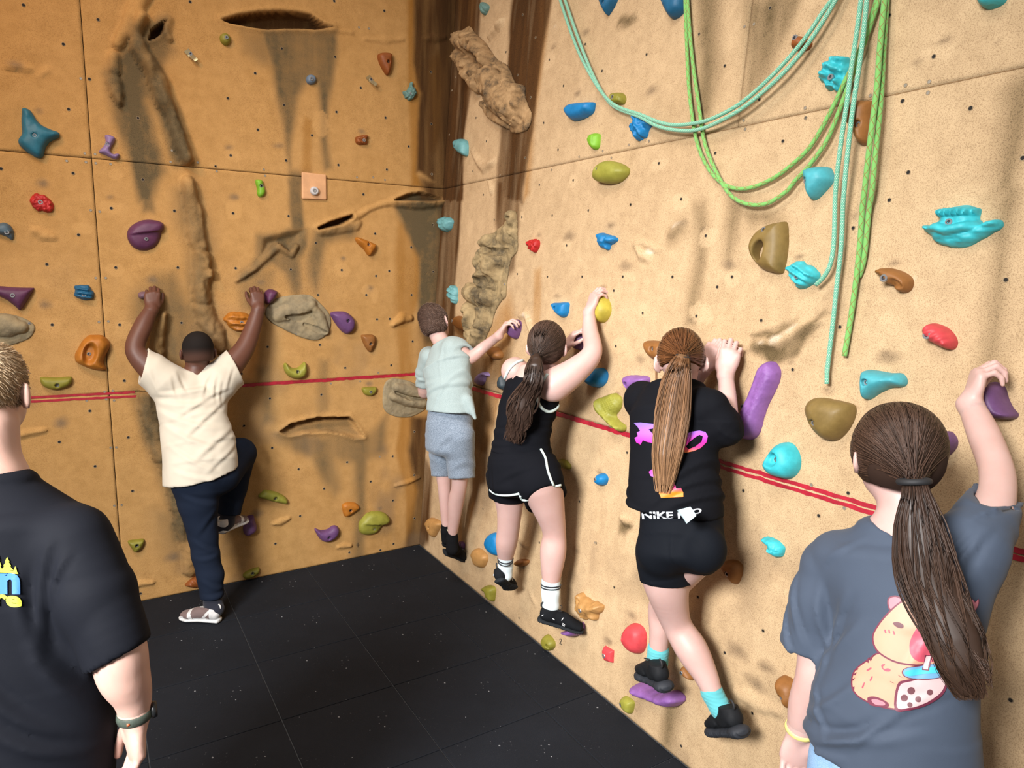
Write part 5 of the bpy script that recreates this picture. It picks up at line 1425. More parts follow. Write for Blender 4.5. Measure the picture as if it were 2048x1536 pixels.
def head(G, c, f, u, sc=1.0, k=.02, ears=(1, 1), neck=None):
    """skull, jaw, nose, lips, brow and ears; returns (side, radii of the skull)"""
    f = unit(f); u = unit(u - f * (u @ f)); s = np.cross(f, u)      # s: the person's right
    ax = A([s, f, u]); q = lambda x, y, z: c + sc * (x * s + y * f + z * u)
    G.ell(q(0, -.006, .022), A([.074, .093, .086]) * sc, ax, k)
    G.ell(q(0, .028, -.045), A([.056, .064, .062]) * sc, ax, k)
    G.ell(q(0, .062, -.088), A([.024, .022, .018]) * sc, ax, .02)          # chin
    G.ell(q(0, .082, .030), A([.052, .014, .012]) * sc, ax, .015)          # brow
    G.cone(q(0, .092, .014), .008 * sc, q(0, .112, -.022), .012 * sc, .012)  # nose
    G.ell(q(0, .086, -.052), A([.024, .012, .007]) * sc, ax, .006)         # lips
    G.ell(q(0, .085, -.066), A([.020, .010, .007]) * sc, ax, .006)
    for sg in (-1, 1):
        G.ell(q(sg * .031, .094, .010), A([.018, .014, .012]) * sc, ax, .008, sub=True)
        e = q(sg * .083, -.006, -.008); axe = A([unit(s * sg * .62 - f * .8), unit(s * sg * .8 + f * .62), u])
        G.ell(e, A([.019, .007, .031]) * sc, A([axe[0], axe[1], unit(u - .12 * f)]), .006)
        G.ell(q(sg * .076, .004, -.034), A([.010, .006, .012]) * sc, ax, .006)
    return s


def eyes(parent, c, f, u, sc=1.0):
    f = unit(f); u = unit(u - f * (u @ f)); s = np.cross(f, u)
    for sg in (-1, 1):
        p = c + sc * (sg * .031 * s + .080 * f + .010 * u)
        bm = bmesh.new(); bmesh.ops.create_uvsphere(bm, u_segments=14, v_segments=10, radius=.0115 * sc)
        for fc in bm.faces:
            fc.material_index = 1 if A(fc.calc_center_median()) @ f > .0098 * sc else 0
        bm.transform(Matrix.Translation(Vector(p)))
        o = bm_obj('eye', bm, None, parent, True); o.data.materials.append(M_EYE); o.data.materials.append(M_IRIS)


M_EYE = plain('eye_white', (.75, .74, .72), .3, .03)
M_IRIS = plain('eye_iris', (.06, .04, .03), .2)


def hand(w, f, bk, right, L=.165, curl=((50, 55, 35),) * 4, thumb=(.6, .7, .35), rw=None, arm=None, spread=.0):
    """a hand from the wrist w: f points along the fingers, bk out of its back"""
    g = Group(.008); k = L / .18
    f = unit(f); bk = unit(bk - f * (bk @ f)); s = np.cross(bk, f) if right else np.cross(f, bk)
    q = lambda x, y, z: w + k * (x * f + y * s + z * bk)
    if arm is not None: g.cone(arm[0], arm[1], w, rw, .01)
    g.cone(w, rw, q(.02, 0, .001), .021 * k, .015)
    mcp = [(.086, .029), (.090, .010), (.086, -.009), (.077, -.027)]
    rr = (.0098, .0102, .0098, .0088)
    for (x, y), r in zip(mcp, rr): g.cone(q(.018, y * .55, 0), .0155 * k, q(x, y, .001), (r + .0022) * k, .012)
    g.ell(q(.055, 0, -.004), A([.042, .038, .013]) * k, A([f, s, bk]), .012)
    g.ell(q(.035, .026, -.008), A([.028, .016, .015]) * k, A([f, s, bk]), .012)
    ln = [(.043, .026, .021), (.047, .030, .022), (.044, .027, .022), (.034, .021, .019)]
    for i in range(4):
        p = q(mcp[i][0], mcp[i][1], .001); ang = 0; r = rr[i]
        side = (1.5 - i) * spread
        for j in range(3):
            ang += math.radians(curl[i][j])
            d = unit(f * math.cos(ang) - bk * math.sin(ang) + s * side)
            p2 = p + d * ln[i][j] * k
            g.cone(p, (r + (.0008 if j else .0)) * k, p2, (r - .0012) * k, .003 if j == 0 else .002)
            p = p2; r -= .0010
    p = q(.022, .028, -.006); d = unit(thumb[0] * f + thumb[1] * s - thumb[2] * bk); d2 = unit(d + .45 * f - .15 * s - .1 * bk); d3 = unit(d2 + .3 * f - .25 * s)
    p1 = p + d * .040 * k; p2 = p1 + d2 * .033 * k; p3 = p2 + d3 * .024 * k
    g.cone(p, .014 * k, p1, .0112 * k, .010); g.cone(p1, .0112 * k, p2, .0098 * k, .003); g.cone(p2, .0098 * k, p3, .0084 * k, .002)
    return g


def body_mesh(groups, hands, mat, parent, vox=.0084, k=.02):
    parts = [mesh_sdf(groups, vox, k)]
    for h in hands: parts.append(mesh_sdf(h, .0036, pad=.01))
    return part('body', join_np(parts), mat, parent)


def folds(fr, off, lst, extra=None):
    """creases of cloth along lines given on the person's back: ((x0,y0),(x1,y1), width px, height m)"""
    L = []
    for (x0, y0), (x1, y1), wpx, amp in lst:
        p0, p1 = fr.P(x0, y0, off), fr.P(x1, y1, off)
        L.append((A([p0 @ fr.a, p0 @ fr.b]), A([p1 @ fr.a, p1 @ fr.b]), wpx * depth_of(p0) / FPX, amp))

    def disp(P):
        x, y = P @ fr.a, P @ fr.b; out = np.zeros(len(P))
        for p0, p1, wd, amp in L:
            e = p1 - p0; t = ((x - p0[0]) * e[0] + (y - p0[1]) * e[1]) / (e @ e); tc = np.clip(t, 0, 1)
            sgd = ((x - p0[0]) * -e[1] + (y - p0[1]) * e[0]) / np.linalg.norm(e)
            sgd = sgd + .25 * np.linalg.norm(e) * (tc - tc * tc) * .6
            d = sgd / wd; end = np.exp(-((t - tc) * np.linalg.norm(e) / (wd * 1.2)) ** 2)
            tap = np.sin(np.pi * np.clip(.12 + .8 * tc, 0, 1))
            out -= .85 * amp * end * tap * (np.exp(-d * d * .7) - .8 * np.exp(-((d - 1.7) * .9) ** 2))
        if extra is not None: out += extra(P)
        return out
    return disp


def crumple(amp, sc, seed=0):
    r = np.random.default_rng(seed); K = r.normal(0, 1, (5, 3)) * sc; ph = r.random(5) * 6.28

    def f(P):
        o = 0
        for i in range(5):
            o = o + np.sin(P @ K[i] + ph[i] + 1.3 * np.sin(P @ K[(i + 2) % 5] * .6))
        return amp * o / 5
    return f


# ---- shoes: built once around the heel, then placed
def shoe(parent, heel, toe, up, L, kind, mats, name='shoe', mirror=1):
    heel = A(heel); x = unit(A(toe) - heel); up = unit(A(up) - x * (A(up) @ x)); y = np.cross(up, x) * mirror
    k = L / .25
    X, Y, Z = A([1., 0, 0]), A([0, 1., 0]), A([0, 0, 1.])
    chunky = kind == 'chunky'
    th = .019 if chunky else .013
    so = Group(.01)
    so.loft([(A([.018, 0, th]), .030, th), (A([.07, 0, th]), .031, th), (A([.13, .002, th * .95]), .031, th * .95), (A([.19, .004, th * .95]), .043, th * .92), (A([.225, .002, th * 1.1]), .036, th * .8), (A([.240, 0, th * 1.3]), .024, th * .6)], Y, Z, capz=.75)
    if chunky: so.ell(A([.028, 0, .020]), A([.036, .037, .020]), None, .012); so.ell(A([.20, 0, .021]), A([.045, .046, .016]), None, .015)
    ridge = lambda P: .0016 * np.sign(np.sin(P[:, 0] * 520)) * (P[:, 2] < th * 1.1)
    sv, sf = mesh_sdf(so, .0046, disp=ridge if kind in ('runner', 'chunky') else None, pad=.01)
    b = 2 * th
    up_ = Group(.018)
    up_.loft([(A([.030, 0, b + .020]), .029, .030), (A([.075, 0, b + .026]), .031, .038), (A([.13, .002, b + .022]), .033, .034), (A([.185, .004, b + .010]), .040, .024), (A([.222, .002, b + .006]), .033, .018)], Y, Z, capz=.7)
    up_.cone(A([.055, 0, b + .03]), .033, A([.050, 0, b + .068]), .032, .02)
    up_.cut(A([.05, 0, b + .060]), A([-.15, 0, 1.]))
    up_.cut(A([0, 0, b - .012]), A([0, 0, -1.]))
    ug = [up_]
    if chunky:
        for q in ((.075, .030), (.15, .036)):
            for sg in (-1, 1): up_.ell(A([q[0], sg * q[1], b + .012]), A([.03, .006, .014]), None, .006)
    uv, uf = mesh_sdf(ug, .0043, pad=.01, disp=crumple(.0012, 90, 5))
    R = np.stack([x, y, up])
    tw = lambda v: heel + (v * k) @ R
    fl = (lambda f: f[:, ::-1]) if np.linalg.det(R) < 0 else (lambda f: f)
    me = mesh_np(name, tw(uv), fl(uf))
    o = link(name, me, None, parent)
    for m_ in mats['upper']: me.materials.append(m_)
    if len(mats['upper']) > 1:
        cen = uv[uf].mean(1); idx = np.zeros(len(uf), np.int32)
        zz = cen[:, 2] - b; xx = cen[:, 0]
        w = (xx < .055) | ((zz < .006) & (xx < .15)) | (np.abs(xx - .165 - .25 * zz) < .011) | ((xx > .205) & (zz < .008)) | (np.abs(xx - .10 + .9 * zz) < .009)
        idx[w] = 1; me.polygons.foreach_set('material_index', idx)
    s_ = link('sole', mesh_np('sole', tw(sv), fl(sf)), mats['sole'], o)
    lt = []
    for i in range(4):
        t = i / 3; xx = .10 + .062 * t; zt = b + .056 - .026 * t
        th_ = np.linspace(-1, 1, 9); pts = np.stack([xx + .006 * np.sin(th_ * 2), .022 * th_, zt - .016 * th_ ** 2 + .003], 1)
        lt.append(tube_np(pts, .0024, 6, caps=False))
    for sg in (-1, 1):
        th_ = np.linspace(0, 1, 12); pts = np.stack([.098 + .012 * np.sin(th_ * 6), sg * .03 * np.sin(th_ * 3.0), b + .060 + .012 * np.sin(th_ * 3.1)], 1)
        lt.append(tube_np(pts, .0017, 5, caps=False))
    # heel pull tab
    th_ = np.linspace(0, 3.1, 9); pts = np.stack([.016 - .012 * np.sin(th_), 0 * th_, b + .050 + .016 * (1 - np.cos(th_)) * .9], 1)
    lv, lf = join_np(lt); link('laces', mesh_np('laces', tw(lv), fl(lf)), mats['lace'], o)
    pv, pf = tube_np(pts, .0042, 6, caps=False); link('pull_tab', mesh_np('pull_tab', tw(pv), fl(pf)), mats['lace'], o)
    if mats.get('mark'):
        mv = []
        for (xa, za, xb, zb) in ((.060, b + .030, .085, b + .022), (.118, b + .030, .124, b + .044), (.128, b + .018, .140, b + .012), (.128, b + .010, .140, b + .004), (.020, b + .02, .026, b + .03)):
            for sg in (-1, 1):
                t = np.linspace(0, 1, 5); px_ = xa + (xb - xa) * t; pz = za + (zb - za) * t
                wy = np.interp(px_, [.02, .075, .13, .185], [.030, .033, .035, .041]) * np.sqrt(np.clip(1 - ((pz - b - .02) / .044) ** 2, .1, 1))
                mv.append(tube_np(np.stack([px_, sg * (wy + .0005), pz], 1), .0021, 5, caps=False))
        v, f_ = join_np(mv); m2 = link('logo_mark', mesh_np('logo_mark', tw(v), fl(f_)), mats['mark'], o)
    return o


def bvh_of(o):
    me = o.data; co = np.empty(len(me.vertices) * 3, np.float32); me.vertices.foreach_get('co', co)
    loc = A(world_loc(o)); V = co.reshape(-1, 3) + loc
    return BVHTree.FromPolygons([Vector(v) for v in V.tolist()], [tuple(p.vertices) for p in me.polygons])


def print_on(name, polys, mat, parent, bvhs, step=3.0, lift=.0012, col=None):
    """a flat print: outlines given where they are seen, laid onto the cloth surface below them"""
    allV = []; allF = []; o0 = 0; cols = []
    for poly in polys:
        poly = [tuple(p) for p in poly]; P = A(poly)
        dense = []
        for i in range(len(P)):
            p, q = P[i], P[(i + 1) % len(P)]; n = max(1, int(np.linalg.norm(q - p) / step))
            dense += [tuple(p + (q - p) * j / n) for j in range(n)]
        lo, hi = P.min(0), P.max(0)
        gx, gy = np.meshgrid(np.arange(lo[0] + step / 2, hi[0], step), np.arange(lo[1] + step / 2, hi[1], step))
        sd = poly_sd(gx, gy, P); ins = np.stack([gx[sd < -step * .4], gy[sd < -step * .4]], 1)
        vs = [Vector(p) for p in dense] + [Vector(p) for p in ins.tolist()]
        nD = len(dense)
        r = delaunay_2d_cdt(vs, [(i, (i + 1) % nD) for i in range(nD)], [], 1, 1e-5)
        V2, F2 = r[0], r[2]
        pts = []; ok = []
        for v in V2:
            d = Vector(ray(v.x, v.y)).normalized(); best = None
            for bv in bvhs:
                h = bv.ray_cast(Vector(CAM_C), d)
                if h[0] is not None and (best is None or h[3] < best[3]): best = h
            if best is None: pts.append((0, 0, 0)); ok.append(False)
            else:
                nrm = best[1] if best[1].dot(d) < 0 else -best[1]
                pts.append(tuple(best[0] + nrm * lift * .6 - d * lift)); ok.append(True)
        F = [f for f in F2 if all(ok[i] for i in f)]
        if F:
            PA = A(pts)
            F = [f for f in F if max(np.linalg.norm(PA[f[0]] - PA[f[1]]), np.linalg.norm(PA[f[1]] - PA[f[2]]), np.linalg.norm(PA[f[2]] - PA[f[0]])) < .03]
            allV.append(PA); allF += [tuple(i + o0 for i in f) for f in F]; o0 += len(PA)
            if col is not None: cols += [col(v.x, v.y) for v in V2]
    me = bpy.data.meshes.new(name); me.from_pydata(np.concatenate(allV).tolist(), [], allF)
    me.polygons.foreach_set('use_smooth', np.ones(len(me.polygons), bool))
    if col is not None: set_attr(me, 'ink', A(cols))
    return link(name, me, mat, parent)


def font_polys(text, quad, bold=.02):
    """outline triangles of lettering mapped into a quad (tl, tr, br, bl) of photograph coordinates"""
    cu = bpy.data.curves.new('t', 'FONT'); cu.body = text; cu.offset = bold; cu.resolution_u = 4
    ob = bpy.data.objects.new('t', cu); COL.objects.link(ob)
    dg = bpy.context.evaluated_depsgraph_get(); me = bpy.data.meshes.new_from_object(ob.evaluated_get(dg))
    bpy.data.objects.remove(ob, do_unlink=True)
    V = A([v.co[:2] for v in me.vertices]); T = []
    for p in me.polygons:
        vs = list(p.vertices)
        for i in range(1, len(vs) - 1): T.append((vs[0], vs[i], vs[i + 1]))
    lo, hi = V.min(0), V.max(0); uv = (V - lo) / (hi - lo)
    tl, tr, br, bl = map(A, quad)
    Q = (tl * (1 - uv[:, :1]) + tr * uv[:, :1]) * uv[:, 1:] + (bl * (1 - uv[:, :1]) + br * uv[:, :1]) * (1 - uv[:, 1:])
    out = []
    for t in T:
        a_, b_, c_ = Q[list(t)]
        if abs(np.cross(b_ - a_, c_ - a_)) > .2: out.append([tuple(a_), tuple(b_), tuple(c_)])
    return out


def fan_hair(name, c, rad, ax, tie, cuts, n, mat, parent, r=.0011, lift=.003, m=9, thmax=2.7, gather=True):
    """hair combed over the skull towards one point (the hair tie)"""
    rad = A(rad); tl = ax @ unit(tie - c)
    e1 = unit(np.cross(tl, [0, 0, 1.])); e2 = np.cross(tl, e1)
    S = []
    for i in range(n):
        ph = rng.random() * 6.283; T = []; t0 = rng.random() * .12
        jit = rng.normal(0, .06); lf = rng.random() * lift; rng_j = rng.normal(0, .006, 3)
        ths = np.linspace(.05 + t0, thmax, 40); good = []
        for th in ths:
            p_ = ph + jit * math.sin(th * 2)
            d = tl * math.cos(th) + (e1 * math.cos(p_) + e2 * math.sin(p_)) * math.sin(th)
            d = d / np.linalg.norm(d / rad) if False else d / math.sqrt(((d / rad) ** 2).sum())
            w = c + (d + unit(d) * (lf * (math.sin(min(th, 1.57)) if th < 1.57 else 1))) @ ax
            q_ = min(th / .85, 1.0); q_ = q_ * q_ * (3 - 2 * q_) if gather else 1.0
            w = tie + (w - tie) * q_ + (rng_j * (1 - q_))
            if any((w - p) @ nn > 0 for p, nn in cuts): break
            good.append(w)
        if len(good) < 6: continue
        g = A(good); k = rng.uniform(.75, 1.0); g = g[:max(6, int(len(g) * k))] if rng.random() < .4 else g
        s = np.linspace(0, len(g) - 1, m); i0 = np.floor(s).astype(int).clip(0, len(g) - 2); fr_ = (s - i0)[:, None]
        S.append(g[i0] * (1 - fr_) + g[i0 + 1] * fr_)
    return strands(name, S, r, mat, parent, r1=.8)


def ponytail(name, fr, path, n, mat, parent, r=.0011, flat=.5, wave=.0, wf=3.0, tipspread=.25, m=19, parentd=None, core=None):
    """path: (px, py, off, half width px)"""
    J = [fr.J(*p) for p in path]; C = catmull([j[0] for j in J], 8); Wd = np.interp(np.linspace(0, len(J) - 1, len(C)), range(len(J)), [j[1] for j in J])
    T = np.gradient(C, axis=0); T /= np.linalg.norm(T, axis=1)[:, None]
    vd = C - CAM_C; vd /= np.linalg.norm(vd, axis=1)[:, None]
    Sd = np.cross(T, vd); Sd /= np.linalg.norm(Sd, axis=1)[:, None]; Dp = np.cross(T, Sd)
    L = len(C); S = []; tints = []
    clump = rng.random(24); cph = rng.random(24) * 6.28
    for i in range(n):
        a_ = math.sqrt(rng.random()) * .98; ph = rng.random() * 6.283; x, y = a_ * math.cos(ph), a_ * math.sin(ph)
        e = 1 - tipspread * rng.random() ** 2.2
        s = np.linspace(rng.random() * .01, e, m) * (L - 1); i0 = np.floor(s).astype(int).clip(0, L - 2); f_ = (s - i0)[:, None]
        g = lambda Q: Q[i0] * (1 - f_) + Q[i0 + 1] * f_
        w = (Wd[i0] * (1 - f_[:, 0]) + Wd[i0 + 1] * f_[:, 0])[:, None]
        t = s[:, None] / (L - 1); cl = int((x + 1) * 11.9); wv = wave * t * np.sin(t * wf * 6.28 + cph[cl] + .8 * rng.random())
        p = g(C) + g(Sd) * (w * (x + .10 * np.sin(t * 5 + ph)) + wv) + g(Dp) * (w * flat * y + .5 * wv)
        S.append(p); tints.append(.55 * clump[cl] + .45 * rng.random() - .12 * (y > .2))
    if core:
        g = Group(.01); g.loft([(q, w_ * .86, w_ * flat * .8) for q, w_ in zip(C[::4][:-1], Wd[::4][:-1])], Sd[L // 2], Dp[L // 2])
        V, F = mesh_sdf(g, .005, pad=.01); me = mesh_np(name, V, F); cap_attr(me, .12, .5); ob = link(name, me, mat, parent)
        strands('hair_strands', S, r, mat, ob, np.clip(A(tints), 0, 1)); return ob
    return strands(name, S, r, mat, parent, np.clip(A(tints), 0, 1))


def trim(name, pts, r, mat, parent, bvhs, flat=1.0):
    """a narrow band sewn on along a line seen on the cloth"""
    C = catmull(pts, 5); P = []
    for x, y in C:
        d = Vector(ray(x, y)).normalized(); best = None
        for bv in bvhs:
            h = bv.ray_cast(Vector(CAM_C), d)
            if h[0] is not None and (best is None or h[3] < best[3]): best = h
        if best is not None: P.append(A(best[0]))
    if len(P) < 4: return None
    P = A(P); dp = (P - CAM_C) @ CF; P = P[np.abs(dp - np.median(dp)) < .14]
    if len(P) < 4: return None
    for _ in range(2): P[1:-1] = .25 * P[:-2] + .5 * P[1:-1] + .25 * P[2:]
    P += -unit(CF) * r * .55
    V, F = tube_np(P, r, 8); return link(name, mesh_mixed(name, V, F), mat, parent)


def ring(name, c, axis, r, tube, mat, parent, squash=1.0, sq_dir=None, width=1.0):
    axis = unit(axis); e1 = unit(np.cross(axis, [0.3, .2, 1.])); e2 = np.cross(axis, e1)
    k, j = 28, 8; t = np.arange(k) * 2 * np.pi / k; u = np.arange(j) * 2 * np.pi / j
    rad = r + tube * np.cos(u)[None]
    V = c + (rad[..., None] * (np.cos(t)[:, None, None] * e1 + np.sin(t)[:, None, None] * e2)) + (width * tube * np.sin(u))[None, :, None] * axis
    if sq_dir is not None:
        d = unit(sq_dir); V = V - ((V - c) @ d)[..., None] * d * (1 - squash)
    V = V.reshape(-1, 3); a = np.arange(k)[:, None] * j + np.arange(j)[None]; a2 = ((np.arange(k) + 1) % k)[:, None] * j + np.arange(j)[None]
    n2 = (np.arange(j) + 1) % j
    F = np.stack([a, a2, a2[:, n2], a[:, n2]], -1).reshape(-1, 4)
    return part(name, (V, F), mat, parent)


def short_hair(name, VF, n, mat, parent, ln=(.008, .014), whorl=None, lay=.55, r=.0009):
    """cropped hair growing out of the scalp mesh, flowing away from the whorl"""
    V, F = VF; f = F[rng.integers(0, len(F), n)]
    w = rng.dirichlet((1, 1, 1), n); P = V[f[:, 0]] * w[:, :1] + V[f[:, 1]] * w[:, 1:2] + V[f[:, 2]] * w[:, 2:]
    nr = np.cross(V[f[:, 2]] - V[f[:, 0]], V[f[:, 3]] - V[f[:, 1]]); nr /= np.linalg.norm(nr, axis=1)[:, None] + 1e-12
    c = V.mean(0); sg = np.sign(((P - c) * nr).sum(1)); nr *= np.where(sg == 0, 1, sg)[:, None]
    t = P - whorl; t -= nr * (t * nr).sum(1)[:, None]; t += .5 * np.cross(nr, t); t /= np.linalg.norm(t, axis=1)[:, None] + 1e-9
    d = nr * (1 - lay) + t * lay + rng.normal(0, .14, (n, 3)); d /= np.linalg.norm(d, axis=1)[:, None]
    l = rng.uniform(ln[0], ln[1], n)[:, None, None]; q = np.linspace(0, 1, 3)[None, :, None]
    S = P[:, None] + d[:, None] * l * q - nr[:, None] * .2 * l * q * q
    return strands(name, S, r, mat, parent, r1=.4)
# ------------------------------------------------------------------ the climbers
M_SKIN = skin_mat('skin_fair', (.56, .37, .335))
M_SKIN2 = skin_mat('skin_fair_warm', (.58, .37, .305))
M_SKIND = skin_mat('skin_dark', (.115, .045, .028))
M_BLACKL = plain('black_lace', (.015, .015, .017), .7)
M_WHITEL = plain('white_lace', (.70, .70, .68), .7)

# ============ boy in a cream T-shirt on the left wall
fr = Fr('L'); J, Pt = fr.J, fr.P
root = tag(empty('person', (-1.42, -.42, 0)), 'person in cream T-shirt and navy joggers climbing the left wall, one knee raised', 'person')
hc = Pt(396, 704, .20); hf = unit(-fr.n + .02 * fr.a + .06 * fr.b); hu = fr.b + .10 * fr.n * -1
G = Group(.03)
G.loft([fr.st(386, 752, .20, 38, .05, .9), fr.st(385, 792, .23, 64, .085, .9), fr.st(387, 842, .27, 58, .095, .9), fr.st(398, 892, .32, 60, .10, .9), fr.st(402, 940, .36, 58, .105, .9)], fr.a, fr.n)
G.cone(*J(392, 748, .19, 23), *J(395, 722, .19, 20.5), .03)
head(G, hc, hf, hu, 1.0)
aL = [J(312, 746, .20, 26), J(271, 702, .17, 18.5), J(286, 652, .12, 17), J(303, 619, .075, 12)]
aR = [J(452, 742, .20, 26), J(487, 700, .16, 19.5), J(506, 655, .11, 15.5), J(517, 617, .085, 12)]
G.chain(smooth_j(aL), .002); G.chain(smooth_j(aR), .002)
lL = [J(384, 962, .36, 34), J(405, 1075, .37, 22), J(424, 1195, .42, 15)]
lR = [J(438, 946, .33, 34), J(484, 906, .11, 24), J(462, 985, .14, 19), J(452, 1042, .19, 14)]
G.chain(smooth_j(lL), .001); G.chain(smooth_j(lR), .001)
hands = [hand(aL[3][0], unit(fr.b * .95 + fr.a * .12 - fr.n * .25), fr.n + .25 * fr.b, False, .18, ((38, 52, 40), (34, 54, 40), (34, 54, 42), (40, 50, 42)), (.75, .45, .5), aL[3][1], smooth_j(aL)[-4]),
         hand(aR[3][0], unit(fr.b * .95 + fr.a * .02 - fr.n * .25), fr.n + .25 * fr.b, True, .18, ((36, 52, 40), (34, 54, 40), (34, 54, 42), (40, 50, 42)), (.75, .45, .5), aR[3][1], smooth_j(aR)[-4])]
body_mesh(G, hands, M_SKIND, root); eyes(root, hc, hf, hu)
# hair: close-cropped cap, faded at the nape
m_, nt, b = nmat('cropped_black_hair'); f_ = noise(nt, 420, 2)
nt.links.new(ramp(nt, [(.3, (.008, .006, .005)), (.7, (.03, .022, .018))], f_).outputs[0], b.inputs['Base Color']); b.inputs['Roughness'].default_value = .8; bump(nt, b, f_, .8, .003)
ax = A([np.cross(hf, unit(hu)), hf, unit(hu)]); g = Group(.01); g.ell(hc + .022 * unit(hu) - .008 * hf, (.0785, .099, .092), ax); g.ell(hc - .02 * unit(hu) - .02 * hf, (.073, .084, .07), ax)
g.cut(hc + .045 * hf + .05 * fr.b, hf * .85 - fr.b * .3); g.cut(hc - .050 * fr.b, -fr.b + .1 * fr.n)
hv, hfc = mesh_sdf(g, .004, disp=crumple(.0005, 700, 2)); me = mesh_np('hair', hv, hfc); za = ((hv - hc) @ unit(hu)); a_ = np.zeros((len(hv), 3)); a_[:, 0] = .55; a_[:, 1] = sstep(.03, -.042, za); set_attr(me, 'hair', a_); link('hair', me, hair_mat('faded_black_hair', (.012, .009, .008), (.07, .034, .024), .85, .15), root)
# T-shirt
T = Group(.035)
T.loft([fr.st(386, 752, .20, 44, .055), fr.st(384, 792, .23, 67, .105), fr.st(387, 842, .27, 62, .115), fr.st(399, 892, .32, 68, .122), fr.st(402, 925, .35, 69, .130), fr.st(403, 965, .37, 70, .135)], fr.a, fr.n)
T.hole(Pt(398, 952, .36), -fr.b + .16 * fr.a, .03, .007, .4)
T.ell(Pt(390, 738, .17), (.062, .075, .06), None, .012, sub=True)
S1 = Group(.02).chain([J(330, 762, .21, 40), J(305, 742, .20, 34), J(275, 722, .18, 31)]).cover(smooth_j(aL)[:9]).hole(Pt(284, 738, .19), fr.D(325, 748, 280, 738, .2), .03, .006, .12)
S2 = Group(.02).chain([J(438, 762, .21, 40), J(462, 742, .19, 34), J(490, 716, .17, 29)]).cover(smooth_j(aR)[:9]).hole(Pt(472, 738, .18), fr.D(430, 752, 474, 733, .2), .03, .006, .12)
fl = folds(fr, .3, [((320, 790), (420, 770), 4, .007), ((318, 805), (430, 800), 5, .008), ((455, 775), (350, 830), 4, .007), ((322, 825), (440, 850), 5, .008), ((450, 800), (360, 870), 4, .007), ((330, 850), (430, 885), 5, .008),
                    ((460, 850), (380, 905), 5, .008), ((335, 885), (420, 925), 4, .006), ((470, 880), (400, 930), 4, .006), ((352, 748), (372, 790), 3, .006), ((420, 746), (402, 792), 3, .006), ((340, 755), (352, 800), 3, .005),
                    ((430, 752), (425, 800), 3, .006), ((440, 760), (438, 810), 3, .005), ((300, 745), (320, 790), 3, .005), ((465, 735), (450, 780), 3, .006), ((345, 930), (430, 940), 4, .005)], crumple(.0025, 26, 3))
part('t_shirt', mesh_sdf([T, S1, S2], .0068, .03, fl), cloth_mat('cream_jersey', (.58, .53, .435), .85), root)
# joggers
Jg = Group(.03)
Jg.loft([fr.st(402, 925, .355, 58, .115), fr.st(404, 950, .36, 56, .125), fr.st(402, 972, .36, 46, .11)], fr.a, fr.n)
jL = Group(.02).cover(smooth_j(lL), .006, .001).chain([J(386, 962, .36, 40), J(397, 1005, .365, 36), J(407, 1072, .37, 26), J(411, 1108, .38, 25), J(421, 1150, .40, 24), J(425, 1200, .425, 21.5)]).hole(Pt(425, 1193, .42), fr.D(421, 1150, 425, 1195, .42), .02, .006, .1)
jR = Group(.03).cover(smooth_j(lR), .006, .001).chain([J(440, 948, .33, 40), J(478, 908, .13, 29), J(466, 975, .135, 25), J(456, 1035, .185, 22)]).hole(Pt(457, 1026, .18), fr.D(466, 975, 456, 1030, .16), .02, .006, .1)
fl = folds(fr, .36, [((360, 985), (428, 1000), 5, .006), ((430, 1010), (390, 1060), 5, .006), ((385, 1075), (430, 1095), 4, .006), ((390, 1110), (432, 1100), 4, .005), ((400, 1150), (445, 1165), 4, .006), ((404, 1180), (446, 1172), 4, .006), ((450, 1000), (484, 985), 5, .006), ((440, 1015), (478, 1020), 4, .006)], crumple(.002, 30, 4))
part('joggers', mesh_sdf([Jg, jL, jR], .0068, .035, fl), cloth_mat('navy_jersey', (.010, .016, .032), .9, sheen=0, spec=.12), root)
mt = dict(upper=[cloth_mat('brown_grey_mesh', (.17, .12, .115), .8), plain('white_overlay', (.66, .66, .66), .5)], sole=plain('white_sole', (.62, .63, .63), .5), lace=M_WHITEL)
hp = A([-1.375, -.485, 0.002]); shoe(root, hp, hp + A([-.19, .155, 0]), (0, 0, 1), .245, 'plain', mt, 'trainer')
hp = Pt(437, 1070, .245); shoe(root, hp, Pt(496, 1044, .085), A([-.12, -.05, 1.]), .245, 'plain', mt, 'trainer')
M_SOCKN = cloth_mat('navy_sock', (.02, .022, .035), .9)
part('sock', mesh_sdf(Group(.01).chain([J(424, 1180, .42, 17.5), J(426, 1205, .425, 17.5), J(433, 1218, .45, 15)]), .005), M_SOCKN, root)
part('sock', mesh_sdf(Group(.01).chain([J(454, 1020, .18, 18), J(451, 1044, .19, 17), J(446, 1054, .21, 14)]), .005), M_SOCKN, root)

# ============ boy in grey on the right wall, in the corner
fr = Fr('R'); J, Pt = fr.J, fr.P
root = tag(empty('person', Pt(905, 1100, .12)), 'person in pale grey T-shirt and heather grey shorts climbing closest to the corner', 'person')
hc = Pt(869, 645, .30); hu = unit(fr.b - .32 * fr.a + .18 * fr.n); hf = unit(-fr.n * .80 - .60 * fr.a + .12 * fr.b)
G = Group(.025)
T_st = [(890, 695, .28, 26, .06), (893, 735, .29, 46, .085), (899, 780, .28, 41, .09), (902, 820, .27, 44, .10), (900, 860, .26, 46, .11)]
G.loft([fr.st(*q, k=.88) for q in T_st], unit(fr.a - .6 * fr.n), unit(fr.n + .6 * fr.a))
G.cone(*J(886, 690, .28, 17), *J(875, 670, .29, 16.5), .02)
head(G, hc, hf, hu, .98)
aR = [J(916, 697, .25, 19), J(938, 716, .20, 13.5), J(968, 694, .13, 11), J(998, 671, .105, 8.5)]
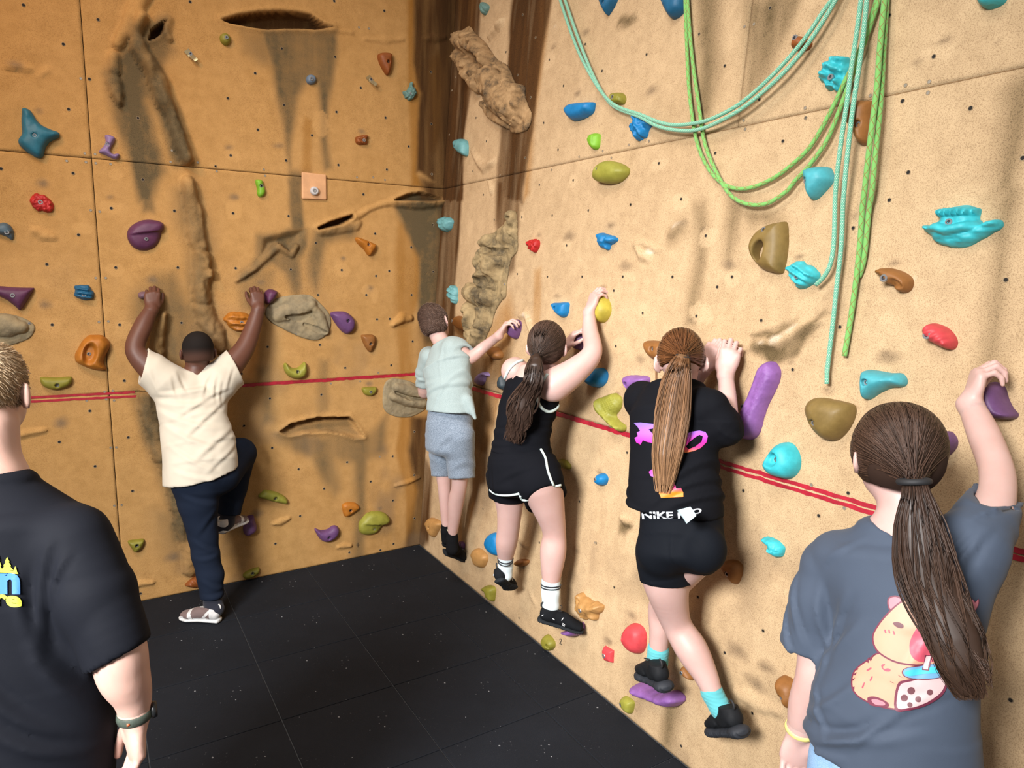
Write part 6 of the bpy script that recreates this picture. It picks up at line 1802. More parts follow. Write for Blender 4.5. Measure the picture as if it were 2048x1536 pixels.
aL = [J(858, 712, .27, 17), J(849, 784, .25, 13), J(866, 762, .14, 11), J(876, 740, .06, 8.5)]
G.chain(smooth_j(aL), .002); G.chain(smooth_j(aR), .002)
lL = [J(880, 865, .26, 24), J(888, 960, .22, 14.5), J(890, 1000, .2, 12), J(892, 1062, .17, 7.5)]
lR = [J(918, 865, .25, 25), J(919, 962, .20, 16), J(912, 1005, .18, 15.5), J(904, 1075, .15, 9)]
G.chain(smooth_j(lL), .001); G.chain(smooth_j(lR), .001)
hands = [hand(aR[3][0], unit(fr.a * .35 + fr.b * .9 - fr.n * .3), unit(-fr.a * .55 + fr.n * .7 + fr.b * .2), True, .155, ((30, 45, 35), (34, 48, 35), (38, 50, 35), (42, 50, 35)), (.9, .35, .6), aR[3][1], smooth_j(aR)[-4]),
         hand(aL[3][0], unit(fr.b * .9 - fr.n * .4), fr.n, False, .155, ((40, 50, 40),) * 4, (.7, .5, .4), aL[3][1], smooth_j(aL)[-4])]
body_mesh(G, hands, M_SKIN, root, .0075); eyes(root, hc, hf, hu)
ax = A([np.cross(hf, hu), hf, hu]); hcc = hc + .022 * hu - .008 * hf
M_HB = hair_mat('short_brown_hair', (.070, .040, .030), (.26, .165, .12), .6)
cuts = [(hc + .05 * hf + .045 * hu, unit(hf * .85 - hu * .3)), (hc - .066 * hu - .02 * hf, unit(-hu - .1 * hf))]
g = Group(.01).ell(hcc, (.0775, .0965, .090), ax)
for c_ in cuts: g.cut(*c_)
g.ell(hc - .02 * hu - .022 * hf, (.071, .080, .066), ax)
V, F = mesh_sdf(g, .0045); me = mesh_np('hair', V, F); cap_attr(me, .25, .1); ho = link('hair', me, cap_of(M_HB), root)
short_hair('hair_strands', (V, F), 5200, M_HB, ho, (.007, .013), Pt(852, 628, .33), .62)
T = Group(.03)
AX, AN = unit(fr.a - .6 * fr.n), unit(fr.n + .6 * fr.a)
T.loft([fr.st(888, 697, .28, 30, .065), fr.st(893, 735, .29, 51, .098), fr.st(899, 780, .285, 46, .105), fr.st(901, 815, .28, 50, .115), fr.st(902, 845, .28, 52, .12)], AX, AN)
T.hole(Pt(900, 822, .28), unit(-fr.b + .08 * fr.a), .025, .006, .4)
T.ell(Pt(880, 682, .28), (.05, .062, .045), None, .01, sub=True)
S1 = Group(.02).chain([J(908, 700, .27, 27), J(926, 708, .235, 21), J(945, 720, .2, 19)]).cover(smooth_j(aR)[:9]).hole(Pt(931, 711, .225), fr.D(905, 692, 930, 712, .24), .025, .006, .1)
S2 = Group(.02).chain([J(862, 715, .28, 21), J(850, 745, .28, 18), J(848, 785, .26, 17)]).cover(smooth_j(aL)[:9]).hole(Pt(848, 774, .265), fr.D(852, 740, 848, 780, .27), .025, .006, .1)
tail = Group(.01).cone(*J(936, 800, .24, 10), *J(950, 836, .215, 4))
fl = folds(fr, .28, [((905, 690), (915, 780), 3, .005), ((918, 705), (935, 800), 3, .006), ((862, 745), (900, 730), 3, .005), ((865, 770), (915, 760), 4, .005), ((930, 760), (880, 800), 4, .006), ((880, 700), (872, 790), 3, .005), ((925, 730), (905, 815), 3, .006), ((845, 750), (858, 765), 2.5, .005), ((842, 765), (858, 756), 2.5, .005)], crumple(.002, 32, 6))
M_GREYT = cloth_mat('pale_grey_jersey', (.28, .35, .35), .85, heather=2, c2=(.33, .41, .41))
part('t_shirt', mesh_sdf([T, S1, S2, tail], .0066, .025, fl), M_GREYT, root)
Sh = Group(.03).loft([fr.st(901, 812, .27, 45, .11), fr.st(899, 850, .27, 47.5, .125), fr.st(900, 890, .26, 49, .125)], AX, AN)
sL = Group(.02).chain([J(878, 868, .26, 27), J(884, 925, .23, 22.5), J(886, 975, .22, 23)]).cover(smooth_j(lL), .008, .001).hole(Pt(884, 951, .22), fr.D(884, 900, 885, 960, .24), .03, .006, .11)
sR = Group(.02).chain([J(920, 870, .255, 29), J(922, 925, .215, 27), J(924, 978, .20, 27)]).cover(smooth_j(lR), .008, .001).hole(Pt(923, 956, .21), fr.D(920, 900, 922, 960, .22), .03, .006, .11)
fl = folds(fr, .26, [((890, 850), (888, 945), 3.5, -.007), ((870, 860), (880, 900), 4, .005), ((930, 860), (905, 905), 4, .006), ((865, 900), (885, 925), 4, .005), ((940, 910), (912, 940), 4, .006), ((875, 840), (930, 838), 2.5, .004)], crumple(.002, 34, 7))
part('shorts', mesh_sdf([Sh, sL, sR], .0066, .025, fl), cloth_mat('heather_grey', (.13, .17, .22), .9, heather=1, c2=(.25, .30, .37)), root)
M_SOCKB = cloth_mat('black_sock', (.007, .007, .008), .95, sheen=0, spec=.1); M_SOCKC = cloth_mat('cream_sock_band', (.62, .60, .38), .9)
for q, r_ in (([(891, 1040, .18, 8), (892, 1062, .17, 10), (893, 1080, .16, 10)], None), ([(905, 1060, .155, 10.5), (904, 1078, .15, 12), (905, 1098, .145, 12.5)], None)):
    part('sock', mesh_sdf(Group(.01).chain([J(*z) for z in q]), .004), M_SOCKB, root)
    p, r0 = J(*q[0]); ring('sock_band', p, fr.b, r0 * .97, .003, M_SOCKC, root)
mt = dict(upper=[plain('black_canvas', (.008, .008, .009), .85, spec=.12)], sole=plain('black_rubber_sole', (.012, .013, .015), .8, .15, 60, spec=.15), lace=M_BLACKL)
hp = Pt(884, 1106, .19); shoe(root, hp, Pt(917, 1117, .04), unit(fr.b * .8 - fr.n * .4 + fr.a * .45), .235, 'plain', mt, 'trainer')
hp = Pt(890, 1092, .17); shoe(root, hp, Pt(900, 1100, .02), unit(fr.b + fr.a * .2), .225, 'plain', mt, 'trainer')

# ============ girl in a black tank top
root = tag(empty('person', Pt(1060, 1200, .2)), 'person with dark wavy ponytail in black tank top and black shorts with pale piping', 'person')
hc = Pt(1094, 694, .26); hf = unit(-fr.n * .72 - fr.a * .66 + fr.b * .05); hu = unit(fr.b + .08 * fr.n - .05 * fr.a)
AX, AN = unit(fr.a - .55 * fr.n), unit(fr.n + .55 * fr.a)
G = Group(.03)
G.loft([fr.st(1073, 742, .27, 40, .065, .96), fr.st(1066, 782, .29, 56, .095, .96), fr.st(1052, 830, .30, 54, .10, .96), fr.st(1043, 880, .31, 54, .11, .95), fr.st(1043, 925, .31, 62, .13, .93), fr.st(1046, 945, .30, 60, .12, .85)], AX, AN)
G.cone(*J(1083, 744, .26, 24), *J(1092, 718, .25, 22), .03)
head(G, hc, hf, hu, 1.0)
aR = [J(1108, 770, .27, 34), J(1150, 742, .20, 27), J(1184, 706, .13, 20), J(1180, 662, .09, 16), J(1178, 625, .07, 11.5)]
aL = [J(1030, 742, .26, 28), J(1062, 755, .12, 22), J(1098, 720, .08, 15), J(1130, 692, .085, 11)]
G.chain(smooth_j(aL), .002); G.chain(smooth_j(aR), .002)
lL = [J(1016, 960, .30, 40), J(1019, 1010, .27, 27), J(1017, 1055, .24, 22.5), J(1013, 1085, .22, 21.5), J(1011, 1118, .19, 15), J(1012, 1150, .18, 11.5)]
lR = [J(1078, 960, .29, 46), J(1094, 1005, .24, 34.5), J(1108, 1062, .18, 23.5), J(1106, 1105, .17, 26), J(1102, 1165, .16, 17.5), J(1101, 1215, .16, 13)]
G.chain(smooth_j(lL), .001); G.chain(smooth_j(lR), .001)
hands = [hand(aR[4][0], unit(fr.b * .95 + fr.a * .12 - fr.n * .2), unit(-fr.a * .15 + fr.n * .9), True, .165, ((28, 48, 35), (32, 50, 35), (36, 50, 35), (40, 50, 35)), (.9, .2, .6), aR[4][1], smooth_j(aR)[-4]),
         hand(aL[3][0], unit(fr.b * .75 + fr.a * .5 - fr.n * .2), unit(-fr.a * .5 + fr.n * .7 + fr.b * .3), False, .16, ((25, 42, 35), (28, 45, 35), (32, 45, 35), (36, 45, 35)), (.8, .4, .5), aL[3][1], smooth_j(aL)[-4])]
body_mesh(G, hands, M_SKIN, root); eyes(root, hc, hf, hu)
ax = A([np.cross(hf, hu), hf, hu]); hcc = hc + .020 * hu - .008 * hf; hr = (.083, .102, .098)
M_HD = hair_mat('dark_brown_hair', (.042, .025, .018), (.085, .048, .034), .42, .35)
tie = Pt(1073, 714, .36)
cuts = [(hc + .055 * hf + .05 * hu, unit(hf * .85 - hu * .35)), (hc - .070 * hu - .03 * hf, unit(-hu * .9 + .35 * hf)), (hc - .02 * hu + .03 * hf, unit(-hu * .6 + .8 * hf))]
g = Group(.01).ell(hcc, A(hr) - .002, ax); g.cone(hcc - .06 * hf, .022, tie + .012 * hf, .009, .02)
for c_ in cuts: g.cut(*c_)
V, F = mesh_sdf(g, .005); me = mesh_np('hair', V, F); cap_attr(me, .18, .1); ho = link('hair', me, cap_of(M_HD), root)
fan_hair('hair_strands', hcc, hr, ax, tie, cuts, 1200, M_HD, ho, .0013)
pt = ponytail('ponytail', fr, [(1072, 712, .37, 9), (1069, 735, .40, 17), (1066, 765, .41, 21), (1054, 790, .41, 25), (1044, 815, .42, 28), (1038, 840, .42, 27), (1031, 862, .42, 21), (1026, 884, .42, 14)], 640, M_HD, root, .0014, .55, .018, 2.2, .40, core=True)
ring('hair_tie', Pt(1072, 713, .365), fr.D(1080, 700, 1070, 735, .37), .017, .006, M_BLACKL, root)
Tk = Group(.03)
Tk.loft([fr.st(1070, 745, .27, 30, .072), fr.st(1064, 785, .29, 58, .103), fr.st(1051, 830, .30, 58, .108), fr.st(1043, 880, .31, 58, .116), fr.st(1042, 915, .31, 66, .13)], AX, AN)
Tk.ell(*[J(1126, 768, .27, 1)[0], (.14, .10, .118)], A([fr.n, fr.a, fr.b]), .008, sub=True)
Tk.ell(Pt(1008, 735, .28), (.13, .052, .085), A([fr.n, fr.a, fr.b]), .008, sub=True)
Tk.ell(Pt(1072, 735, .28), (.13, .058, .055), A([fr.n, fr.a, fr.b]), .008, sub=True)
Tk.hole(Pt(1042, 902, .3), unit(-fr.b), .02, .006, .4)
fl = folds(fr, .3, [((990, 850), (1100, 860), 4, .005), ((985, 870), (1080, 885), 4, .005), ((1108, 830), (1040, 855), 4, .005), ((990, 890), (1100, 895), 3, .004), ((1110, 810), (1070, 840), 4, .004)], crumple(.0015, 30, 9))
M_BLK = cloth_mat('black_jersey', (.0055, .006, .0085), .9, sheen=0, spec=.08)
tank = part('tank_top', mesh_sdf(Tk, .0062, .02, fl), M_BLK, root)
M_TRIM = cloth_mat('pale_aqua_trim', (.58, .70, .68), .8)
bv = bvh_of(tank)
bb = bvh_of([o for o in root.children if o.name.startswith('body')][0])
trim('armhole_trim', cpx('m', [(1243, 850), (1190, 930), (1150, 1040), (1160, 1110), (1200, 1165), (1260, 1192), (1320, 1165), (1345, 1120)]), .0068, M_TRIM, root, [bv, bb])
trim('armhole_trim', cpx('m', [(1020, 727), (960, 745), (900, 800), (860, 880), (840, 960)]), .0068, M_TRIM, root, [bv, bb])
Sh = Group(.03).loft([fr.st(1042, 888, .31, 58, .118), fr.st(1042, 925, .31, 69, .14), fr.st(1046, 962, .30, 71, .142)], AX, AN)
sL = Group(.02).chain([J(1014, 950, .30, 42), J(1012, 985, .28, 33), J(1012, 1030, .26, 33)]).cover(smooth_j(lL), .008, .001).hole(Pt(1010, 996, .28), unit(fr.D(1014, 950, 1012, 990, .28) - .05 * fr.a), .03, .006, .14)
sR = Group(.02).chain([J(1074, 950, .29, 50), J(1090, 990, .25, 42), J(1100, 1030, .22, 42)]).cover(smooth_j(lR), .008, .001).hole(Pt(1084, 1009, .25), unit(fr.D(1074, 950, 1084, 1000, .26) + .42 * fr.a), .03, .006, .16)
fl = folds(fr, .3, [((1000, 905), (1085, 912), 3, .004), ((1040, 930), (1040, 990), 4, -.005), ((1095, 930), (1050, 960), 5, .005), ((985, 930), (1020, 960), 5, .004)], crumple(.0015, 30, 10))
sh = part('shorts', mesh_sdf([Sh, sL, sR], .0066, .025, fl), M_BLK, root)
bv = bvh_of(sh)
for pts in ([(892, 60), (925, 120), (937, 190), (955, 250), (982, 312)], [(985, 314), (940, 354), (880, 388), (810, 408), (766, 408), (752, 380)], [(745, 366), (690, 376), (620, 376), (572, 362), (546, 340)], [(990, 314), (1030, 308)]):
    trim('piping', cpx('n', pts), .0055, M_TRIM, sh, [bv])
M_SOCKW = cloth_mat('white_sock', (.60, .70, .74), .85)
M_STRIPE = cloth_mat('sock_stripe', (.015, .016, .02), .85)
for q, nb_ in (([(1011, 1110, .20, 15), (1011, 1130, .185, 15), (1011, 1150, .18, 14)], 2), ([(1102, 1162, .16, 19), (1101.5, 1185, .16, 18.4), (1101, 1212, .16, 17), (1100, 1230, .16, 16)], 2)):
    so = part('sock', mesh_sdf(Group(.01).chain([J(*z) for z in q]), .0045, disp=crumple(.0008, 200, 3)), M_SOCKW, root)
    for i in range(nb_):
        p, r0 = J(q[0][0] - .3 * i, q[0][1] + 7 + 5 * i, q[0][2], q[0][3] - .5 - .5 * i); ring('sock_stripe', p, unit(J(*q[0])[0] - J(*q[1])[0]), r0 * 1.07, .0024, M_STRIPE, so, width=1.4)
mt = dict(upper=[cloth_mat('black_mesh_upper', (.008, .009, .011), .85, sheen=0, spec=.12)], sole=plain('black_foam_sole', (.014, .017, .020), .8, .15, 60, spec=.2), lace=M_BLACKL, mark=plain('white_logo', (.62, .64, .66), .5))
hp = Pt(1071, 1240, .22); shoe(root, hp, Pt(1148, 1263, .07), unit(fr.b + .25 * fr.n - .1 * fr.a), .235, 'runner', mt, 'running_shoe')
hp = Pt(997, 1164, .25); shoe(root, hp, Pt(1029, 1183, .08), unit(fr.b * .9 + .45 * fr.n - .1 * fr.a), .235, 'runner', mt, 'running_shoe')
# ============ girl with the long red-blonde ponytail
fr = Fr('R'); J, Pt = fr.J, fr.P
root = tag(empty('person', Pt(1400, 1400, .12)), 'person with long straight red-blonde ponytail in black printed T-shirt and turquoise socks', 'person')
hc = Pt(1362, 722, .24); hf = unit(-fr.n * .72 - fr.a * .66 - fr.b * .06); hu = unit(fr.b + .06 * fr.n - .10 * fr.a)
AX, AN = unit(fr.a - .6 * fr.n), unit(fr.n + .6 * fr.a)
G = Group(.03)
G.loft([fr.st(1352, 785, .25, 50, .06, .92), fr.st(1348, 830, .27, 84, .095, .92), fr.st(1346, 900, .29, 80, .10, .92), fr.st(1348, 960, .29, 80, .105, .9), fr.st(1360, 1040, .29, 80, .115, .95), fr.st(1362, 1100, .29, 82, .125, .94)], AX, AN)
G.cone(*J(1355, 785, .24, 28), *J(1360, 755, .24, 26), .03)
hs = head(G, hc, hf, hu, 1.0)
aR = [J(1420, 815, .25, 34), J(1454, 860, .20, 22), J(1455, 800, .13, 18), J(1451, 750, .085, 15)]
aL = [J(1285, 800, .25, 34), J(1330, 850, .12, 24), J(1370, 790, .07, 18), J(1408, 738, .055, 13.5)]
G.chain(smooth_j(aL), .002); G.chain(smooth_j(aR), .002)
lL = [J(1330, 1110, .29, 55), J(1332, 1165, .27, 45), J(1352, 1244, .20, 29.5), J(1384, 1300, .17, 32), J(1412, 1352, .15, 24), J(1428, 1392, .14, 19), J(1446, 1425, .13, 17)]
lR = [J(1392, 1105, .25, 44), J(1350, 1160, .20, 34), J(1318, 1215, .16, 21), J(1319, 1260, .14, 20.5), J(1316, 1310, .13, 17.5), J(1313, 1340, .125, 17)]
G.chain(smooth_j(lL), .001); G.chain(smooth_j(lR), .001)
hands = [hand(aR[3][0], unit(fr.b + .02 * fr.a - .12 * fr.n), unit(fr.n * .8 + fr.b * .15 + fr.a * .5), True, .172, ((30, 72, 50), (28, 72, 50), (30, 72, 50), (36, 70, 50)), (.85, .35, .5), aR[3][1], smooth_j(aR)[-4], .06),
         hand(aL[3][0], unit(fr.b + .18 * fr.a - .15 * fr.n), unit(fr.n * .85 + fr.a * .3 + fr.b * .15), False, .165, ((34, 68, 45), (34, 70, 45), (36, 70, 45), (40, 66, 45)), (.8, .45, .5), aL[3][1], smooth_j(aL)[-4])]
body_mesh(G, hands, M_SKIN, root); eyes(root, hc, hf, hu)
M_HR = hair_mat('red_blonde_hair', (.15, .062, .022), (.42, .235, .12), .40, .4)
ax = A([np.cross(hf, hu), hf, hu]); hcc = hc + .020 * hu - .008 * hf; hr = (.080, .100, .096)
tie = Pt(1366, 716, .345)
cuts = [(hc + .055 * hf + .05 * hu, unit(hf * .85 - hu * .35)), (hc - .022 * hu - .03 * hf, unit(-hu * .92 - .30 * hf)), (hc + .015 * hu + .01 * hf, unit(-hu * .75 + .65 * hf))]
g = Group(.01).ell(hcc, A(hr) - .002, ax)
for c_ in cuts: g.cut(*c_)
V, F = mesh_sdf(g, .005); me = mesh_np('hair', V, F); cap_attr(me, .35, 0); ho = link('hair', me, cap_of(M_HR), root)
fan_hair('hair_strands', hcc, hr, ax, tie, cuts, 1600, hair_mat('red_brown_hair', (.135, .052, .018), (.17, .068, .026), .30, .6), ho, .0011)
ponytail('ponytail', fr, [(1366, 714, .36, 13), (1360, 732, .385, 21), (1352, 770, .395, 28), (1346, 820, .40, 33), (1340, 870, .41, 34), (1334, 910, .42, 33), (1330, 945, .42, 27), (1326, 985, .42, 15)], 820, M_HR, root, .0013, .5, .003, 1.3, .28, core=True)
ring('hair_tie', Pt(1365, 714, .36), fr.D(1368, 700, 1360, 735, .37), .018, .0065, M_BLACKL, root)
# loose lock in front of the left ear
Sx = []
for i in range(26):
    o_ = rng.normal(0, 1.5, 2); P_ = [Pt(x + o_[0] * k_, y + o_[1], of) for k_, (x, y, of) in zip((.4, .8, 1.1, 1.3, 1.0), ((1316, 712, .23), (1313, 740, .235), (1314, 768, .25), (1319, 792, .28), (1322, 806, .30)))]
    Sx.append(catmull(P_, 4))
strands('loose_lock', Sx, .0008, M_HR, root)
T = Group(.04)
T.loft([fr.st(1350, 779, .25, 62, .072), fr.st(1348, 830, .27, 90, .112), fr.st(1347, 900, .29, 86, .115), fr.st(1346, 955, .30, 88, .125), fr.st(1349, 1000, .30, 94, .135), fr.st(1350, 1050, .30, 95, .135)], AX, AN)
T.hole(Pt(1350, 1019, .30), unit(-fr.b + .05 * fr.a), .03, .006, .4)
T.ell(Pt(1356, 772, .25), (.058, .058, .050), None, .01, sub=True)
S1 = Group(.025).chain([J(1410, 815, .26, 42), J(1438, 838, .225, 38), J(1462, 868, .19, 33), J(1470, 840, .17, 30)]).hole(Pt(1463, 835, .17), unit(fr.D(1440, 900, 1462, 826, .18)), .03, .006, .1)
S1 = Group(.03).chain([J(1408, 815, .26, 42), J(1432, 842, .225, 37), J(1446, 864, .19, 29)]).cover(smooth_j(aR)[:9], .008, .001)
S3 = Group(.02).cover(smooth_j(aR)[5:17], .009, .001).hole(J(1458, 836, .175, 1)[0], unit(aR[2][0] - aR[1][0]), .03, .008, .09)
S2 = Group(.025).chain([J(1296, 806, .26, 42), J(1305, 840, .20, 38), J(1330, 852, .13, 31)]).cover(smooth_j(aL)[:9])
fl = folds(fr, .3, [((1400, 880), (1350, 950), 5, .006), ((1425, 905), (1370, 985), 5, .007), ((1430, 950), (1360, 1005), 5, .007), ((1270, 940), (1320, 1000), 5, .006), ((1262, 975), (1340, 1012), 4, .006), ((1440, 985), (1380, 1015), 5, .007), ((1440, 830), (1452, 875), 4, .007), ((1425, 850), (1440, 890), 4, .006), ((1268, 820), (1290, 860), 4, .006), ((1390, 842), (1452, 842), 2, .003)], crumple(.0022, 28, 12))
ts = part('t_shirt', mesh_sdf([T, S1, S3, S2], .0068, .03, fl), cloth_mat('black_sport_jersey', (.0055, .006, .0085), .85, 1200, spec=.10, sheen=0), root)
# printed lettering in a violet-to-orange fade
m_, nt, b = nmat('gradient_print'); at = N(nt, 'ShaderNodeAttribute', attribute_name='ink'); nt.links.new(at.outputs['Color'], b.inputs['Base Color']); b.inputs['Roughness'].default_value = .55


def fade(x, y, y0=850, y1=905):
    t = np.clip((y - y0) / (y1 - y0), 0, 1)
    st_ = [(0, (.22, .14, .72)), (.35, (.42, .12, .75)), (.62, (.80, .03, .45)), (.82, (.85, .04, .22)), (1, (.85, .22, .01))]
    return [float(np.interp(t, [q[0] for q in st_], [q[1][i] for q in st_])) for i in range(3)]


bv = bvh_of(ts); cp = lambda *p: cpx('o', p)
LT = [cp((322, 752), (372, 750), (470, 762), (478, 790), (430, 800), (455, 828), (480, 850), (480, 905), (420, 892), (388, 880), (372, 912), (340, 895), (328, 862), (352, 850), (345, 822), (368, 812), (352, 785)),
      cp((560, 800), (600, 790), (600, 880), (560, 890)), cp((640, 820), (675, 812), (660, 880), (625, 880))]
Oo = cp((665, 880), (690, 838), (740, 818), (800, 808), (845, 818), (862, 848), (850, 895), (810, 935), (760, 958), (700, 972), (668, 960), (665, 920))
Oi = cp((700, 925), (720, 945), (770, 925), (815, 890), (825, 850), (800, 840), (765, 860), (725, 895))
# the ring letter in two halves
LT += [Oo[:6] + [Oi[4], Oi[5], Oi[6], Oi[7], Oi[0]], [Oo[5]] + Oo[6:] + [Oo[0], Oi[0], Oi[1], Oi[2], Oi[3], Oi[4]]]
for q_ in LT: print_on('lettering', [q_], m_, ts, [bv], 2.2, .002, lambda x, y: fade(x, y, 846, 906))
print_on('numeral', [cp((585, 1180), (612, 1178), (632, 1235), (665, 1228), (682, 1262), (683, 1294), (520, 1300), (505, 1268), (508, 1246), (575, 1246)), cp((432, 1110), (460, 1090), (470, 1150), (445, 1140))], m_, ts, [bv], 2.2, .002, lambda x, y: fade(x, y, 930, 985) if y > 950 else (.75, .05, .55))
St = Group(.03).loft([fr.st(1362, 1020, .285, 80, .118), fr.st(1362, 1060, .29, 82, .13), fr.st(1362, 1095, .29, 83, .138)], AX, AN)
St.ell(Pt(1325, 1105, .34), (.085, .085, .08), None, .03); St.ell(Pt(1408, 1098, .31), (.072, .072, .08), None, .02)
sL = Group(.02).chain([J(1330, 1105, .29, 58), J(1333, 1150, .275, 48), J(1338, 1190, .26, 47)]).cover(smooth_j(lL), .006, .001).hole(Pt(1335, 1163, .27), unit(fr.D(1330, 1110, 1336, 1165, .28) - .16 * fr.a), .02, .005, .16)
sR = Group(.02).chain([J(1400, 1095, .27, 47), J(1385, 1130, .24, 42), J(1370, 1150, .21, 39)]).cover(smooth_j(lR), .006, .001).hole(Pt(1392, 1128, .24), unit(fr.D(1400, 1095, 1388, 1140, .25)), .02, .005, .14)
sh = part('shorts', mesh_sdf([St, sL, sR], .0068, .022, folds(fr, .3, [((1384, 1060), (1390, 1130), 3, -.004), ((1300, 1050), (1380, 1056), 2, .0025), ((1295, 1155), (1370, 1160), 2, .003)], None)), cloth_mat('black_stretch', (.0045, .006, .0095), .8, spec=.13, sheen=0), root)
bv = bvh_of(sh); M_PRW = plain('white_print', (.60, .63, .68), .6)
print_on('waistband_lettering', font_polys('NIKE', (cp((378, 1402))[0], cp((606, 1402))[0], cp((610, 1452))[0], cp((384, 1456))[0]), .03), M_PRW, sh, [bv, bvh_of(ts)], 3, .002)
print_on('waistband_lettering', font_polys('PRO', (cp((640, 1408))[0], cp((812, 1372))[0], cp((818, 1410))[0], cp((645, 1452))[0]), .03), M_PRW, sh, [bv, bvh_of(ts)], 3, .002)
# the care label that sticks out of the waistband
pa = A([Pt(*cp(q)[0], o_) for q, o_ in (((636, 1392), .435), ((735, 1366), .43), ((776, 1432), .45), ((706, 1490), .455))]); n_ = unit(np.cross(pa[1] - pa[0], pa[3] - pa[0]))
u_ = np.linspace(0, 1, 5); gr = A([[(pa[0] * (1 - x) + pa[1] * x) * (1 - y) + (pa[3] * (1 - x) + pa[2] * x) * y + n_ * .004 * math.sin(3 * y) for x in u_] for y in u_]).reshape(-1, 3)
i_ = (np.arange(4)[:, None] * 5 + np.arange(4)[None]).ravel(); ob = part('care_label', (gr, np.stack([i_, i_ + 1, i_ + 6, i_ + 5], 1)), plain('pale_blue_label', (.52, .68, .74), .7), root); md = ob.modifiers.new('s', 'SOLIDIFY'); md.thickness = .001
M_SOCKT = cloth_mat('turquoise_sock', (.10, .42, .46), .9)
rib_ = lambda P: .0012 * np.sin(P[:, 2] * 520)
part('sock', mesh_sdf(Group(.01).chain([J(1424, 1385, .142, 22.5), J(1440, 1415, .132, 20.5), J(1447, 1428, .13, 19)]), .0045, disp=rib_), M_SOCKT, root)
part('sock', mesh_sdf(Group(.01).chain([J(1316.5, 1300, .13, 21.5), J(1314, 1325, .126, 20.5), J(1310, 1347, .122, 20.5)]), .0045, disp=rib_), M_SOCKT, root)
mt = dict(upper=[cloth_mat('black_suede', (.008, .009, .011), .7, sheen=0, spec=.2)], sole=plain('charcoal_sole', (.024, .027, .034), .65, .12, 50, spec=.3), lace=M_BLACKL)
hp = Pt(1490, 1476, .17); shoe(root, hp, Pt(1408, 1470, .05), unit(fr.b + .30 * fr.n + .30 * fr.a), .25, 'chunky', mt, 'trainer')
hp = Pt(1336, 1386, .19); shoe(root, hp, Pt(1262, 1340, .06), unit(fr.b + .30 * fr.n + .30 * fr.a), .25, 'chunky', mt, 'trainer')

# ============ girl in the slate T-shirt, nearest on the right
root = tag(empty('person', A([-.38, -3.50, 0])), 'person with long dark ponytail in slate T-shirt with animal print, nearest on the right', 'person')
hc = Pt(1792, 912, .50); hf = unit(A([.62, .78, -.10])); hu = unit(fr.b + .10 * fr.n + .02 * fr.a)
AX, AN = unit(fr.a - .35 * fr.n), unit(fr.n + .35 * fr.a)
G = Group(.03)
G.loft([fr.st(1812, 1060, .50, 80, .07, .93), fr.st(1810, 1120, .50, 148, .10, .93), fr.st(1812, 1240, .50, 122, .105, .93), fr.st(1810, 1380, .50, 128, .11, .93), fr.st(1785, 1480, .50, 145, .12, .93), fr.st(1785, 1560, .49, 150, .125, .93)], AX, AN)
G.cone(*J(1815, 1060, .50, 52), *J(1806, 985, .49, 47), .03)
head(G, hc, hf, hu, 1.0)
aR = [J(1945, 1085, .46, 54), J(1988, 1010, .36, 36), J(1994, 945, .27, 31), J(1968, 870, .17, 29), J(1940, 808, .115, 22)]
aL = [J(1668, 1140, .52, 54), J(1640, 1270, .53, 40), J(1630, 1350, .54, 36), J(1612, 1410, .53, 33), J(1600, 1462, .52, 24)]
G.chain(smooth_j(aR), .001); G.chain(smooth_j(aL), .001)
for sx in (-1, 1):
    hp_ = Pt(1785, 1560, .49) + sx * .085 * AX
    G.chain(smooth_j([(hp_, .085), (hp_ - fr.b * .36 * 1 + fr.n * .02, .055), (A([hp_[0] - .0, hp_[1], .26]), .052), (A([hp_[0], hp_[1], .08]), .036)]), .01)
hands = [hand(aR[4][0], unit(fr.b * .95 + fr.a * .06 - fr.n * .10), unit(-fr.a * .72 + fr.n * .62 + fr.b * .12), True, .165, ((42, 72, 40), (46, 72, 40), (50, 70, 40), (56, 62, 40)), (.95, .15, .5), aR[4][1], smooth_j(aR)[-4], .03),
         hand(aL[4][0], unit(-fr.b + .05 * fr.n - .05 * fr.a), unit(-fr.n * .5 - fr.a * .6), False, .165, ((15, 25, 15), (18, 28, 18), (20, 30, 18), (22, 30, 18)), (.8, .5, .3), aL[4][1], smooth_j(aL)[-4])]
body_mesh(G, hands, M_SKIN, root); eyes(root, hc, hf, hu)
ax = A([np.cross(hf, hu), hf, hu]); hcc = hc + .018 * hu - .006 * hf; hr = (.089, .106, .101)
M_HK = hair_mat('dark_brown_straight_hair', (.050, .028, .020), (.070, .037, .022), .42, .35)
tie = Pt(1828, 964, .615)
cuts = [(hc + .062 * hf + .05 * hu, unit(hf * .88 - hu * .3)), (hc - .060 * hu - .03 * hf, unit(-hu * .92 - .10 * hf)), (hc - .030 * hu + .045 * hf, unit(-hu * .5 + .86 * hf))]
g = Group(.02).ell(hcc, A(hr) - .002, ax); g.cone(hcc - .05 * hf - .02 * hu, .055, tie + .03 * hf, .016, .04)
for c_ in cuts: g.cut(*c_)
V, F = mesh_sdf(g, .005); me = mesh_np('hair', V, F); cap_attr(me, .3, 0); ho = link('hair', me, cap_of(M_HK), root)
fan_hair('hair_strands', hcc, hr, ax, tie, cuts, 2300, M_HK, ho, .0013, .004, 11)
ponytail('ponytail', fr, [(1828, 962, .635, 20), (1832, 990, .65, 26), (1838, 1045, .655, 42), (1848, 1110, .66, 50), (1862, 1170, .66, 54), (1882, 1225, .66, 57), (1905, 1280, .66, 58), (1922, 1330, .66, 50), (1936, 1372, .655, 30), (1948, 1398, .65, 16)], 1050, M_HK, root, .0013, .42, .012, 1.7, .42, m=22, core=True)
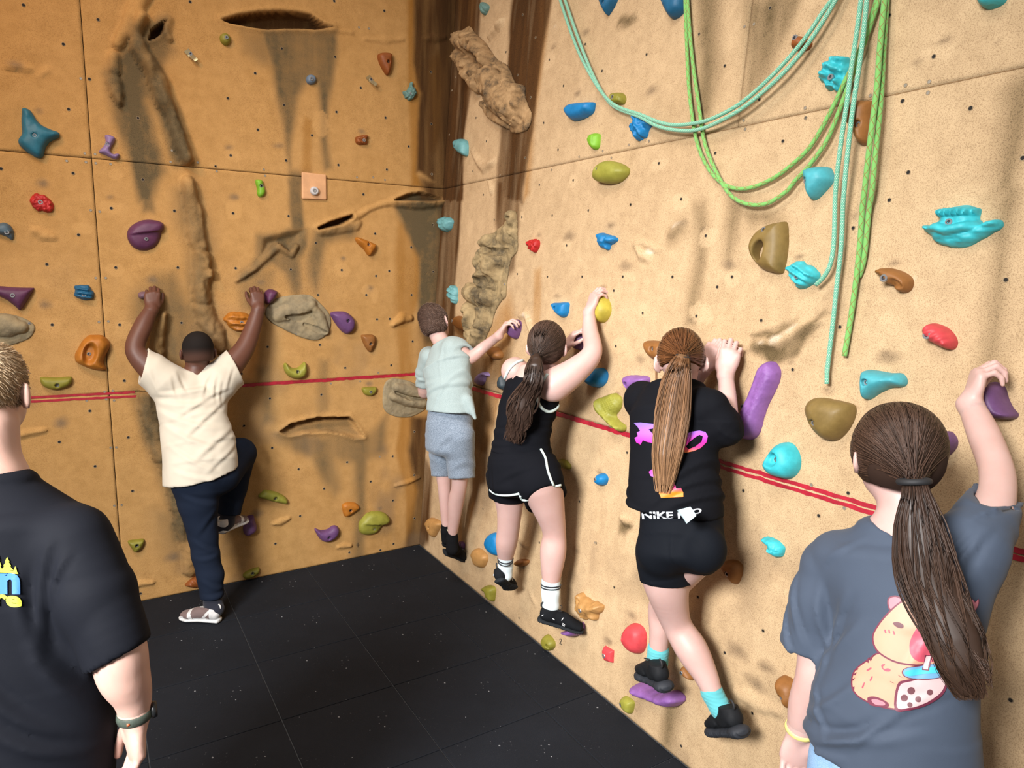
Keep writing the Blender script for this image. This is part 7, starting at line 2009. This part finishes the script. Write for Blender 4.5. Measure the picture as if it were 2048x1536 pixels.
# flyaway tips that curl off to the right
Sx = []
for i in range(70):
    k0 = rng.random(); q = [(1900 + 20 * k0, 1240 + 40 * k0), (1935 + 15 * k0, 1285 + 30 * k0), (1958 + 20 * k0, 1318 + 25 * rng.random()), (1972 + 10 * rng.random(), 1345 + 20 * rng.random()), (1975 + 12 * rng.random(), 1330 + 50 * rng.random())]
    Sx.append(catmull([Pt(x, y, .66 - .02 * rng.random()) for x, y in q], 5))
strands('flyaway_hair', Sx, .0010, M_HK, root)
ring('hair_tie', Pt(1828, 963, .632), fr.D(1828, 945, 1832, 985, .64), .026, .0065, M_BLACKL, root)
T = Group(.05)
T.loft([fr.st(1812, 1062, .50, 92, .078), fr.st(1812, 1120, .50, 158, .112), fr.st(1818, 1240, .51, 128, .120), fr.st(1806, 1330, .52, 132, .125), fr.st(1782, 1430, .53, 152, .135), fr.st(1776, 1500, .53, 158, .138), fr.st(1776, 1560, .53, 160, .138)], AX, AN)
hp_ = Pt(1776, 1516, .53); T.hole(hp_, unit(-fr.b - .06 * fr.a), .03, .006, .4)
T.ell(Pt(1815, 1046, .50), (.072, .07, .052), None, .012, sub=True)
S1 = Group(.03).chain([J(1930, 1110, .47, 66), J(1965, 1050, .41, 54), J(1994, 980, .33, 44)]).cover(smooth_j(aR)[:20], .012, .001).hole(Pt(1984, 992, .345), fr.D(1955, 1075, 1990, 975, .38), .03, .006, .14)
S2 = Group(.03).chain([J(1685, 1125, .52, 64), J(1650, 1200, .525, 62), J(1622, 1290, .53, 60)]).cover(smooth_j(aL)[:18], .012, .001).hole(Pt(1620, 1296, .53), unit(fr.D(1655, 1190, 1620, 1300, .53) + .15 * fr.a), .035, .006, .16)
fl = folds(fr, .5, [((1690, 1160), (1700, 1290), 8, .010), ((1700, 1300), (1790, 1220), 7, .008), ((1680, 1400), (1800, 1330), 7, .009), ((1660, 1420), (1900, 1440), 8, .010), ((1680, 1450), (1900, 1400), 7, .009), ((1650, 1445), (1780, 1475), 6, .008), ((1920, 1370), (1800, 1450), 7, .008), ((1760, 1170), (1700, 1330), 8, .008),
                    ((1970, 1060), (1935, 1180), 6, .008), ((1950, 1060), (1900, 1150), 6, .007), ((1630, 1150), (1660, 1280), 6, .008), ((1600, 1190), (1640, 1310), 6, .007), ((1925, 1240), (1880, 1330), 6, .007), ((1700, 1350), (1740, 1440), 6, .007), ((1780, 1065), (1700, 1120), 5, .004), ((1985, 1010), (1940, 1040), 5, .006)], crumple(.003, 22, 15))
ts = part('t_shirt', mesh_sdf([T, S1, S2], .0068, .035, fl), cloth_mat('slate_jersey', (.056, .074, .109), .75, 1300, spec=.25, sheen=.05), root)
Jn = Group(.03).loft([fr.st(1780, 1470, .51, 140, .115), fr.st(1780, 1520, .50, 143, .12), fr.st(1785, 1570, .49, 148, .128)], AX, AN)
jl = []
for sx in (-1, 1):
    h_ = Pt(1785, 1575, .49) + sx * .078 * AX
    jl.append(Group(.02).chain([(h_, .095), (h_ - fr.b * .14, .092)]).hole(h_ - fr.b * .11, -fr.b, .03, .006, .2))
m_, nt, b = nmat('light_denim'); f1 = noise(nt, 7, 4, .65); f2 = noise(nt, 600, 2)
c = ramp(nt, [(.3, (.13, .30, .55)), (.7, (.34, .55, .80))], f1).outputs[0]; c = mixc(nt, .35, c, ramp(nt, [(.35, (.12, .25, .5)), (.65, (.55, .7, .9))], f2).outputs[0])
nt.links.new(c, b.inputs['Base Color']); b.inputs['Roughness'].default_value = .85; bump(nt, b, f2, .4, .001)
js = part('denim_shorts', mesh_sdf([Jn] + jl, .0055, .025, folds(fr, .5, [((1735, 1480), (1738, 1560), 3, .003), ((1850, 1500), (1855, 1560), 3, .003)], crumple(.002, 40, 5))), m_, root)
# printed capybara
bv = [bvh_of(ts)]; cr = lambda *p: cpx('r', p); sm = lambda pts, n=4: catmull(pts, n, True).tolist()
ink = lambda nm, c_: plain(nm, c_, .45, .04, 20)
I_OUT, I_PEACH, I_PINK, I_RED = ink('print_maroon', (.16, .028, .055)), ink('print_peach', (.62, .33, .215)), ink('print_pink', (.62, .20, .24)), ink('print_raspberry', (.58, .085, .13))
I_CYAN, I_WHITE, I_BROWN, I_BLUE = ink('print_cyan', (.06, .48, .58)), ink('print_pale', (.60, .42, .42)), ink('print_brown', (.14, .05, .06)), ink('print_blue', (.14, .33, .52))


def grow(poly, d):
    P = A(poly); c_ = P.mean(0); v = P - c_; return (P + v / np.linalg.norm(v, axis=1)[:, None] * d).tolist()


pr = empty('shirt_print', world_loc(ts)); pr.parent = ts; pr.location = (0, 0, 0); pr.name = 'shirt_print'
bpy.data.objects.remove(pr)
body_ = sm(cr((760, 850), (820, 815), (920, 850), (1000, 880), (1100, 900), (1225, 960), (1215, 1060), (1130, 1120), (1000, 1160), (860, 1150), (740, 1110), (670, 1060), (650, 1000), (670, 920)))
head_ = sm(cr((960, 490), (1040, 465), (1130, 500), (1200, 600), (1220, 760), (1200, 860), (1100, 875), (1000, 875), (900, 850), (810, 790), (785, 710), (815, 640), (880, 560)))
ear_ = sm(cr((880, 470), (920, 455), (960, 475), (955, 505), (915, 535), (885, 525)))
layers = [(I_OUT, [grow(body_, 3.4), grow(ear_, 3.2)], .0012), (I_PEACH, [body_], .0020), (I_PINK, [ear_], .0020),
          (I_OUT, [sm(cr((930, 1010), (1000, 975), (1225, 940), (1230, 1050), (1130, 1130), (1000, 1170), (915, 1165)))], .0026), (I_WHITE, [sm(cr((945, 1020), (1010, 988), (1215, 955), (1215, 1040), (1120, 1115), (1000, 1155), (930, 1150)))], .0032),
          (I_BROWN, [sm([(x + 24 * math.cos(t), y + 22 * math.sin(t)) for t in np.arange(8) * .785], 2) for x, y in ()], .004),
          (I_OUT, [grow(head_, 3.6)], .0032), (I_PEACH, [head_], .0040),
          (I_RED, [sm(cr((1075, 635), (1150, 640), (1215, 720), (1205, 850), (1080, 862), (1025, 830), (1008, 760), (1030, 690)))], .0048),
          (I_BROWN, [sm(cr((905, 620), (935, 612), (970, 630), (965, 650), (930, 645)))], .0048),
          (I_RED, [cr((850, 660), (858, 660), (864, 680), (856, 682)), cr((876, 660), (884, 660), (888, 682), (880, 684)), cr((904, 668), (912, 668), (918, 690), (910, 692))], .0048),
          (I_RED, [sm(cr((740, 915), (765, 900), (768, 908), (745, 922))), sm(cr((758, 980), (772, 955), (777, 960), (765, 985))), sm(cr((708, 1025), (722, 995), (726, 1000), (716, 1028))), sm(cr((832, 885), (850, 878), (852, 885), (840, 895), (850, 910), (870, 905), (888, 912), (882, 924), (855, 922), (836, 905)))], .0028),
          (I_OUT, [grow(sm(cr((980, 910), (1100, 885), (1220, 880), (1225, 950), (1090, 970), (985, 955))), 2.6)], .0040), (I_BLUE, [sm(cr((980, 910), (1100, 885), (1220, 880), (1225, 950), (1090, 970), (985, 955)))], .0047), (I_CYAN, [sm(cr((985, 925), (1060, 905), (1210, 895), (1215, 925), (1090, 940), (1000, 950)))], .0054),
          (I_OUT, [cr((1098, 815), (1150, 820), (1130, 920), (1085, 915))], .0060), (I_WHITE, [cr((1106, 822), (1142, 826), (1124, 912), (1094, 908))], .0067),
          (I_OUT, [sm(cr((745, 1090), (800, 1085), (870, 1120), (870, 1150), (790, 1145), (755, 1130)))], .0030), (I_PINK, [sm(cr((770, 1105), (800, 1100), (850, 1120), (850, 1138), (795, 1134)))], .0037),
          (I_BROWN, [[(x + rx * math.cos(t), y + rx * math.sin(t)) for t in np.arange(14) * .4488] for (x, y), rx in zip(cr((1018, 1045), (975, 1092), (1062, 1100), (1135, 1055), (1010, 1135)), (7.5, 7.2, 6, 6, 5))], .0040),
          (I_PINK, [sm(cr((1390, 495), (1405, 470), (1420, 490), (1440, 470), (1438, 505), (1412, 545)), 3)], .0016), (I_OUT, [grow(sm(cr((1390, 495), (1405, 470), (1420, 490), (1440, 470), (1438, 505), (1412, 545)), 3), 2)], .0010),
          (I_OUT, [cr((755, 850), (790, 815), (765, 860)), cr((735, 862), (755, 832), (752, 872)), cr((680, 920), (665, 912), (690, 905)), cr((668, 950), (650, 945), (680, 930)), cr((655, 985), (640, 985), (668, 965)), cr((660, 1040), (640, 1030), (662, 1020)), cr((885, 985), (915, 1000), (890, 992)), cr((935, 945), (975, 970), (940, 952))], .0030)]
for mt_, pl, lf in layers:
    for q_ in pl: print_on('shirt_print', [q_], mt_, ts, bv, 4.5, lf)
ring('wristband', aL[4][0] + fr.b * .005, unit(aL[3][0] - aL[4][0]), aL[4][1] * 1.12, .0035, plain('yellow_silicone', (.80, .70, .22), .45), root, width=2.0)
mt = dict(upper=[cloth_mat('black_canvas_upper', (.012, .012, .013), .8)], sole=M_SOCKW, lace=M_WHITEL)
for sx in (-1, 1):
    h_ = Pt(1785, 1560, .49) + sx * .085 * AX; shoe(root, A([h_[0] - .05, h_[1] - .03, .002]), A([h_[0] + .14, h_[1] + .12, .002]), (0, 0, 1), .235, 'plain', mt, 'trainer')

# ============ the man at the left edge
fr = Fr('C'); J, Pt = fr.J, fr.P
D0 = 1.55
root = tag(empty('person', A([-2.08, -2.40, 0])), 'person with fair shaved hair in black printed T-shirt standing at the left edge, watching', 'person')
fwd = unit(A([CF[0] - .16, CF[1], 0])); up_ = A([0, 0, 1.]); rt = np.cross(fwd, up_)
hc = Pt(-30, 782, D0 + .02)
G = Group(.035)
G.loft([fr.st(-32, 955, D0, 78, .07, .95), fr.st(-30, 1040, D0, 215, .12, .95), fr.st(-30, 1200, D0, 218, .125, .93), fr.st(-26, 1400, D0, 222, .13, .92), (Pt(-26, 1560, D0 + .02), .20, .13), (Pt(-26, 1650, D0 + .04), .19, .13)], rt, fwd)
G.cone(*J(-30, 960, D0, 60), *J(-28, 850, D0, 56), .05)
head(G, hc, fwd, unit(up_ + .04 * fwd), 1.06)
aR = [J(150, 1085, D0 - .01, 58), J(228, 1270, D0 - .03, 52), J(246, 1345, D0 - .02, 48), J(264, 1390, D0, 36), J(270, 1432, D0 + .01, 27)]
aL = [J(-230, 1080, D0, 62), J(-285, 1270, D0, 52), J(-300, 1400, D0, 40), J(-310, 1500, D0, 28)]
G.chain(smooth_j(aR), .001); G.chain(smooth_j(aL), .001)
for sx in (-1, 1):
    h_ = A([*(Pt(-26, 1650, D0 + .04))[:2], .86]) + sx * .095 * rt
    G.chain(smooth_j([(h_, .10), (A([h_[0], h_[1], .48]), .062), (A([h_[0], h_[1], .28]), .058), (A([h_[0], h_[1], .09]), .04)]), .01)
hands = [hand(aR[4][0], unit(-up_ * .97 + rt * .02 - fwd * .12), unit(fwd * .55 + rt * .8), True, .185, ((22, 32, 18), (24, 34, 20), (26, 36, 20), (28, 38, 20)), (.75, .62, .15), aR[4][1], smooth_j(aR)[-4]),
         hand(aL[3][0], unit(-up_), unit(-rt * .9 + fwd * .3), False, .185, ((22, 32, 18),) * 4, (.75, .6, .2), aL[3][1], smooth_j(aL)[-4])]
body_mesh(G, hands, M_SKIN2, root, .009); eyes(root, hc, fwd, up_, 1.06)
M_HF = hair_mat('fair_hair', (.40, .27, .15), (.72, .56, .38), .4, .4)
ax = A([rt, fwd, up_]); hcc = hc + .023 * up_ - .008 * fwd; hr = (.0825, .1025, .0955)
cuts = [(hc + .05 * fwd + .05 * up_, unit(fwd * .85 - up_ * .3)), (hc - .078 * up_ - .03 * fwd, -up_)]
g = Group(.01).ell(hcc, hr, ax)
for c_ in cuts: g.cut(*c_)
V, F = mesh_sdf(g, .005); me = mesh_np('hair', V, F); cap_attr(me, .25, .1); ho = link('hair', me, cap_of(M_HF), root)
short_hair('hair_strands', (V, F), 4200, M_HF, ho, (.010, .020), hc + .1 * up_ - .04 * fwd, .78, .0009)
T = Group(.05)
T.loft([fr.st(-32, 965, D0, 98, .085), fr.st(-30, 1050, D0, 212, .135), fr.st(-30, 1200, D0, 212, .140), fr.st(-28, 1370, D0, 232, .145), fr.st(-26, 1470, D0, 238, .148), fr.st(-26, 1560, D0, 236, .15), fr.st(-26, 1640, D0, 230, .15)], rt, fwd)
T.hole(Pt(-26, 1600, D0), -up_, .03, .007, .5)
T.ell(Pt(-30, 936, D0 + .03), (.085, .085, .055), None, .012, sub=True)
S1 = Group(.04).chain([J(128, 1082, D0, 66), J(190, 1190, D0 - .02, 66), J(236, 1320, D0 - .03, 62)]).cover(smooth_j(aR)[:18], .012, .001).hole(Pt(236, 1312, D0 - .03), unit(fr.D(195, 1180, 232, 1310, D0) + .22 * rt), .035, .007, .16)
S2 = Group(.04).chain([J(-200, 1075, D0, 76), J(-262, 1190, D0, 68), J(-300, 1320, D0, 62)]).cover(smooth_j(aL)[:14], .012, .001).hole(Pt(-292, 1300, D0), fr.D(-255, 1180, -292, 1310, D0), .035, .007, .16)
fl = folds(fr, D0, [((150, 1060), (130, 1280), 8, .010), ((100, 1110), (120, 1250), 8, .008), ((120, 1250), (200, 1400), 9, .010), ((20, 1260), (150, 1420), 9, .009), ((60, 1380), (190, 1480), 9, .009), ((10, 1330), (80, 1480), 9, .008), ((185, 1080), (145, 1180), 6, .007)], crumple(.0035, 18, 19))
ts = part('t_shirt', mesh_sdf([T, S1, S2], .0072, .035, fl), cloth_mat('black_wicking_jersey', (.0055, .0065, .0105), .78, 1200, spec=.14, sheen=0), root)
bv = [bvh_of(ts)]; cs = lambda *p: cpx('s', p)
I_YEL, I_BLU = ink('print_lemon', (.62, .70, .06)), ink('print_royal_blue', (.055, .20, .70))
tree = lambda x, y, h, w: [(x, y - h), (x + w * .35, y - h * .66), (x + w * .2, y - h * .66), (x + w * .62, y - h * .33), (x + w * .4, y - h * .33), (x + w, y), (x - w, y), (x - w * .4, y - h * .33), (x - w * .62, y - h * .33), (x - w * .2, y - h * .66), (x - w * .35, y - h * .66)]
for pl_ in [tree(cs((45, 310))[0][0], cs((0, 312))[0][1], 27, 13), tree(cs((95, 330))[0][0], cs((0, 332))[0][1], 15, 6), tree(cs((-10, 320))[0][0], cs((0, 318))[0][1], 34, 10), cs((-60, 300), (20, 308), (70, 315), (108, 322), (108, 334), (40, 326), (-60, 322))]: print_on('shirt_print', [pl_], I_YEL, ts, bv, 3, .002)
print_on('shirt_print', font_polys('an', (cs((-125, 326))[0], cs((122, 330))[0], cs((124, 462))[0], cs((-125, 458))[0]), .045), I_BLU, ts, bv, 3, .002)
print_on('shirt_print', font_polys('re', (cs((-35, 452))[0], cs((132, 474))[0], cs((134, 542))[0], cs((-35, 532))[0]), .04), I_YEL, ts, bv, 3, .002)
Tr = Group(.03).loft([(Pt(-26, 1560, D0 + .02), .20, .135), (Pt(-26, 1680, D0 + .04), .195, .14)], rt, fwd)
legs_ = []
for sx in (-1, 1):
    h_ = A([*(Pt(-26, 1650, D0 + .04))[:2], .86]) + sx * .095 * rt
    legs_.append(Group(.02).chain([(h_, .115), (A([h_[0], h_[1], .48]), .085), (A([h_[0], h_[1], .10]), .075)]).hole(A([h_[0], h_[1], .06]), -up_, .03, .006, .2))
    mt = dict(upper=[M_BLK], sole=M_BLACKL, lace=M_BLACKL); q_ = A([h_[0], h_[1], .002]) - fwd * .07
    shoe(root, q_, q_ + fwd * .2, up_, .28, 'plain', mt, 'trainer')
part('trousers', mesh_sdf([Tr] + legs_, .009, .03), cloth_mat('charcoal_twill', (.03, .032, .036), .85), root)
# watch on a green strap
wc = aR[4][0] + unit(aR[3][0] - aR[4][0]) * .004; wa = unit(aR[3][0] - aR[4][0])
wt = ring('watch_strap', wc, wa, aR[4][1] * 1.10, .0045, plain('olive_green_strap', (.045, .060, .045), .7, .3, 60), root, width=2.6)
dv = unit(rt * .95 + fwd * .3 - wa * (rt @ wa)); dv = unit(dv - wa * (dv @ wa)); pc = wc + dv * (aR[4][1] * 1.10 + .005)
Rm = Matrix((np.cross(wa, dv), wa, dv)).transposed().to_4x4()
for nm, r1, r2, d1, d2, mm_ in (('watch_case', .019, .017, -.004, .006, plain('black_watch_case', (.012, .013, .014), .35)), ('watch_button', .0035, .003, -.002, .004, plain('orange_accent', (.55, .10, .03), .5))):
    bm = bmesh.new(); bmesh.ops.create_cone(bm, cap_ends=True, segments=24, radius1=r1, radius2=r2, depth=d2 - d1)
    off = Vector(pc) + Vector(dv) * (d1 + d2) / 2 if nm == 'watch_case' else Vector(wc - fwd * aR[4][1] * 1.2)
    bm.transform(Matrix.Translation(off) @ Rm); bm_obj(nm, bm, mm_, wt, True)
